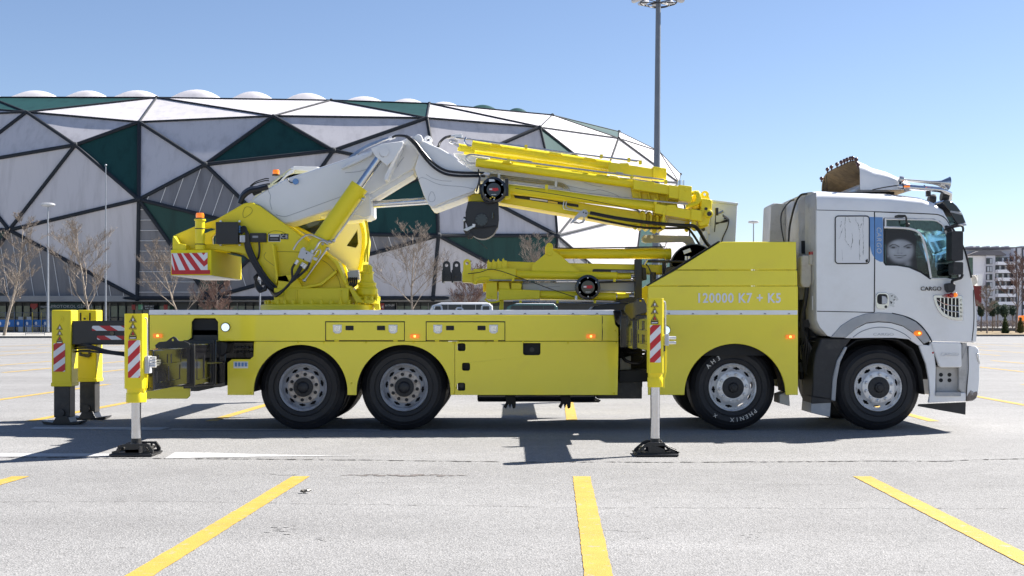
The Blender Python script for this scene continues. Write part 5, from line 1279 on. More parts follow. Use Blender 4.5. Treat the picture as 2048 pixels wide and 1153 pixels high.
# elbow ram (lower chrome rod)
er_ = cy('elbow_cylinder', (640, 422), (741, 411), 17.02, 17, 'white_paint', truck, n=24, bevel=.01)
cy('piston_rod', (738, 410.5), (866, 401.5), 17.02, 7.4, 'chrome', er_, n=24)
pr('pivot_bracket', [(736, 418), (744, 417), (744, 426), (736, 430)], 16.8, .4, 'white_paint', er_, .006)
# elbow link
YE = 16.6
elb = [(812, 277), (822, 273.5), (834, 274), (847, 282), (866, 291), (881, 297), (903, 310), (920, 324), (940, 339), (958, 350), (960.5, 356), (956, 371), (949, 382), (905, 398), (868, 414.5), (862, 415), (856, 409), (847, 390), (829, 337), (838, 309)]
link = pr('elbow_link', elb, YE, .035, 'white_paint', truck, .012)
pr('far_cheek', elb, YE + .78, .035, 'white_paint', link, .012, yp=YE)
pr('link_core', [(818, 280), (834, 278), (881, 301), (940, 343), (956, 355), (946, 379), (880, 403), (846, 340), (842, 310)], YE + .035, .745, 'white_paint', link, .01)
pr('bottom_flange', [(862, 412), (868, 411), (948, 379), (950, 386), (915, 401), (868, 418), (862, 417)], YE + .04, .72, 'white_paint', link, .006)
disc('top_boss', (836, 278), YE - .03, 9, .9, 'white_paint', link, 28, .01)
q = MB(); q.prism(PP(arc(856, 280, 8, 150, 390, 14) + [(866, 292), (848, 288)], YE + .2), YE + .2, YE + .28, [PP(arc(856, 279.5, 3.2, 0, 330, 11), YE + .2)]); q.build('lifting_eye', 'white_paint', link, bevel=.006)
seam([(836, 361), (842, 356), (852, 358), (880, 370), (925, 374), (949, 379)], YE - .002, 'white_seam', link, .003); seam([(852, 349), (865, 357), (885, 362), (903, 363)], YE - .002, 'white_seam', link, .003)
seam([(862, 384), (857, 395), (858, 402), (864, 404), (869, 401), (870, 394), (866, 385), (862, 384)], YE - .002, 'white_seam', link, .003)
for k in range(2):
    pipe('braided_hose', [(785, 275, YE + .05 + .08 * k), (793, 272, YE + .02), (812, 273 + k, YE - .04), (830, 284 + 6 * k, YE - .06), (846, 304 + 8 * k, YE - .06), (866, 326 + 8 * k, YE - .06), (890, 341 + 7 * k, YE - .06), (920, 345.5 + 7 * k, YE - .06), (955, 346 + 6.5 * k, YE - .03), (970, 347 + 6 * k, YE)], .0165, 'hose', link)
pipe('braided_hose', [(812, 272, YE + .1), (830, 281, YE + .04), (850, 295, YE + .02), (866, 299, YE + .02), (876, 294, YE + .05), (880, 285, YE + .1), (890, 276, YE + .15), (902, 272.5, YE + .2)], .017, 'hose', link)
cy('hose_fitting', (778, 278), (790, 273.5), YE + .06, 3.6, 'aluminium', link, n=10); cy('hose_fitting', (893, 275), (918, 271), YE + .2, 3.2, 'aluminium', link, n=10); cy('hose_fitting', (966, 347.5), (979, 350), YE, 3.6, 'aluminium', link, n=10)
pr('fitting_block', rrect(909, 269, 924, 276.5, 1), YE + .15, .1, 'aluminium', link, .004)
# telescopic boom -----------------------------------------------------
def sect(name, a, b, Y, r, parent, m='yellow_paint', n=24): return cy(name, a, b, Y, r, m, parent, n=n, bevel=.006)
def tbox(name, x0, yt0, x1, yt1, h, Y, th, parent, m='yellow_paint', bevel=.008): return pr(name, [(x0, yt0), (x1, yt1), (x1, yt1 + h), (x0, yt0 + h)], Y, th, m, parent, bevel)
tele = pr('telescopic_boom', [(930, 330), (1010, 331), (1268, 374), (1275, 399), (1016, 368), (950, 361)], 16.82, .42, 'white_paint', truck, .012)
seam([(1120, 369), (1180, 381), (1200, 380), (1232, 390), (1240, 397)], 16.817, 'white_seam', tele, .003); seam([(1168, 366), (1190, 372), (1205, 374)], 16.817, 'white_seam', tele, .003)
pr('upper_white_tube', [(906, 306), (980, 316), (980, 345), (940, 336)], 16.9, .3, 'white_paint', tele, .01)
# T1 upper extension ram
e1 = sect('extension_cylinder', (944, 290.5), (1222, 332), 16.85, 9.6, truck)
sect('cylinder_neck', (916, 295), (950, 300), 16.87, 7.5, e1); sect('second_cylinder', (928, 306), (1215, 345), 17.05, 9, e1)
tb = tbox('end_housing', 1217, 324, 1308, 338, 20, 16.72, .3, e1); tbox('end_step', 1306, 333, 1333, 337, 22, 16.69, .36, e1); pr('housing_cover', rrect(1238, 326.5, 1258, 337, 3), 16.71, .02, 'yellow_paint', e1, .003)
for c_ in ((1243, 332), (1248, 332.5), (1253, 333)): disc('cover_bolt', c_, 16.705, 1.6, .01, 'yellow_paint', e1, 10)
disc('housing_pin', (1321, 341), 16.68, 4.2, .02, 'yellow_paint', e1, 18, .003)
pipe('steel_pipe', [(912, 276, 16.75), (940, 279, 16.74), (965, 283, 16.73), (1040, 293.5, 16.73), (1160, 309, 16.73), (1275, 323.5, 16.73)], .011, 'steel', e1, 3)
pipe('steel_pipe', [(960, 281, 16.78), (1080, 298, 16.78), (1180, 311, 16.78), (1278, 322, 16.78)], .009, 'steel', e1, 3)
for c_ in ((1052, 293), (1203, 312), (1258, 319), (1281, 324)): pr('pipe_clip', rrect(c_[0] - 3, c_[1] - 3, c_[0] + 3, c_[1] + 5, 1.2), 16.72, .06, 'yellow_paint', e1, .003)
for k in range(2): pipe('bent_pipe', [(918, 291 + 3 * k, 16.83), (905, 287, 16.8), (899, 282 + 2 * k, 16.78), (905, 280 + 2 * k, 16.77), (915, 282 + 2 * k, 16.78)], .011, 'chrome', e1)
pipe('bent_pipe', [(932, 275, 16.72), (929, 283, 16.7), (934, 290, 16.7), (943, 292, 16.72)], .011, 'chrome', e1)
for (xa, xb) in ((985, 1000), (1100, 1122), (1170, 1190)): pr('saddle', [(xa, 286.5 + (xa - 985) * .15), (xb, 289 + (xb - 1000) * .15), (xb + 4, 293 + (xb - 1000) * .15), (xa - 4, 291 + (xa - 985) * .15)], 16.74, .2, 'yellow_paint', e1, .006)
# T2
e2 = sect('extension_cylinder', (952, 325), (1270, 368.5), 16.68, 9.2, truck)
tbox('end_housing', 1267, 360, 1340, 371, 19, 16.55, .3, e2); tbox('end_step', 1338, 370, 1359, 373, 26, 16.52, .38, e2); tbox('end_step', 1358, 370, 1384, 373, 32, 16.5, .44, e2)
pr('housing_cover', rrect(1289, 363.5, 1309, 373.5, 3), 16.54, .02, 'yellow_paint', e2, .003)
for c_ in ((1294, 368), (1299, 368.5), (1304, 369)): disc('cover_bolt', c_, 16.535, 1.6, .01, 'yellow_paint', e2, 10)
disc('housing_pin', (1372, 379), 16.49, 4.2, .02, 'yellow_paint', e2, 18, .003)
pipe('steel_pipe', [(951, 327, 16.56), (940, 326, 16.55), (932, 318, 16.54), (936, 311, 16.54), (950, 310, 16.54), (1010, 319, 16.55), (1120, 334, 16.55), (1240, 349, 16.55), (1328, 360, 16.55)], .011, 'steel', e2, 5)
cy('pipe_union', (1034, 321.5), (1064, 325.5), 16.54, 2.8, 'steel', e2, n=8); cy('pipe_union', (1232, 347), (1246, 349), 16.54, 3.2, 'steel', e2, n=8)
for c_ in ((1017, 319), (1264, 352), (1332, 363)): pr('pipe_clip', rrect(c_[0] - 3, c_[1] - 3, c_[0] + 3, c_[1] + 5, 1.2), 16.54, .05, 'yellow_paint', e2, .003)
for (xa, xb) in ((1008, 1020), (1220, 1236)): pr('saddle', [(xa, 321 + (xa - 1008) * .14), (xb, 323 + (xb - 1020) * .14), (xb + 4, 328 + (xb - 1020) * .14), (xa - 4, 326 + (xa - 1008) * .14)], 16.58, .2, 'yellow_paint', e2, .006)
# stacked section collars between T2 and T3
for i in range(5):
    xa = 1262 + 18 * i
    pr('section_collar', [(xa, 376 + 3 * i), (xa + 15, 378 + 3 * i), (xa + 19, 404 + 3 * i), (xa + 5, 404 + 3 * i)], 16.74 + .01 * i, .5, 'yellow_paint', tele, .008)
    pr('collar_rib', [(xa + 15, 379 + 3 * i), (xa + 17.5, 379 + 3 * i), (xa + 22, 405 + 3 * i), (xa + 19.5, 405 + 3 * i)], 16.68 + .01 * i, .6, 'yellow_paint', tele, .004)
# steel pipes over the white boom
for k in range(3): pipe('steel_pipe', [(975, 348 + 3 * k, 16.78), (1060, 358 + 3.5 * k, 16.78), (1110, 364.5 + 3 * k, 16.78), (1128 - 3 * k, 369 + 2 * k, 16.78), (1138 - 4 * k, 378, 16.77), (1139 - 4 * k, 386, 16.76)], .008, 'steel', tele, 4)
for c_ in ((998, 353), (1112, 369)): pr('pipe_clip', [(c_[0] - 2.5, c_[1] - 6), (c_[0] + 2.5, c_[1] - 6), (c_[0] + 2.5, c_[1] + 6), (c_[0] - 2.5, c_[1] + 6)], 16.75, .04, 'white_paint', tele, .003)
# T3 and main yellow profile
e3 = sect('extension_cylinder', (1010, 378), (1312, 414), 16.6, 9.6, truck)
tbox('end_housing', 1310, 407, 1382, 420, 20, 16.46, .32, e3); tbox('end_step', 1382, 418, 1404, 421.5, 22, 16.44, .36, e3)
pr('housing_cover', rrect(1333, 410.5, 1353, 421, 3), 16.45, .02, 'yellow_paint', e3, .003)
for c_ in ((1338, 415.5), (1343, 416), (1348, 416.5)): disc('cover_bolt', c_, 16.445, 1.6, .01, 'yellow_paint', e3, 10)
pipe('steel_pipe', [(1010, 366, 16.48), (1090, 376, 16.48), (1200, 391, 16.47), (1345, 406, 16.46), (1375, 409, 16.46)], .011, 'steel', e3, 3)
for c_ in ((1093, 374), (1311, 402)): pr('pipe_clip', rrect(c_[0] - 3, c_[1] - 4, c_[0] + 3, c_[1] + 6, 1.2), 16.46, .06, 'yellow_paint', e3, .003)
pipe('steel_wire', [(1030, 377, 16.48), (1110, 389, 16.47), (1200, 405, 16.46), (1280, 422, 16.5), (1330, 432, 16.5)], .004, 'hose', e3, 3)
low = pr('lower_boom_profile', [(937, 388), (1018, 384), (1276, 423), (1281, 430), (1281, 452), (1266, 452), (1000, 405.5), (936, 403.5)], 16.75, .5, 'yellow_paint', truck, .012)
pr('maker_strip', [(1028, 391), (1055, 393.5), (1157, 409.5), (1157, 415), (1052, 399.5), (1030, 396.5)], 16.742, .012, 'black_print', low)
pr('strip_lettering', [(1060, 396), (1095, 401), (1095, 404), (1060, 399.5)], 16.738, .004, 'white_print', low); pr('strip_lettering', [(1096, 401.5), (1115, 404.5), (1115, 408.5), (1096, 405.5)], 16.738, .004, 'yellow_print', low)
disc('pin', (1264, 426), 16.735, 3.6, .03, 'yellow_paint', low, 16, .003)
for i in range(4):
    xa = 1283 + 13 * i
    pr('section_collar', [(xa, 421 + 2 * i), (xa + 5, 421.5 + 2 * i), (xa + 9, 430 + 2 * i), (xa + 9, 452 + 1.5 * i), (xa + 5, 456 + 1.5 * i), (xa, 453 + 1.5 * i), (xa + 4, 447 + 2 * i), (xa + 4, 431 + 2 * i)], 16.66 + .02 * i, .62, 'yellow_paint', low, .006)
    pr('collar_fill', [(xa - 3, 424 + 2 * i), (xa + 8, 425 + 2 * i), (xa + 8, 447 + 2 * i), (xa - 3, 447 + 2 * i)], 16.74 + .02 * i, .45, 'yellow_paint', low, .004)
pr('boom_tip_tube', [(1336, 432), (1380, 436), (1380, 448), (1336, 446)], 16.8, .35, 'white_paint', low, .006)
# hook plates hanging under the boom
for (px, yy, hh) in ((1271, 448, 12), (1288, 450, 10), (1309, 452, 16), (1327, 437, 22), (1374, 445, 20), (1388, 441, 21)):
    pr('hanger_plate', [(px - 4, yy), (px + 4, yy), (px + 5, yy + hh * .7), (px + 1, yy + hh), (px - 4, yy + hh * .85)], 16.5 + (0 if px in (1327, 1388) else .25), .06, 'yellow_paint', low, .006)
    disc('hanger_pin', (px, yy + hh * .72), 16.48 + (0 if px in (1327, 1388) else .25), 2, .02, 'yellow_paint', low, 10)
disc('hanger_ball', (1328, 427), 16.44, 3.6, .05, 'yellow_paint', low, 14, .005); cy('hanger_link', (1328, 428), (1327, 440), 16.47, 2.2, 'yellow_paint', low, n=8)
pipe('black_hose', [(1180, 426, 16.5), (1230, 436, 16.5), (1300, 446, 16.48), (1360, 451, 16.46), (1384, 452, 16.45), (1396, 459, 16.5), (1412, 485, 16.6), (1424, 498, 16.7)], .024, 'hose', low)
pipe('black_hose', [(1175, 435, 16.6), (1240, 448, 16.6), (1290, 456, 16.6), (1340, 457, 16.6), (1372, 457, 16.6), (1382, 464, 16.65), (1398, 488, 16.7), (1402, 500, 16.75)], .016, 'hose', low)
# boom head
hd = pr('boom_head', [(1383, 394), (1392, 387), (1396, 383), (1401, 390), (1400, 402), (1398, 418), (1384, 419)], 16.6, .6, 'yellow_paint', truck, .01)
pr('head_plate', [(1402, 397), (1422, 399), (1424, 402), (1424, 424), (1420, 438), (1418, 449), (1406, 453), (1397, 452), (1396, 440), (1402, 432)], 16.5, .7, 'yellow_paint', hd, .012)
pr('lifting_eye', arc(1410, 390, 8, 160, 380, 14) + [(1420, 398), (1402, 396)], 16.8, .06, 'yellow_paint', hd, .006, holes=[arc(1410, 389, 3, 0, 330, 11)])
disc('head_boss', (1418, 428), 16.46, 8.5, .3, 'yellow_paint', hd, 28, .01); disc('head_pin', (1419, 428), 16.44, 4.6, .03, 'dark_steel', hd, 18, .004); disc('head_bolt', (1412, 418), 16.49, 3, .02, 'dark_steel', hd, 12)
pr('head_lug', [(1396, 452), (1400, 445), (1416, 449), (1418, 452), (1402, 458), (1396, 457)], 16.6, .5, 'yellow_paint', hd, .008)
for k in range(2): pipe('curved_pipe', [(1384 + 4 * k, 387, 16.55), (1393 + 3 * k, 386, 16.52), (1396 + 3 * k, 396, 16.5), (1392 + 3 * k, 406, 16.5), (1380, 411, 16.48), (1372, 412, 16.48)], .026, 'yellow_paint', hd)
for px in (1357, 1361, 1367): cy('grease_nipple', (px, 372), (px, 361), 16.7, 2, 'chrome', hd, n=8)
# white equipment box behind the boom head
wb = pr('equipment_box', [(1424, 402), (1475.5, 408), (1470, 498), (1415, 500), (1415, 470), (1420, 452)], 17.05, .75, 'box_white', truck, .01)
pr('box_lip', [(1424, 400), (1477, 406), (1476, 411), (1424, 404.5)], 17.02, .8, 'box_white', wb, .006)
pr('box_hook', [(1396, 455), (1420, 450), (1420, 470), (1413, 462), (1402, 466)], 17.0, .05, 'white_paint', wb, .006); disc('hook_pin', (1407, 459), 16.98, 3.4, .03, 'dark_steel', wb, 12)
pr('junction_bracket', [(1431, 416), (1437, 416), (1437, 431), (1431, 431)], 16.6, .06, 'black_plastic', wb, .004)
cy('connector', (1437, 428), (1446, 423), 16.65, 2.6, 'steel', wb, n=8)
for k in range(4): pipe('coiled_wire', [(1446, 430 + k, 16.7), (1456, 438 + k, 16.95), (1448, 442 + k, 16.98), (1432, 449 - k, 16.98)], .007, 'hose', wb)
pipe('coiled_wire', [(1431, 431, 16.7), (1430.5, 446, 16.9), (1429, 464, 17.0)], .007, 'hose', wb)
pipe('coiled_wire', [(1448, 438, 17.02), (1457, 439, 17.03), (1455, 455, 17.03), (1446, 475, 17.03), (1442, 488, 17.0), (1434, 499, 16.9)], .008, 'hose', wb)
# hook and holder
hk = pr('hook_holder', [(1140, 447), (1150, 434), (1160, 423), (1168, 419), (1174, 421), (1177, 427), (1174, 433), (1168, 436), (1164, 433), (1158, 436), (1150, 443), (1144, 447)], 16.55, .05, 'pale_grey_paint', truck, .006)
pr('hook', [(1146, 446), (1152, 443), (1158, 446), (1164, 443), (1168, 436), (1171, 440), (1167, 446), (1158, 448), (1150, 447)], 16.6, .04, 'pale_grey_paint', hk, .004)
for c_ in ((1167, 425), (1172, 427)): disc('pin', c_, 16.54, 1.5, .02, 'dark_steel', hk, 8)
pipe('steel_pipe', [(1128, 402, 16.7), (1127, 416, 16.7), (1135, 420, 16.68), (1160, 424, 16.62)], .009, 'steel', hk); pipe('steel_pipe', [(1133, 403, 16.7), (1132, 413, 16.7), (1140, 418, 16.68), (1180, 427, 16.6)], .009, 'steel', hk)
# hose reel on the boom
def reel(cx_, cy_, Y, R_, parent, th=.09):
    o = disc('hose_reel', (cx_, cy_), Y, R_, th, 'black_paint', parent, 40, .008)
    q = MB(); q.lathe([(R_ * .97 * Y / F, 0), (R_ * .97 * Y / F, -.014), (R_ * .8 * Y / F, -.018), (R_ * .78 * Y / F, 0)], W(cx_, cy_, Y), (0, 1, 0), 40); q.build('reel_rim', 'black_gloss', o)
    disc('reel_hub', (cx_, cy_), Y - .02, R_ * .55, .03, 'black_gloss', o, 32, .004)
    pr('maker_badge', [(cx_ - 9, cy_ - 3), (cx_ + 8, cy_ - 4), (cx_ + 10, cy_ + 1), (cx_ + 4, cy_ + 3), (cx_ - 9, cy_ + 1)], Y - .023, .004, 'red_print', o); pr('maker_badge', [(cx_ - 9, cy_ - 2.5), (cx_ - 3, cy_ - 2.5), (cx_ - 3, cy_ + .5), (cx_ - 9, cy_ + .5)], Y - .026, .004, 'silver_print', o)
    pr('maker_badge', [(cx_ - 5, cy_ + 9), (cx_ + 5, cy_ + 9), (cx_ + 5, cy_ + 10), (cx_ - 5, cy_ + 10)], Y - .023, .004, 'silver_print', o)
    for k in range(6):
        a = k * math.pi / 3 + .5; disc('reel_bolt', (cx_ + R_ * .75 * math.cos(a), cy_ + R_ * .75 * math.sin(a)), Y - .024, 1.3, .012, 'steel', o, 8)
    return o
r1 = reel(987.5, 380, 16.45, 26, truck)
pr('reel_label', [(978, 359), (988, 359), (990, 363), (978, 364)], 16.428, .005, 'silver_print', r1)
pr('reel_bracket', [(1010, 358), (1017, 358), (1017, 392), (1010, 392)], 16.44, .05, 'black_plastic', r1, .003); pr('reel_bracket', [(1008, 380), (1020, 378), (1022, 396), (1010, 398)], 16.5, .2, 'yellow_paint', r1, .006)
pr('reel_bracket', [(958, 368), (968, 368), (968, 388), (958, 388)], 16.46, .06, 'black_plastic', r1, .003)
pipe('reel_hose', [(961, 352, 16.5), (959, 366, 16.46), (962, 378, 16.45), (964, 395, 16.43), (972, 404, 16.43), (982, 405, 16.43), (985, 400, 16.43)], .012, 'hose', r1)
pipe('reel_hose', [(957, 340, 16.6), (959, 355, 16.52), (956, 372, 16.5), (952, 384, 16.5)], .010, 'hose', r1)
for c_ in ((981, 397), (985, 394), (989, 396)): disc('brass_fitting', c_, 16.42, 1.6, .02, 'yellow_print', r1, 8)
# winch drum under the boom
wn_ = pr('winch', [(936, 403), (997, 405), (998, 440), (996, 455)] + arc(965, 448, 30, 10, 160, 16)[1:] + [(931, 444), (931, 425)], 16.52, .3, 'black_paint', truck, .012)
disc('drum_plate', (963, 440), 16.5, 13, .03, 'black_gloss', wn_, 28, .004)
for k in range(10): a = k * math.pi / 5; disc('drum_bolt', (963 + 11 * math.cos(a), 440 + 11 * math.sin(a)), 16.495, 1.1, .012, 'black_matt', wn_, 6)
cy('winch_handle', (985, 426), (985, 438), 16.48, 2.4, 'black_gloss', wn_, n=10)
pipe('winch_line', [(938, 455, 16.49), (960, 456, 16.485), (992, 452, 16.49)], .006, 'black_gloss' if False else 'hose', wn_)
pr('roller_arm', [(926, 460), (930, 457), (950, 449), (951, 453), (934, 463)], 16.46, .03, 'steel', wn_, .004); disc('guide_roller', (941, 471.5), 16.44, 5.2, .12, 'dark_steel', wn_, 18, .006); disc('guide_roller', (928, 440), 16.44, 3, .1, 'steel', wn_, 12, .004)
pr('roller_plate', [(927, 434), (931, 434), (931, 456), (947, 470), (944, 478), (936, 478), (927, 462)], 16.5, .04, 'dark_steel', wn_, .004); pr('roller_clip', [(945, 448), (951, 449), (949, 455), (945, 455)], 16.45, .02, 'aluminium', wn_)
pipe('winch_line', [(944, 473, 16.5), (958, 484, 16.5), (975, 498, 16.52)], .004, 'hose', wn_)
# operator cabin on the far side -----------------------------------------
YO = 17.62
cabp = [(500, 404), (517, 385), (560, 352), (584, 336), (592, 333), (636, 336), (652, 344), (700, 410), (722, 446), (728, 480), (722, 530), (706, 572), (690, 588), (600, 588), (560, 520), (520, 450)]
w1 = [(528, 400), (552, 372), (572, 354), (588, 350), (615, 352), (600, 362), (560, 395)]; w2 = [(594, 452), (612, 445), (690, 434), (700, 436), (652, 474), (640, 476)]; w3 = [(693, 492), (714, 462), (716, 488), (712, 496)]
oc = pr('operator_cabin', cabp, YO, .05, 'cabin_cream', truck, .012, holes=[w1, w2, w3])
pr('far_wall', cabp, YO + .75, .05, 'cabin_cream', oc, .012, holes=[w1, w2, w3], yp=YO)
for w_ in (w1, w2, w3): pr('window', w_, YO + .02, .008, 'dark_glass', oc); pr('window', w_, YO + .77, .008, 'dark_glass', oc, yp=YO)
q = MB(); rr = [W(*p, YO) for p in cabp[7:] + cabp[:4]]; q.sheet([[Vector((p.x, YO + .05, p.z)) for p in rr], [Vector((p.x, YO + .75, p.z)) for p in rr]]); q.build('cabin_shell', 'yellow_paint', oc, thick=.02)
pipe('cabin_edge', [(*p, YO - .01) for p in cabp[6:14]], .03, 'yellow_paint', oc, 3)
pr('door_frame', [(588, 455), (612, 443), (700, 431), (706, 438), (652, 480), (640, 482)], YO - .012, .02, 'yellow_paint', oc, .004, holes=[w2])
pr('roof', [(578, 338), (588, 332.5), (636, 334), (654, 343), (656, 347), (590, 341)], YO - .03, .88, 'white_paint', oc, .012); pr('roof_frame', [(533, 392), (578, 341), (590, 337), (588, 345), (572, 354), (551, 378), (540, 392)], YO - .03, .05, 'white_paint', oc, .01)
pr('windscreen', [(519, 386), (562, 352), (564, 354), (521, 389)], YO + .06, .68, 'dark_glass', oc)
q = MB(); p = W(552, 352, YO + .3); q.lathe([(.055, 0), (.055, .02), (.0, .02)], p, (0, 0, 1), 16); q.build('beacon_base', 'black_plastic', oc)
q = MB(); q.lathe([(.048, .018), (.05, .06), (.042, .085), (0, .09)], p, (0, 0, 1), 16); q.build('beacon_lens', 'amber_lens', oc)
for k in range(2): pipe('wiper', [(500, 375 - 2 * k, YO + .2), (512, 367 - 3 * k, YO + .15), (530, 362 - 4 * k, YO + .1), (538, 362 - 4 * k, YO + .1)], .008, 'hose', oc)
pipe('wiper', [(502, 378, YO + .2), (520, 372, YO + .1), (540, 368, YO)], .014, 'dark_steel', oc)
q = MB(); p = W(640, 560, YO); q.box(p.x - .25, p.x + .2, YO + .25, YO + .6, p.z, p.z + .12); q.box(p.x - .3, p.x - .2, YO + .25, YO + .6, p.z, p.z + .6); q.build('operator_seat', 'seat_grey', oc, bevel=.03)
# slew gearbox tower and pipes
q = MB(); p = W(734, 608, 16.75); Hh = lambda y: Z(y, 16.75) - p.z
q.lathe([(.17, 0), (.17, .05), (.12, .06), (.12, Hh(592)), (.145, Hh(590)), (.145, Hh(578)), (.12, Hh(576)), (.115, Hh(572)), (.125, Hh(571)), (.125, Hh(566)), (.1, Hh(565)), (.085, Hh(560)), (.085, Hh(548)), (.095, Hh(547)), (.095, Hh(544)), (.06, Hh(542)), (.055, Hh(530)), (.0, Hh(529))], p, (0, 0, 1), 24)
gm = q.build('slew_gearbox', 'yellow_paint', truck, bevel=.003)
for k in range(12): a = k * math.pi / 6; place('ring_bolt', nbm, p + Vector((.155 * math.cos(a), .155 * math.sin(a), .04)), gm)
pr('gearbox_bracket', [(745, 560), (752, 575), (757, 600), (760, 620), (750, 620), (745, 600)], 16.7, .08, 'yellow_paint', gm, .006)
cy('motor', (741, 533), (741, 548), 16.6, 4, 'yellow_paint', gm, n=14)
for a, b_ in (((733, 427), 1), ((727, 430), 2)): pipe('yellow_hose', [(726 + b_ * 1.5, 430, 17.2), (731 + b_ * 1.5, 450, 17.0), (735 + b_, 480, 16.85), (736 - b_ * 4 + 3, 505, 16.8), (735 - b_ * 6 + 6, 524, 16.75)], .014, 'yellow_paint', gm)
pr('valve_bank', [(694, 545), (700, 541), (716, 540), (718, 560), (696, 562)], 16.75, .15, 'pale_grey_paint', gm, .006)
for k in range(5): pipe('hydraulic_hose', [(697 + 4 * k, 556, 16.72), (697 + 4 * k, 568, 16.68), (694 + 3 * k, 576, 16.68), (700 + 3 * k, 586, 16.7), (710, 592 + k, 16.75)], .013, 'hose', gm)
pr('pipe_stub', [(690, 596), (716, 590), (722, 606), (700, 606)], 16.6, .3, 'yellow_paint', gm, .006)
# ------------------------------------------------------------------ stowed jib over the deck
jib = pr('stowed_jib', [(1009, 523), (1100, 526), (1330, 530), (1330, 548), (1100, 549), (1009, 546)], 16.68, .42, 'yellow_paint', truck, .012)
for i in range(4):
    xa = 974 + 10 * i; pr('section_collar', [(xa, 526 - 2 * i), (xa + 3, 519 - i), (xa + 5, 524 - i), (xa + 10, 525 - i), (xa + 10, 548), (xa, 548)], 16.62 - .01 * i, .56, 'yellow_paint', jib, .006)
pr('lug_plate', [(1064, 530), (1080, 517), (1092, 507), (1092, 495)] + arc(1099, 493, 7, 180, 360, 10) + [(1106, 501), (1120, 511), (1139, 527), (1163, 546), (1064, 546)], 16.6, .09, 'yellow_paint', jib, .01)
pr('lug_plate', [(1064, 530), (1092, 507), (1092, 495)] + arc(1099, 493, 7, 180, 360, 10) + [(1106, 501), (1139, 527), (1163, 546), (1064, 546)], 17.05, .09, 'yellow_paint', jib, .01, yp=16.6)
disc('lug_pin', (1099, 508), 16.58, 4.4, .6, 'yellow_paint', jib, 20, .005); disc('lug_pin', (1099, 491.5), 16.58, 3, .6, 'yellow_paint', jib, 16, .004)
sect('jib_cylinder', (1118, 508), (1338, 508), 16.86, 10.2, jib); sect('cylinder_cap', (1330, 508.5), (1342, 508.5), 16.86, 11.4, jib); q = MB(); q.cyl(W(1103, 502, 16.86), W(1122, 508, 16.86), .035, .067, n=20); q.build('cylinder_nose', 'yellow_paint', jib)
pipe('steel_pipe', [(1110, 494, 16.8), (1117, 496.5, 16.78), (1160, 496.8, 16.78), (1260, 495, 16.78), (1330, 494, 16.78)], .008, 'hose', jib, 4); pipe('steel_pipe', [(1250, 497.5, 16.77), (1325, 496, 16.77)], .01, 'steel', jib, 2)
pr('maker_strip', [(1185, 540), (1188, 538.5), (1272, 540), (1272, 546), (1185, 546)], 16.672, .012, 'black_print', jib); pr('strip_field', [(1222, 541.5), (1270, 542), (1270, 546), (1222, 546)], 16.668, .006, 'pale_grey_paint', jib)
text('LIFTING & PLATFORM', 'strip_lettering', 1246, 542.6, 2.6, 16.664, 'black_print', jib, wide=.8, rot=math.pi)
j2 = pr('jib_section_box', [(947, 538), (1032, 537), (1032, 557.5), (947, 569)], 16.5, .3, 'yellow_paint', truck, .01)
pr('section_head', [(925, 544), (945, 541), (948, 541), (948, 569), (944, 566), (925, 565)], 16.52, .28, 'yellow_paint', j2, .008)
pr('cover', rrect(1001, 547, 1019, 557, 2), 16.49, .02, 'yellow_paint', j2, .003); disc('cover_bolt', (1009, 551), 16.485, 2.6, .02, 'yellow_paint', j2, 14, .003)
for px, m_ in ((893, 'black_paint'), (913, 'black_paint'), (934, 'yellow_paint')):
    yt = 526 if px < 930 else 522
    pr('shackle_lug', [(px - 7.5, yt + 4)] + arc(px, yt + 4, 7.5, 180, 360, 12)[1:] + [(px + 8, 543), (px + 9.5, 546), (px + 9.5, 563), (px - 9.5, 563), (px - 9.5, 546), (px - 8, 543)], 16.5, .07, m_, j2, .006, holes=[arc(px, yt + 5, 3.3, 0, 330, 11)])
    pr('shackle_lug', [(px - 9.5, 546), (px + 9.5, 546), (px + 9.5, 563), (px - 9.5, 563)], 16.57, .22, m_, j2, .006)
    disc('shackle_bolt', (px, 552.5), 16.488, 3, .02, 'dark_steel' if px < 930 else 'yellow_paint', j2, 10, .003)
for px in (885, 904): pr('shackle_ear', [(px - 1, 540), (px + 2, 540), (px + 2, 566), (px - 1, 566)], 16.46, .36, 'black_paint', j2, .004)
sect('jib_ram', (1032, 549.5), (1235, 553), 16.6, 8.2, j2); sect('jib_ram_end', (1234, 553.5), (1262, 553.5), 16.6, 5.2, j2); cy('ram_rod', (1260, 553.5), (1272, 553.5), 16.6, 3, 'steel', j2, n=12)
pipe('steel_pipe', [(978, 561, 16.45), (1020, 561, 16.45), (1090, 561.5, 16.46), (1235, 561, 16.46), (1268, 559, 16.5)], .009, 'steel', j2, 3)
for c_ in ((1026, 560), (1229, 561)): pr('pipe_clip', rrect(c_[0] - 2.5, c_[1] - 3, c_[0] + 2.5, c_[1] + 3, .8), 16.44, .05, 'yellow_paint', j2, .003)
for k in range(2): pipe('curved_pipe', [(952, 568 - 2 * k, 16.5), (954, 563 - 3 * k, 16.48), (964, 559.5 - 3 * k, 16.46), (980, 559.5 - 3 * k, 16.46)], .016, 'yellow_paint', j2)
pipe('winch_line', [(936, 548, 16.44), (960, 545, 16.43), (987, 539, 16.42), (1040, 556, 16.42), (1100, 578, 16.42), (1150, 595, 16.42)], .005, 'hose', j2, 3)
pr('line_end', rrect(1150, 592, 1154.5, 600, .8), 16.4, .03, 'white_print', j2, .003); disc('line_roller', (987, 539), 16.43, 3.4, .05, 'yellow_paint', j2, 14, .004)
for (a_, b_, yy) in (((1040, 551), (1262, 553), 17.15), ((1080, 592), (1262, 594), 17.15)): sect('far_jib_ram', a_, b_, yy, 8, j2)
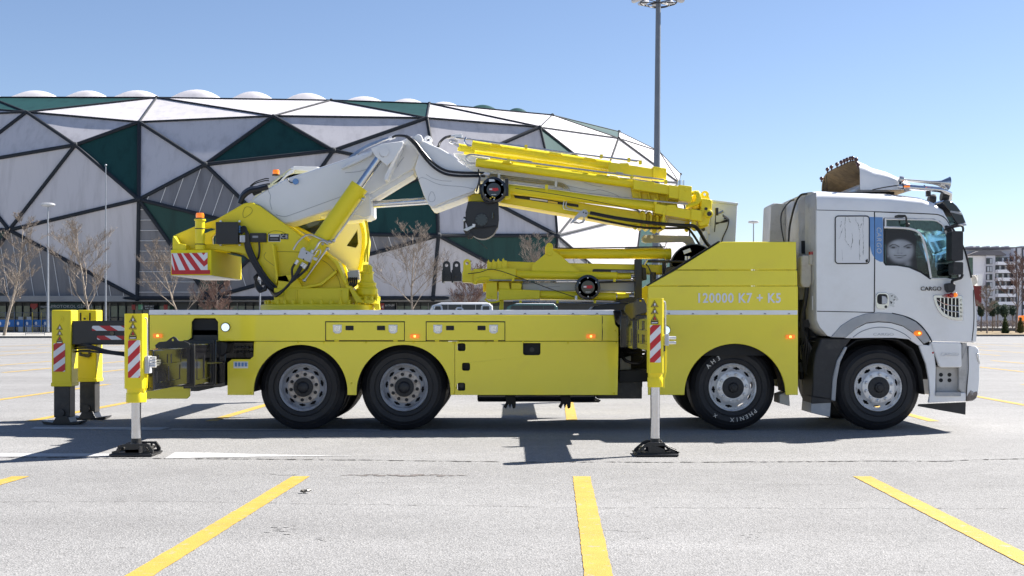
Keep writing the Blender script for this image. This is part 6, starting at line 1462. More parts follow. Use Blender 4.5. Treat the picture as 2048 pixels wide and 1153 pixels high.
pr('jib_fill_plate', [(966, 557), (1046, 557), (1046, 584), (966, 584)], 16.84, .2, 'yellow_paint', j2, .006)
tube_ = pr('jib_tube', [(1044, 566), (1272, 563), (1272, 584), (1044, 582)], 16.72, .36, 'pale_grey_paint', truck, .014)
seam([(1048, 568), (1084, 569), (1086, 574), (1120, 573)], 16.716, 'grey_print', tube_, .003)
j3 = pr('lower_jib_box', [(997, 578), (1080, 581), (1080, 598.5), (997, 601)], 16.5, .3, 'yellow_paint', truck, .01)
pr('section_plate', [(972, 565), (994, 564), (995, 600), (972, 598)], 16.52, .3, 'yellow_paint', j3, .008); pr('section_plate', [(997, 564), (1018, 565), (1020, 580), (997, 580)], 16.56, .3, 'yellow_paint', j3, .008); pr('section_plate', [(1022, 566), (1040, 566), (1044, 570), (1042, 580), (1022, 580)], 16.58, .3, 'yellow_paint', j3, .008)
pr('cover', rrect(1048, 588, 1068, 596.5, 2), 16.49, .02, 'yellow_paint', j3, .003); disc('cover_bolt', (1058, 591.5), 16.485, 2.6, .02, 'yellow_paint', j3, 14, .003); disc('cover_bolt', (982, 591), 16.51, 3, .02, 'yellow_paint', j3, 14, .003)
sect('jib_ram', (1080, 590), (1232, 594), 16.6, 8.4, j3); sect('jib_ram_end', (1231, 594), (1258, 594), 16.6, 5, j3); cy('ram_clamp', (1231, 594), (1234, 594), 16.6, 7.2, 'steel', j3, n=16); cy('ram_clamp', (1258, 594), (1262, 594), 16.6, 6, 'steel', j3, n=16)
pipe('steel_pipe', [(1026, 603, 16.5), (1110, 605, 16.5), (1200, 607, 16.5), (1260, 606, 16.5)], .009, 'steel', j3, 3); pipe('steel_pipe', [(970, 598, 16.5), (978, 605, 16.5), (990, 605, 16.5), (1000, 602, 16.5)], .012, 'yellow_paint', j3)
for px in (1041, 1115, 1190): pr('pipe_clip', rrect(px - 2.5, 601, px + 2.5, 607, .8), 16.47, .06, 'yellow_paint', j3, .003)
pr('support_post', [(999.5, 600), (1007.5, 600), (1007, 622), (999, 622)], 16.6, .1, 'yellow_paint', j3, .006)
r2 = reel(1176, 575, 16.42, 25, truck)
pr('reel_support', [(1196, 563), (1272, 561), (1272, 565), (1196, 567)], 16.5, .04, 'black_plastic', r2, .004)
# dark support platform and stand
pf = pr('jib_cradle', [(1180, 622), (1188, 613), (1220, 607), (1240, 600), (1276, 597), (1276, 622)], 16.55, .7, 'black_paint', truck, .01)
pr('stand_post', [(1270, 519), (1284, 519), (1284, 600), (1270, 600)], 16.5, .12, 'black_paint', pf, .006); pr('stand_arm', [(1284, 534), (1292, 537), (1294, 560), (1284, 560)], 16.55, .5, 'black_plastic', pf, .006)
pr('cradle_plate', [(1240, 600), (1262, 594), (1276, 596), (1276, 606), (1240, 606)], 16.48, .05, 'black_plastic', pf, .004)
# machinery beside the hood: reel, pump, rail
big = disc('cable_reel', (1388, 536), 16.6, 48, .06, 'black_paint', truck, 64, .006)
disc('reel_flange', (1388, 536), 16.95, 48, .05, 'black_paint', big, 64, .006); disc('reel_drum', (1388, 536), 16.66, 36, .3, 'black_matt', big, 40)
q = MB(); q.lathe([(48 * 16.6 / F, 0), (48 * 16.6 / F, -.015), (46 * 16.6 / F, -.015), (45.5 * 16.6 / F, 0)], W(1388, 536, 16.6), (0, 1, 0), 64); q.build('reel_rim', 'black_gloss', big)
lb = MB(); Mx = Matrix.Translation(W(1374, 503, 16.588)) @ Matrix.Rotation(math.radians(90), 4, 'X') @ Matrix.Rotation(math.radians(20), 4, 'Z'); lb.prism_axis([(-.05, -.024), (.05, -.024), (.05, .024), (-.05, .024)], Mx, .006); lb.build('reel_label', 'silver_print', big)
for c_ in ((1372, 517), (1378, 517)): cy('reel_fitting', (c_[0], c_[1] + 4), (c_[0], c_[1] - 4), 16.55, 2.6, 'aluminium', big, n=8)
rl = MB(); rl.cyl(W(1290, 523, 16.5), W(1395, 524, 16.5), .018, n=10); rl = rl.build('guard_rail', 'black_paint', truck)
for px in (1326, 1330): cy('rail_post', (px, 523), (px, 560), 16.5, 2, 'black_paint', rl, n=8)
cy('rail_clamp', (1288, 530), (1294, 520), 16.48, 3, 'steel', rl, n=8)
pm = pr('pump_box', [(1330, 540), (1336, 534), (1366, 534), (1366, 560), (1330, 560)], 16.4, .3, 'black_paint', truck, .01)
cy('pump_body', (1306, 545), (1306, 566), 16.55, 6, 'dark_steel', pm, n=16); pipe('wire', [(1288, 526, 16.5), (1296, 533, 16.45), (1302, 545, 16.45), (1310, 558, 16.45)], .008, 'hose', pm); cy('pump_fitting', (1342, 533), (1342, 527), 16.45, 3, 'dark_steel', pm, n=10)
gj = pr('grey_stay', [(1286, 472), (1290, 469.5), (1380, 472), (1385, 476), (1396, 498), (1380, 498), (1371, 486), (1366, 484), (1292, 486), (1286, 484), (1283, 478)], 17.3, .1, 'stay_grey', truck, .01)
pr('grey_stay_inner', [(1284, 478), (1288, 474), (1300, 476), (1304, 484), (1292, 487), (1284, 484)], 17.42, .08, 'white_paint', gj, .008)
for c_ in ((1291, 474), (1304, 474.5)): disc('pin', c_, 17.29, 3, .03, 'aluminium', gj, 14, .003)
# deck grab handles
for (xa, xb) in ((866, 884), (963, 981), (912, 926)):
    h = 8 if xb - xa > 15 else 3
    q = MB(); q.tube([W(*p, 16.1) for p in ((xa, 622), (xa + 1, 622 - h), (xa + 3, 621 - h - 1.5), (xb - 3, 621 - h - 1.5), (xb - 1, 622 - h), (xb, 622))], .012, 8); q.build('grab_handle', 'white_paint', truck)
# ------------------------------------------------------------------ driver's cab
YS = YB
side = [(1633, 420.5), (1749, 423.5), (1860, 428), (1885, 431.5), (1898, 445), (1915, 475), (1929, 503), (1941, 553), (1947, 575), (1952, 620), (1954, 660), (1952, 684), (1924, 684), (1862, 682), (1850, 662), (1832, 644), (1806, 632), (1782, 627), (1757, 625.5), (1730, 628), (1705, 637), (1682, 652), (1662, 674), (1655, 672), (1640, 655), (1633, 640)]
wino = [(1766.5, 438), (1769, 436), (1868, 438), (1880, 443), (1890, 454), (1905, 500), (1921, 556), (1921, 560), (1860, 559), (1841, 546), (1818, 536), (1795, 532), (1771, 531.5), (1767, 526)]
cab = pr('cab', side, YS, .05, 'cab_white', truck, .012, holes=[wino])
pr('far_side', side, YFAR - .05, .05, 'cab_white', cab, .012, holes=[wino], yp=YS)
cabf = [W(*p, YS) for p in side]
def band(name, pts, m, th=.03, y0=YS + .05, y1=YFAR - .05, inset=0):
    q = MB(); pp = [W(*p, YS) for p in pts]; q.sheet([[Vector((p.x, y0, p.z)) for p in pp], [Vector((p.x, y1, p.z)) for p in pp]]); return q.build(name, m, cab, thick=th, smooth=50)
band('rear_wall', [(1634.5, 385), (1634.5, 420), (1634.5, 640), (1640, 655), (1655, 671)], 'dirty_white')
band('front_panel', [(1940, 553), (1946, 575), (1951, 620), (1953, 660), (1951, 684)], 'cab_white')
band('windscreen', [(1897, 445), (1914, 475), (1928, 503), (1940, 553)], 'cab_glass', .006)
band('floor_pan', [(1655, 671), (1700, 640), (1757, 628), (1815, 640), (1855, 675), (1950, 683)], 'black_matt')
# roof: rounded loft between the side seams
top = [(1633.5, 378.5), (1645, 377), (1700, 379), (1779, 382), (1845, 389.5), (1869, 399), (1887, 415), (1898, 444)]
bot = [(1633.5, 420), (1645, 420.3), (1700, 421.5), (1779, 424), (1845, 427), (1869, 428.5), (1887, 432), (1898, 445)]
rows_ = []
for t_, b_ in zip(top, bot):
    x = X(t_[0], YS); zt = Z(t_[1], YS + .12); zb = Z(b_[1], YS); row = []
    for k in range(25):
        a = math.pi * k / 24; c_, s_ = math.cos(a), math.sin(a)
        e = .42
        row.append(Vector((x, YC - (YFAR - YS) / 2 * math.copysign(abs(c_) ** e, c_), zb + (zt - zb) * abs(s_) ** e)))
    rows_.append(row)
q = MB(); q.sheet(rows_); q.build('roof', 'cab_white', cab, smooth=60)
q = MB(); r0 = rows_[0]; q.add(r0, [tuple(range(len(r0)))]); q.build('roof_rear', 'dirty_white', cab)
# seams
def groove(pts, w=.006, Y=YS - .001, m='black_matt', name='door_seam'): return pipe(name, [(a, b, Y) for a, b in pts], w, m, cab, 4, 4)
groove([(1634, 420.5), (1690, 421.8), (1749, 423.5)], .004); groove([(1749, 424), (1800, 426), (1860, 428.5), (1880, 431), (1893, 440), (1903, 458)], .006)
groove([(1749, 424), (1749.3, 520), (1748.5, 625)], .007); groove([(1634, 623), (1690, 624), (1748, 625.5)], .005)
groove([(1855, 668), (1862, 680), (1868, 700)], .008); groove([(1947, 580), (1948, 640), (1944, 682)], .006); groove([(1784, 627), (1815, 635), (1838, 648), (1855, 668), (1862, 681)], .008)
# side window: gasket, divider, two panes, printed film
inn = [(1769.5, 440.5), (1867, 441), (1878, 446), (1887, 456), (1902, 502), (1917, 557), (1862, 556.5), (1843, 543), (1819, 533.5), (1795, 529.5), (1773, 529), (1770, 524)]
pr('window_gasket', wino, YS + .004, .012, 'black_matt', cab, .002, holes=[inn])
pr('quarter_pane', [(1815, 462), (1838, 462), (1848, 480), (1862, 556), (1917, 557), (1902, 502), (1887, 456), (1878, 446), (1867, 441), (1771, 440.5), (1771, 453), (1805, 455)], YS + .014, .006, 'cab_glass', cab)
pr('door_pane', [(1770, 458), (1815, 459), (1833, 465), (1842, 478), (1860, 553), (1843, 543), (1819, 533.5), (1795, 529.5), (1773, 529), (1770, 524)], YS + .02, .006, 'dark_glass', cab)
pipe('window_divider', [(1768, 455, YS + .004), (1800, 456, YS + .004), (1824, 459, YS + .004), (1839, 467, YS + .004), (1847, 482, YS + .004), (1855, 515, YS + .004), (1862, 556, YS + .004)], .014, 'cab_white', cab)
pipe('window_divider', [(1771, 437, YS + .004), (1771, 446, YS + .004), (1771, 456, YS + .004)], .012, 'cab_white', cab); pipe('window_divider', [(1770, 438.5, YS), (1830, 439.5, YS), (1866, 440.5, YS), (1880, 446, YS), (1889, 457, YS), (1904, 503, YS), (1919, 558, YS), (1890, 558, YS), (1862, 558, YS)], .011, 'cab_white', cab)
pr('far_pane', wino, YFAR - .03, .006, 'cab_glass', cab, yp=YS)
# portrait print behind the near pane: generic monochrome face
YPt = YS + .0185
def print_tone(x, y):
    """grey value of the printed portrait at photo pixel (x, y)"""
    def seg(pts, w):
        d = 1e9
        for (x0, y0), (x1, y1) in zip(pts, pts[1:]):
            t = max(0, min(1, ((x - x0) * (x1 - x0) + (y - y0) * (y1 - y0)) / ((x1 - x0) ** 2 + (y1 - y0) ** 2)))
            d = min(d, math.hypot(x - x0 - t * (x1 - x0), y - y0 - t * (y1 - y0)))
        return math.exp(-(d / w) ** 2)
    def blob(cx, cy, rx, ry): return math.exp(-((x - cx) / rx) ** 2 - ((y - cy) / ry) ** 2)
    u, v = (x - 1801) * .97 - (y - 501) * .2, (y - 501) * .97 + (x - 1801) * .2
    r = math.hypot(u / 25.5, v / 25.5 if v > 0 else v / 25)
    face = 1 / (1 + math.exp((r - 1) * 16))
    hair = 1 / (1 + math.exp((y - 480 - .012 * (x - 1800) ** 2) * .9))
    skin = .34 + .07 * blob(1793, 485, 9, 7) + .05 * blob(1786, 504, 6, 6) + .04 * blob(1814, 503, 6, 6) - .08 * max(0, r - .6) - .05 * blob(1806, 524, 14, 5) + .03 * blob(1799, 500, 2, 7) + .03 * blob(1801, 520, 5, 2.5)
    skin -= .3 * seg([(1779.5, 493), (1785, 489.5), (1791, 490), (1798, 494)], 1.15) + .3 * seg([(1808, 494), (1815, 490.3), (1823, 490)], 1.1)
    skin -= .36 * blob(1787, 495.8, 5.4, 1.8) + .36 * blob(1816, 495.8, 5.4, 1.8) + .1 * blob(1787, 493.5, 7, 2) + .1 * blob(1816, 493.5, 6, 2)
    skin += .2 * blob(1791, 496.2, 1.3, .7) + .16 * blob(1812, 496.2, 1.2, .7)
    skin -= .13 * blob(1796.5, 506.8, 2.4, 1.1) + .12 * blob(1803, 507, 2, 1) + .06 * seg([(1797.5, 497), (1795.5, 504)], 1.2)
    skin -= .3 * seg([(1788.5, 511), (1794, 512.2), (1799, 512), (1806, 512.6), (1812, 511)], .9) + .24 * blob(1799, 515.6, 7, 1.8) - .26 * blob(1799, 513.5, 6.5, .7)
    neck = .22 * (1 / (1 + math.exp(-(y - 521) * .8))) * blob(1815, 527, 7, 9)
    g = .02 + face * max(.02, skin) * (1 - hair) + (1 - face) * neck + .2 * blob(1776, 513, 1.2, 2.5)
    return max(.012, g)
pane = [(1771, 459.5), (1814, 460.5), (1826, 464), (1833, 478), (1831, 506), (1835, 539), (1819, 532.8), (1795, 529), (1773.5, 528.5), (1771, 524)]
def inside(x, y, poly):
    c = False
    for (x0, y0), (x1, y1) in zip(poly, poly[1:] + poly[:1]):
        if (y0 > y) != (y1 > y) and x < (x1 - x0) * (y - y0) / (y1 - y0) + x0: c = not c
    return c
q = MB(); idx = {}; tones = []
def vid(i, j):
    if (i, j) not in idx:
        idx[(i, j)] = len(q.v); q.v.append(P3(1771 + i * .75, 459 + j * .75, YPt)); tones.append(print_tone(1771 + i * .75, 459 + j * .75))
    return idx[(i, j)]
for i in range(86):
    for j in range(108):
        if inside(1771.4 + i * .75, 459.4 + j * .75, pane): q.f.append((vid(i, j), vid(i + 1, j), vid(i + 1, j + 1), vid(i, j + 1))); q.mi.append(0)
me = bpy.data.meshes.new('window_print'); me.from_pydata(q.v, [], q.f)
ca = me.color_attributes.new('print', 'FLOAT_COLOR', 'POINT')
for k, t in enumerate(tones): ca.data[k].color = (t * .93, t * .98, t * 1.06, 1)
pm_ = mat('portrait_print', (.2, .2, .2), .5); at_ = pm_.node_tree.nodes.new('ShaderNodeAttribute'); at_.attribute_name = 'print'
pm_.node_tree.links.new(at_.outputs['Color'], pm_.node_tree.nodes['Principled BSDF'].inputs['Base Color'])
me.materials.append(pm_)
o_ = bpy.data.objects.new('window_print', me); COL.objects.link(o_); o_.parent = cab; o_.location = -wloc(cab); WLOC[o_.name] = Vector((0, 0, 0))
o_['label'] = 'black and white portrait print of a smiling woman filling the door window'
# interior
q = MB(); p = W(1885, 575, YC); q.prism(PP([(1862, 563), (1900, 557), (1930, 568), (1938, 620), (1880, 640)], YS), YS + .12, YFAR - .12); q.build('dashboard', 'black_plastic', cab, bevel=.03)
for yy in (YS + .35, YFAR - .95):
    q = MB(); x = X(1775, YS); q.box(x - .05, x + .5, yy, yy + .5, 1.65, 1.8); q.prism([(x - .16, 1.7), (x + .02, 1.7), (x - .08, 2.45), (x - .24, 2.43)], yy + .02, yy + .48); q.prism([(x - .22, 2.45), (x - .1, 2.45), (x - .12, 2.68), (x - .22, 2.68)], yy + .12, yy + .38); q.build('seat', 'seat_grey', cab, bevel=.05, seg=3)
q = MB(); c0 = W(1868, 548, YS + .55); ax = Vector((-.35, 0, .94)); q.tube([c0 + Vector((.94 * .22 * math.cos(a * math.pi / 12), .22 * math.sin(a * math.pi / 12), .35 * .22 * math.cos(a * math.pi / 12))) for a in range(25)], .015, 6); q.cyl(c0, c0 + Vector((.2, 0, -.45)), .03, n=8); q.cyl(c0 + Vector((0, -.2, 0)), c0 + Vector((0, .2, 0)), .014, n=6); q.build('steering_wheel', 'black_plastic', cab)
mat('curtain_green', (0.12, 0.16, 0.13), .8, var=.3, vscale=12)
q = MB(); YV = YFAR - .1; xa, xb = X(1770, YV) + .3, X(1905, YV) + .35; T_, B_2 = [], []
for k in range(41):
    t = k / 40; x = 4.62 + 1.28 * t; T_.append(Vector((x, YV + .008 * math.sin(k * 1.9), 2.82))); B_2.append(Vector((x, YV + .008 * math.sin(k * 1.9 + .4), 2.55 - .09 * abs(math.sin(t * 6.3)) - .16 * max(0, .5 - t))))
q.sheet([T_, B_2]); q.build('curtain', 'curtain_green', cab, smooth=60)
for k in range(18):
    q = MB(); t = (k + .5) / 18; x = 4.62 + 1.28 * t; z = 2.545 - .09 * abs(math.sin(t * 6.3)) - .16 * max(0, .5 - t); q.ball((x, YV, z - .02), .011, .011, .022, 6, 5); q.build('tassel', 'black_matt', cab)
q = MB(); T_, B_2 = [], []
for k in range(25): t = k / 24; T_.append(W(1800 + 85 * t, 441 + 3 * t, YS + .12)); B_2.append(W(1800 + 85 * t, 452 + 10 * t + 2.5 * abs(math.sin(t * 14)), YS + .12) + Vector((0, .02 * math.sin(k * 2.1), 0)))
q.sheet([T_, B_2]); q.build('curtain', 'curtain_green', cab, smooth=60)
# blanked rear side window with peeling film
fw = pr('blank_window', rrect(1671.5, 433.5, 1737.5, 526.5, 5), YS - .006, .012, 'white_paint', cab, .003)
q = MB(); q.tube([W(a, b, YS - .006) for a, b in rrect(1670.5, 432.5, 1738.5, 527.5, 6) + [rrect(1670.5, 432.5, 1738.5, 527.5, 6)[0]]], .007, 5); q.build('window_seal', 'black_matt', fw)
for pts in ([(1691, 435), (1690, 455), (1691, 470), (1690, 480)], [(1696, 434), (1699, 442), (1702, 446)], [(1711, 434), (1712, 443), (1716, 448), (1718, 458), (1720, 470), (1719, 495), (1720, 520)], [(1727, 434), (1726, 460), (1727, 490), (1726, 510)], [(1683, 443), (1681, 455)], [(1720, 456), (1724, 447)], [(1704, 466), (1705, 480), (1702, 500)], [(1686, 457), (1678, 478)], [(1684, 500), (1685, 522)], [(1690, 480), (1700, 495)]):
    rnd = random.Random(int(pts[0][0])); pp = spline([P3(a, b, YS - .0075) for a, b in pts], 8); pp = [p + Vector((rnd.uniform(-.004, .004), 0, 0)) for p in pp]
    q = MB(); q.tube(pp, [max(.0006, rnd.uniform(-.002, .0032)) for _ in pp], 4); q.build('film_crack', 'black_matt', fw)
pr('film_tear', [(1731, 521), (1735, 518), (1736, 524), (1732, 526)], YS - .009, .003, 'black_matt', fw)
# blue stripe with upright name
bs = pr('blue_stripe', [(1739, 434.5), (1765, 435), (1766, 445), (1766.5, 524), (1760, 524), (1751, 519), (1744, 508), (1740, 492)], YS - .004, .005, 'blue_print', cab)
text('CARGO', 'stripe_lettering', 1753.5, 454, 9.5, YS - .006, 'pale_grey_paint', bs, 'LEFT', rot=-math.pi / 2, wide=1.0, space=1.15, shear=.2)
text('CARGO', 'name_badge', 1862, 581.8, 8, YS - .006, 'black_print', cab, fitw=41, th=.014)
# door handle and animal-head decal
dh = pr('door_handle', rrect(1752, 585.5, 1778, 618.5, 8), YS - .014, .016, 'chrome', cab, .004)
pr('handle_recess', rrect(1754.5, 588.5, 1775, 609, 6), YS - .017, .006, 'black_matt', dh); pr('handle_paddle', [(1764, 592), (1772, 594), (1775, 600), (1774, 608), (1764, 608)], YS - .021, .008, 'pale_grey_paint', dh, .003); disc('key_lock', (1772, 614), YS - .02, 2.8, .01, 'black_plastic', dh, 12)
q = MB(); hd_ = [(1776, 588), (1782, 586.5), (1788, 588.5), (1792, 592), (1796, 596.5), (1797, 600), (1793.5, 602.5), (1791, 600.5), (1788, 603), (1790, 606), (1789.5, 608), (1787, 610), (1789.5, 613), (1787, 615), (1780, 612), (1779, 600)]
q.prism(PP(hd_, YS - .004), YS - .004, YS - .001, mi=0)
for bl in ([(1781, 592), (1786, 590.5), (1784, 594)], [(1786, 600), (1791, 598), (1788, 602)], [(1780, 602), (1785, 605), (1782, 609)], [(1789, 593), (1792, 595), (1789, 596)]): q.prism(PP(bl, YS - .0055), YS - .0055, YS - .004, mi=1)
q.build('animal_head_decal', ['silver_print', 'black_print'], cab, smooth=0)
# chrome side grille
gp = [(1866.5, 593), (1869, 590.5), (1922, 591), (1925.5, 594), (1926, 641), (1912, 641), (1897, 638), (1885, 632), (1876, 621), (1870, 608)]
gi = [(1873, 596), (1917, 597), (1918, 635), (1911, 635), (1898, 632), (1888, 626), (1880, 616), (1875, 606)]
gr = pr('side_grille', gp, YS - .016, .018, 'chrome', cab, .004, holes=[gi]); pr('grille_back', gi, YS - .002, .004, 'black_matt', gr)
for px in (1881, 1888.5, 1896, 1903.5, 1911): cy('grille_bar', (px, 596.5), (px, min(634.5, 606 + (px - 1874) * 1.3 + 4)), YS - .01, 1.0, 'chrome', gr, n=6)
pipe('grille_bar', [(1874, 600, YS - .014), (1890, 609, YS - .014), (1917, 613, YS - .014)], .007, 'chrome', gr); pipe('grille_bar', [(1878, 612, YS - .014), (1893, 621, YS - .014), (1918, 625, YS - .014)], .007, 'chrome', gr)
for ch, yy in zip('CARGO', (603, 611.5, 618.5, 626.5, 635)): text(ch, 'grille_letter', 1922, yy, 4.2, YS - .019, 'black_print', gr)
pr('indicator', rrect(1866 + 25, 588, 1903, 594, 1.5), YS - .05, .03, 'red_lens', gr, .004)
q = MB(); q.ball(W(1903, 591, YS - .12), .032, n=12, m=8); q.build('marker_red', 'red_lens', gr); q = MB(); q.ball(W(1910.5, 590.5, YS - .12), .03, n=12, m=8); q.build('marker_amber', 'amber_lens', gr)
pr('marker_mount', [(1893, 588.5), (1914, 588), (1914, 593), (1893, 594)], YS - .1, .1, 'red_lens', gr, .004)
# mirrors
mr = pr('mirror', rrect(1903.5, 462.5, 1926.5, 521.5, 3.5), YS - .3, .2, 'black_plastic', cab, .03, seg=3)
pr('lower_mirror', rrect(1907, 524.5, 1926.5, 549.5, 3), YS - .28, .18, 'black_plastic', mr, .025, seg=3)
pipe('mirror_arm', [(1890, 460, YS), (1899, 456, YS - .12), (1912, 453, YS - .2), (1922, 452, YS - .2), (1926, 456, YS - .2), (1926, 464, YS - .2)], .014, 'black_plastic', mr); pr('arm_mount', [(1892, 451), (1902, 453), (1905, 463), (1899, 467), (1893, 458)], YS - .05, .05, 'black_plastic', mr, .006)
pipe('mirror_arm', [(1904, 568, YS - .03), (1905, 562, YS - .1), (1913, 559, YS - .18), (1922, 556, YS - .2), (1925, 549, YS - .2)], .018, 'black_plastic', mr)
pr('kerb_mirror', [(1894, 569), (1897, 566.5), (1909, 567), (1912, 570), (1911, 580), (1906, 585.5), (1900, 585.5), (1895.5, 580)], YS - .16, .13, 'black_plastic', mr, .02, seg=3)
hm = pr('hook_mirror', rrect(1795, 430, 1811, 434.5, 1), YS - .2, .12, 'black_plastic', cab, .006); pipe('mirror_arm', [(1810, 432, YS - .15), (1812.5, 436, YS - .13), (1813, 444, YS - .12), (1815, 450, YS - .11)], .012, 'black_plastic', hm); q = MB(); q.ball(W(1815.5, 450.5, YS - .1), .028, n=10, m=8); q.cyl(W(1815.5, 450.5, YS - .1), W(1815.5, 446, YS + .01), .012, n=6); q.build('arm_ball', 'black_plastic', hm)
# front mirror bracket and far mirror glimpse
pr('front_bracket', [(1941, 555), (1950, 550), (1954, 556), (1956, 566), (1948, 572), (1942, 570)], YS + .05, .12, 'plastic_tank', cab, .01); pr('front_mirror', rrect(1955, 549, 1965, 572, 3), YS + .15, .12, 'cab_white', cab, .02)
# a-pillar trim
pipe('pillar_trim', [(1902, 452, YS), (1918, 478, YS - .002), (1931, 506, YS - .002), (1943, 556, YS - .002)], .012, 'black_matt', cab)
pipe('pillar_trim', [(1947, 577, YS + .01), (1951, 620, YS + .01), (1953, 655, YS + .01)], .007, 'black_matt', cab)
# sun visor
vz = pr('sun_visor', [(1885, 404), (1889, 400.5), (1896, 400), (1906, 405), (1914, 412), (1922, 423), (1926, 430), (1931, 443), (1934, 450.5), (1927, 452), (1915, 449.5), (1908, 440), (1899, 423), (1890, 413)], YS + .04, 2.47, 'black_gloss', cab, .015)
pr('visor_lip', [(1901, 421.5), (1921, 424.5), (1925, 430), (1922, 430), (1901, 425)], YS + .03, 2.49, 'grey_paint', vz, .006); pr('visor_edge', [(1916, 449), (1931, 446), (1934.5, 451), (1926, 453)], YS + .03, 2.49, 'pale_grey_paint', vz, .006)
# mudguards, steps, bumper
pr('arch_band', [(1662, 675), (1682, 652), (1705, 637), (1730, 628), (1757, 625.5), (1782, 627), (1806, 632), (1832, 644), (1850, 662), (1862, 682), (1848, 688), (1830, 668), (1806, 652), (1782, 645), (1757, 643.5), (1733, 646), (1712, 657), (1692, 676)], YS - .012, .05, 'grey_paint', cab, .008)
wa = pr('wheel_arch', [(1690, 676.5), (1712, 658), (1733, 647.5), (1757, 645), (1782, 646.5), (1806, 653.5), (1829, 669), (1847, 690), (1838, 692), (1818, 679), (1790, 676), (1757, 676), (1720, 676.5), (1704, 677)], YS + .0, .05, 'cab_white', cab, .008)
groove([(1706, 675), (1722, 664), (1742, 657), (1762, 655), (1785, 658), (1808, 668), (1822, 679)], .005, YS - .002, 'grey_print'); text('CARGO', 'arch_lettering', 1767, 671.5, 5, YS - .003, 'pale_grey_paint', wa, fitw=41)
band('arch_liner', [(1668, 790), (1672, 740), (1690, 700), (1715, 682), (1757, 677), (1800, 681), (1830, 700), (1846, 740), (1852, 790)], 'black_matt', .012, YS + .06, YS + .75)
q = MB(); q.ball(W(1836, 667, YS - .015), .055, .03, .036, 14, 8); am = q.build('side_lamp', 'amber_lens', cab); disc('bulb', (1839, 667), YS - .05, 2, .01, 'amber_lit', am, 8)
pr('rear_mudguard', [(1642, 677), (1704, 677), (1690, 695), (1677, 720), (1669, 750), (1665, 801), (1624, 795), (1627, 730), (1631, 706)], YS + .03, .55, 'black_plastic', cab, .02); pr('mudguard_edge', [(1690, 694), (1695, 695), (1681, 724), (1674, 760), (1671, 803), (1663, 801), (1666, 755), (1674, 722)], YS + .01, .3, 'grey_paint', cab, .01)
pr('mud_flap', [(1623, 802), (1662, 800), (1660, 834), (1646, 832), (1621, 826)], YS + .05, .5, 'grey_paint', cab, .008); pr('flap_hanger', [(1623, 793), (1664, 797), (1663, 806), (1623, 808)], YS + .04, .5, 'black_plastic', cab, .006)
pr('mud_flap', [(1559, 790), (1578, 783), (1580, 813), (1559, 807)], YS + .3, .35, 'plastic_tank', truck, .008)
st = pr('step_panel', [(1838, 692), (1847, 690), (1859, 691), (1862, 684), (1866, 684), (1872, 735), (1871, 786), (1932, 786), (1933, 802), (1857, 806), (1860, 790), (1858, 760), (1852, 728)], YS + .005, .05, 'cab_white', cab, .01)
pr('step_cover', [(1862, 684.5), (1921, 685.5), (1923.5, 690), (1924, 733), (1921, 735.5), (1882, 735.5), (1878, 731)], YS - .015, .06, 'cab_white', st, .015); text('CARGO', 'step_lettering', 1899, 713, 7, YS - .018, 'strip_white', st, fitw=36, shear=.2, th=.012)
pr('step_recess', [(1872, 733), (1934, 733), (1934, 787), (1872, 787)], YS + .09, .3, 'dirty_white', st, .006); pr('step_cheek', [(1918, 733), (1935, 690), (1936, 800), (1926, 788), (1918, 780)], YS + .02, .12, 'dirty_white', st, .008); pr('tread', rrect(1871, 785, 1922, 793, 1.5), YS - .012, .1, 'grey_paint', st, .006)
for c_ in ((1882, 750), (1899, 750), (1882, 761), (1899, 761)): disc('drain_hole', c_, YS + .086, 4, .01, 'black_matt', st, 16)
pr('arch_trim', [(1848, 689), (1860, 690), (1866, 725), (1869, 728), (1864, 735), (1856, 712)], YS + .015, .05, 'black_matt', cab, .004); disc('marker_red', (1866, 706), YS, 2, .02, 'red_lens', cab, 8)
pr('bumper_post', [(1924, 686), (1934, 686), (1934, 735), (1924, 735)], YS + .03, .2, 'dirty_white', cab, .006)
bm_ = pr('bumper', [(1936, 695), (1940, 692.5), (1953, 693), (1958, 700), (1960, 720), (1959.5, 760), (1957, 785), (1954, 797), (1946, 803), (1932, 803.5), (1934, 770)], YS + .01, 2.52, 'cab_white', cab, .03, seg=3)
mat('worn_corner', (0.2, 0.165, 0.14), .7, var=.4, vscale=20, dirt=(.5, .48, .46), dscale=14, dlo=.55, dhi=.65)
pr('worn_corner', [(1933, 796), (1938, 786), (1942, 781), (1948, 785), (1954, 783), (1955.5, 788), (1953, 796), (1946, 801.5), (1933.5, 803)], YS + .004, .02, 'worn_corner', bm_, .004)
groove([(1936, 694), (1936.5, 740), (1934, 770), (1932, 802)], .006, YS + .008); pr('headlight', [(1952, 707), (1958, 708), (1960.5, 730), (1956, 724)], YS - .002, .4, 'chrome', bm_, .006)
pr('under_spoiler', [(1838, 809), (1932, 805), (1931, 830), (1836, 813)], YS + .12, .03, 'black_plastic', cab, .004)
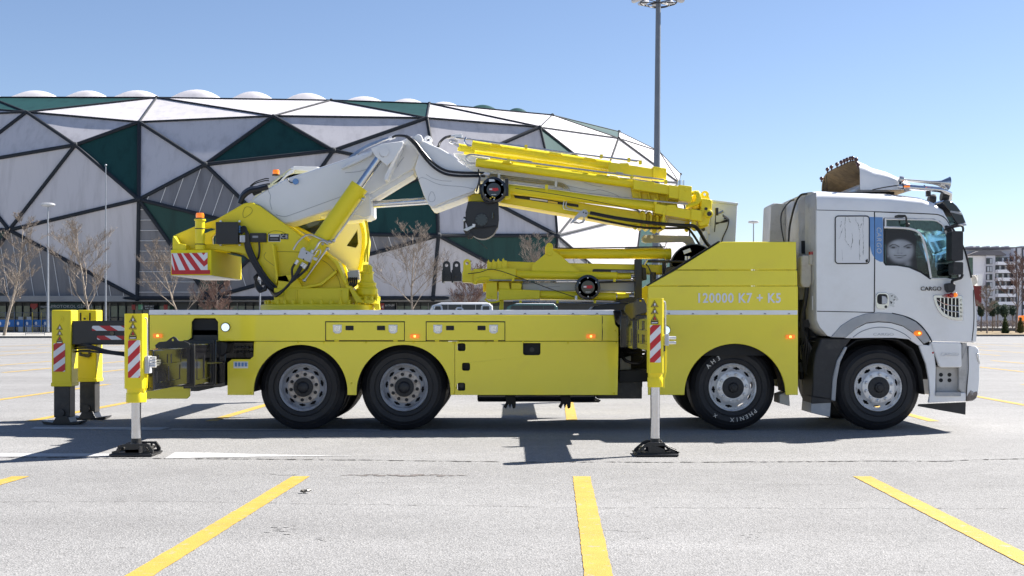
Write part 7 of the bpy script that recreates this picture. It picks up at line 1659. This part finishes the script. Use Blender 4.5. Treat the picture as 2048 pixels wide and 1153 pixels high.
# roof equipment: wind deflector
def zdef(x):
    ks = [(4.43, 3.495), (4.56, 3.44), (4.62, 3.395), (4.82, 3.335), (4.97, 3.25), (5.1, 3.16), (5.2, 3.08)]
    for (a, b), (c, d) in zip(ks, ks[1:]):
        if x <= c: return b + (d - b) * (x - a) / (c - a)
    return ks[-1][1]
def defl(off):
    rows2 = []
    for i in range(13):
        x = 4.44 + .74 * i / 12; zt = zdef(x) - off; zb = 3.06
        row = []
        for k in range(27):
            a = math.pi * k / 26; c_, s_ = math.cos(a), math.sin(a); e = .4
            row.append(Vector((x, YC - (1.0 - off) * math.copysign(abs(c_) ** e, c_), zb + max(.02, (zt - zb)) * abs(s_) ** e)))
        rows2.append(row)
    return rows2
q = MB(); q.sheet(defl(0)); df = q.build('wind_deflector', 'white_paint', truck, smooth=50)
q = MB(); q.sheet(defl(.015)); q.build('deflector_lining', 'fibre_brown', df, smooth=50)
q = MB(); A_, B_3 = defl(0)[0], defl(.015)[0]; q.sheet([A_, B_3]); q.build('deflector_edge', 'fibre_brown', df)
e0 = defl(0)[0]
ke = defl(0)[0]
def edge_pt(y):
    for a, b in zip(ke, ke[1:]):
        if a.y <= y <= b.y: return a.lerp(b, (y - a.y) / max(1e-6, b.y - a.y))
for k, yy in enumerate((16.06, 16.15, 16.32, 16.42, 16.58, 16.72, 16.88, 17.1, 17.4, 17.62, 17.96)):
    q = MB(); p = edge_pt(yy) + Vector((-.015, 0, .03)); q.ball(p, .028, n=10, m=7); q.cyl(p, p - Vector((0, 0, .05)), .01, n=6); q.build('roof_lamp', 'roof_lamp', df)
for k in (17, 19, 21): pipe_ = MB(); p = e0[k]; pipe_.tube([p + Vector((.005, 0, -.02)), p + Vector((.02, .02, -.15)), p + Vector((.01, -.02, -.3))], .006, 5); pipe_.build('wire', 'hose', df)
q = MB(); q.prism([(4.48, 3.06), (4.5, 3.12), (4.6, 3.2), (4.9, 3.2), (5.0, 3.06)], YC - .55, YC + .55); ac = q.build('roof_air_conditioner', 'white_paint', df, bevel=.03, seg=3)
q = MB(); q.box(4.2, 5.0, YC - .6, YC + .6, 3.03, 3.075); q.build('unit_base', 'black_matt', df)
# lamp bar and horns
br = MB(); pts = [(1797, 373, 15.98), (1830, 376, 15.95), (1870, 379, 15.93), (1886, 382, 15.95), (1899, 388, 16.05)]
path = spline([P3(*p) for p in pts], 5); e = path[-1]; path += [e + Vector((.05, .15, -.05)), e + Vector((.07, .5, -.07)), e + Vector((.07, 1.6, -.07)), e + Vector((.02, 1.9, -.03)), e + Vector((-.5, 2.02, .08))]
br.tube(path, .034, 14); lbr = br.build('lamp_bar', 'chrome', truck)
for px in (1814, 1857): pr('marker_lamp', rrect(px - 6, 371.5 + (px - 1814) * .07, px + 6, 375 + (px - 1814) * .07, 1), 15.905, .05, 'amber_lens', lbr, .004); cy('clamp_ring', (px - 9, 373 + (px - 1814) * .07), (px - 8, 373 + (px - 1814) * .07), 15.95, 6, 'dark_steel', lbr, n=14)
for px, yb in ((1815, 383), (1858, 393)): pr('bar_foot', [(px - 4, 376), (px + 4, 376), (px + 4, yb), (px - 4, yb)], 15.93, .06, 'grey_paint' if px < 1830 else 'black_plastic', lbr, .004)
def horn(c0, c1, Y, R_):
    a, b_ = P3(*c0, Y), P3(*c1, Y); ax = (b_ - a).normalized(); L = (b_ - a).length; q = MB()
    q.lathe([(0, -.02), (.036, -.015), (.04, .0), (.04, .04), (.015, .045), (.012, .07), (.013, L * .6), (.018, L * .75), (.03, L * .86), (.05, L * .93), (R_, L), (R_ - .006, L - .004), (.02, L * .82), (.004, L * .7)], a, ax, 24)
    return q.build('horn', 'steel', lbr)
horn((1800, 359), (1898, 367), 15.98, .085); horn((1800, 361), (1890, 369), 16.35, .07)
cy('horn_mount', (1801, 364), (1800, 373), 15.98, 2.6, 'black_plastic', lbr, n=8)
for i, yy in enumerate((16.1, 16.6, 17.4, 17.9)):
    q = MB(); p = Vector((X(1895, 15.95), yy, Z(391, 15.95))); q.lathe([(.0, -.04), (.06, -.03), (.085, .02), (.085, .05), (.0, .055)], p, (1, 0, -.15), 20); q.build('spot_lamp', 'black_plastic', lbr)
pipe('wire', [(1745, 380, 15.95), (1770, 375, 15.93), (1797, 371, 15.93)], .007, 'hose', lbr)
# behind the cab: cables, tank, intake box, machinery
pr('intake_box', [(1541, 411), (1548, 406.5), (1571, 408), (1573, 412), (1573, 486), (1538, 486)], 17.5, .5, 'dirty_white', truck, .02)
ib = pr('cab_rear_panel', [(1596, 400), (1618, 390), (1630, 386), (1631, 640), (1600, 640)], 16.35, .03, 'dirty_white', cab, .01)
pr('panel_emboss', rrect(1600, 402, 1616, 428, 2), 16.34, .02, 'dirty_white', ib, .006); pr('panel_emboss', [(1602, 440), (1614, 440), (1602, 475)], 16.34, .02, 'dirty_white', ib, .006); pr('vent', rrect(1603, 482, 1610, 508, 1), 16.335, .02, 'black_matt', ib); pr('panel_emboss', rrect(1598, 505, 1612, 520, 1), 16.34, .02, 'dirty_white', ib, .006)
pipe('cable', [(1577, 484, 16.6), (1580, 450, 16.6), (1590, 410, 16.5), (1600, 392, 16.4), (1612, 388, 16.3), (1626, 387, 16.1), (1633, 395, 15.95), (1634, 415, 15.9), (1631, 433, 15.9)], .014, 'hose', cab); pipe('cable', [(1568, 484, 16.9), (1562, 450, 16.9), (1564, 425, 16.9), (1578, 405, 16.7), (1588, 400, 16.6)], .01, 'hose', cab)
jt = pr('washer_tank', [(1602, 515), (1604, 511), (1620, 511), (1624, 518), (1624, 568), (1620, 575), (1604, 575), (1601, 566)], 15.95, .2, 'plastic_tank', cab, .02); cy('filler_neck', (1622, 530), (1623, 509), 15.95, 5, 'plastic_tank', jt, n=14); cy('filler_cap', (1623, 510), (1623, 504), 15.95, 5.8, 'red_lens', jt, n=16)
pipe('filler_pipe', [(1614, 575, 16.0), (1611, 600, 16.0), (1604, 640, 16.05), (1606, 680, 16.1)], .03, 'black_plastic', jt); pr('level_tube', rrect(1624, 592, 1627.5, 621, 1.5), 15.9, .02, 'strip_white', jt)
eng = pr('engine_block', [(1600, 600), (1640, 600), (1650, 680), (1660, 760), (1600, 760)], 16.3, 1.2, 'black_matt', truck, .02)
for i, (xa, ya, xb, yb2) in enumerate(((1603, 640, 1620, 655), (1602, 664, 1616, 676), (1604, 690, 1618, 720), (1600, 726, 1622, 744), (1620, 660, 1632, 690))): pr('engine_part', rrect(xa, ya, xb, yb2, 3), 16.15 + .03 * i, .15, ['dark_steel', 'black_plastic', 'grey_paint', 'dark_steel', 'black_plastic'][i], eng, .012)
for k in range(6): rnd = random.Random(k); pipe('engine_hose', [(1599 + 2 * k, 640 + 8 * k, 16.1), (1608 + 3 * k, 668 + 6 * k, 16.05), (1603 + 4 * k, 700 + 8 * k, 16.1), (1612 + 2 * k, 750, 16.15)], .012 + .003 * (k % 3), 'hose', eng)
for k in range(8): q = MB(); q.lathe([(.05, 0), (.05, .012)], W(1628, 675 + 9 * k, 16.1), (0, 0, 1), 12); q.build('spring_coil', 'dark_steel', eng)
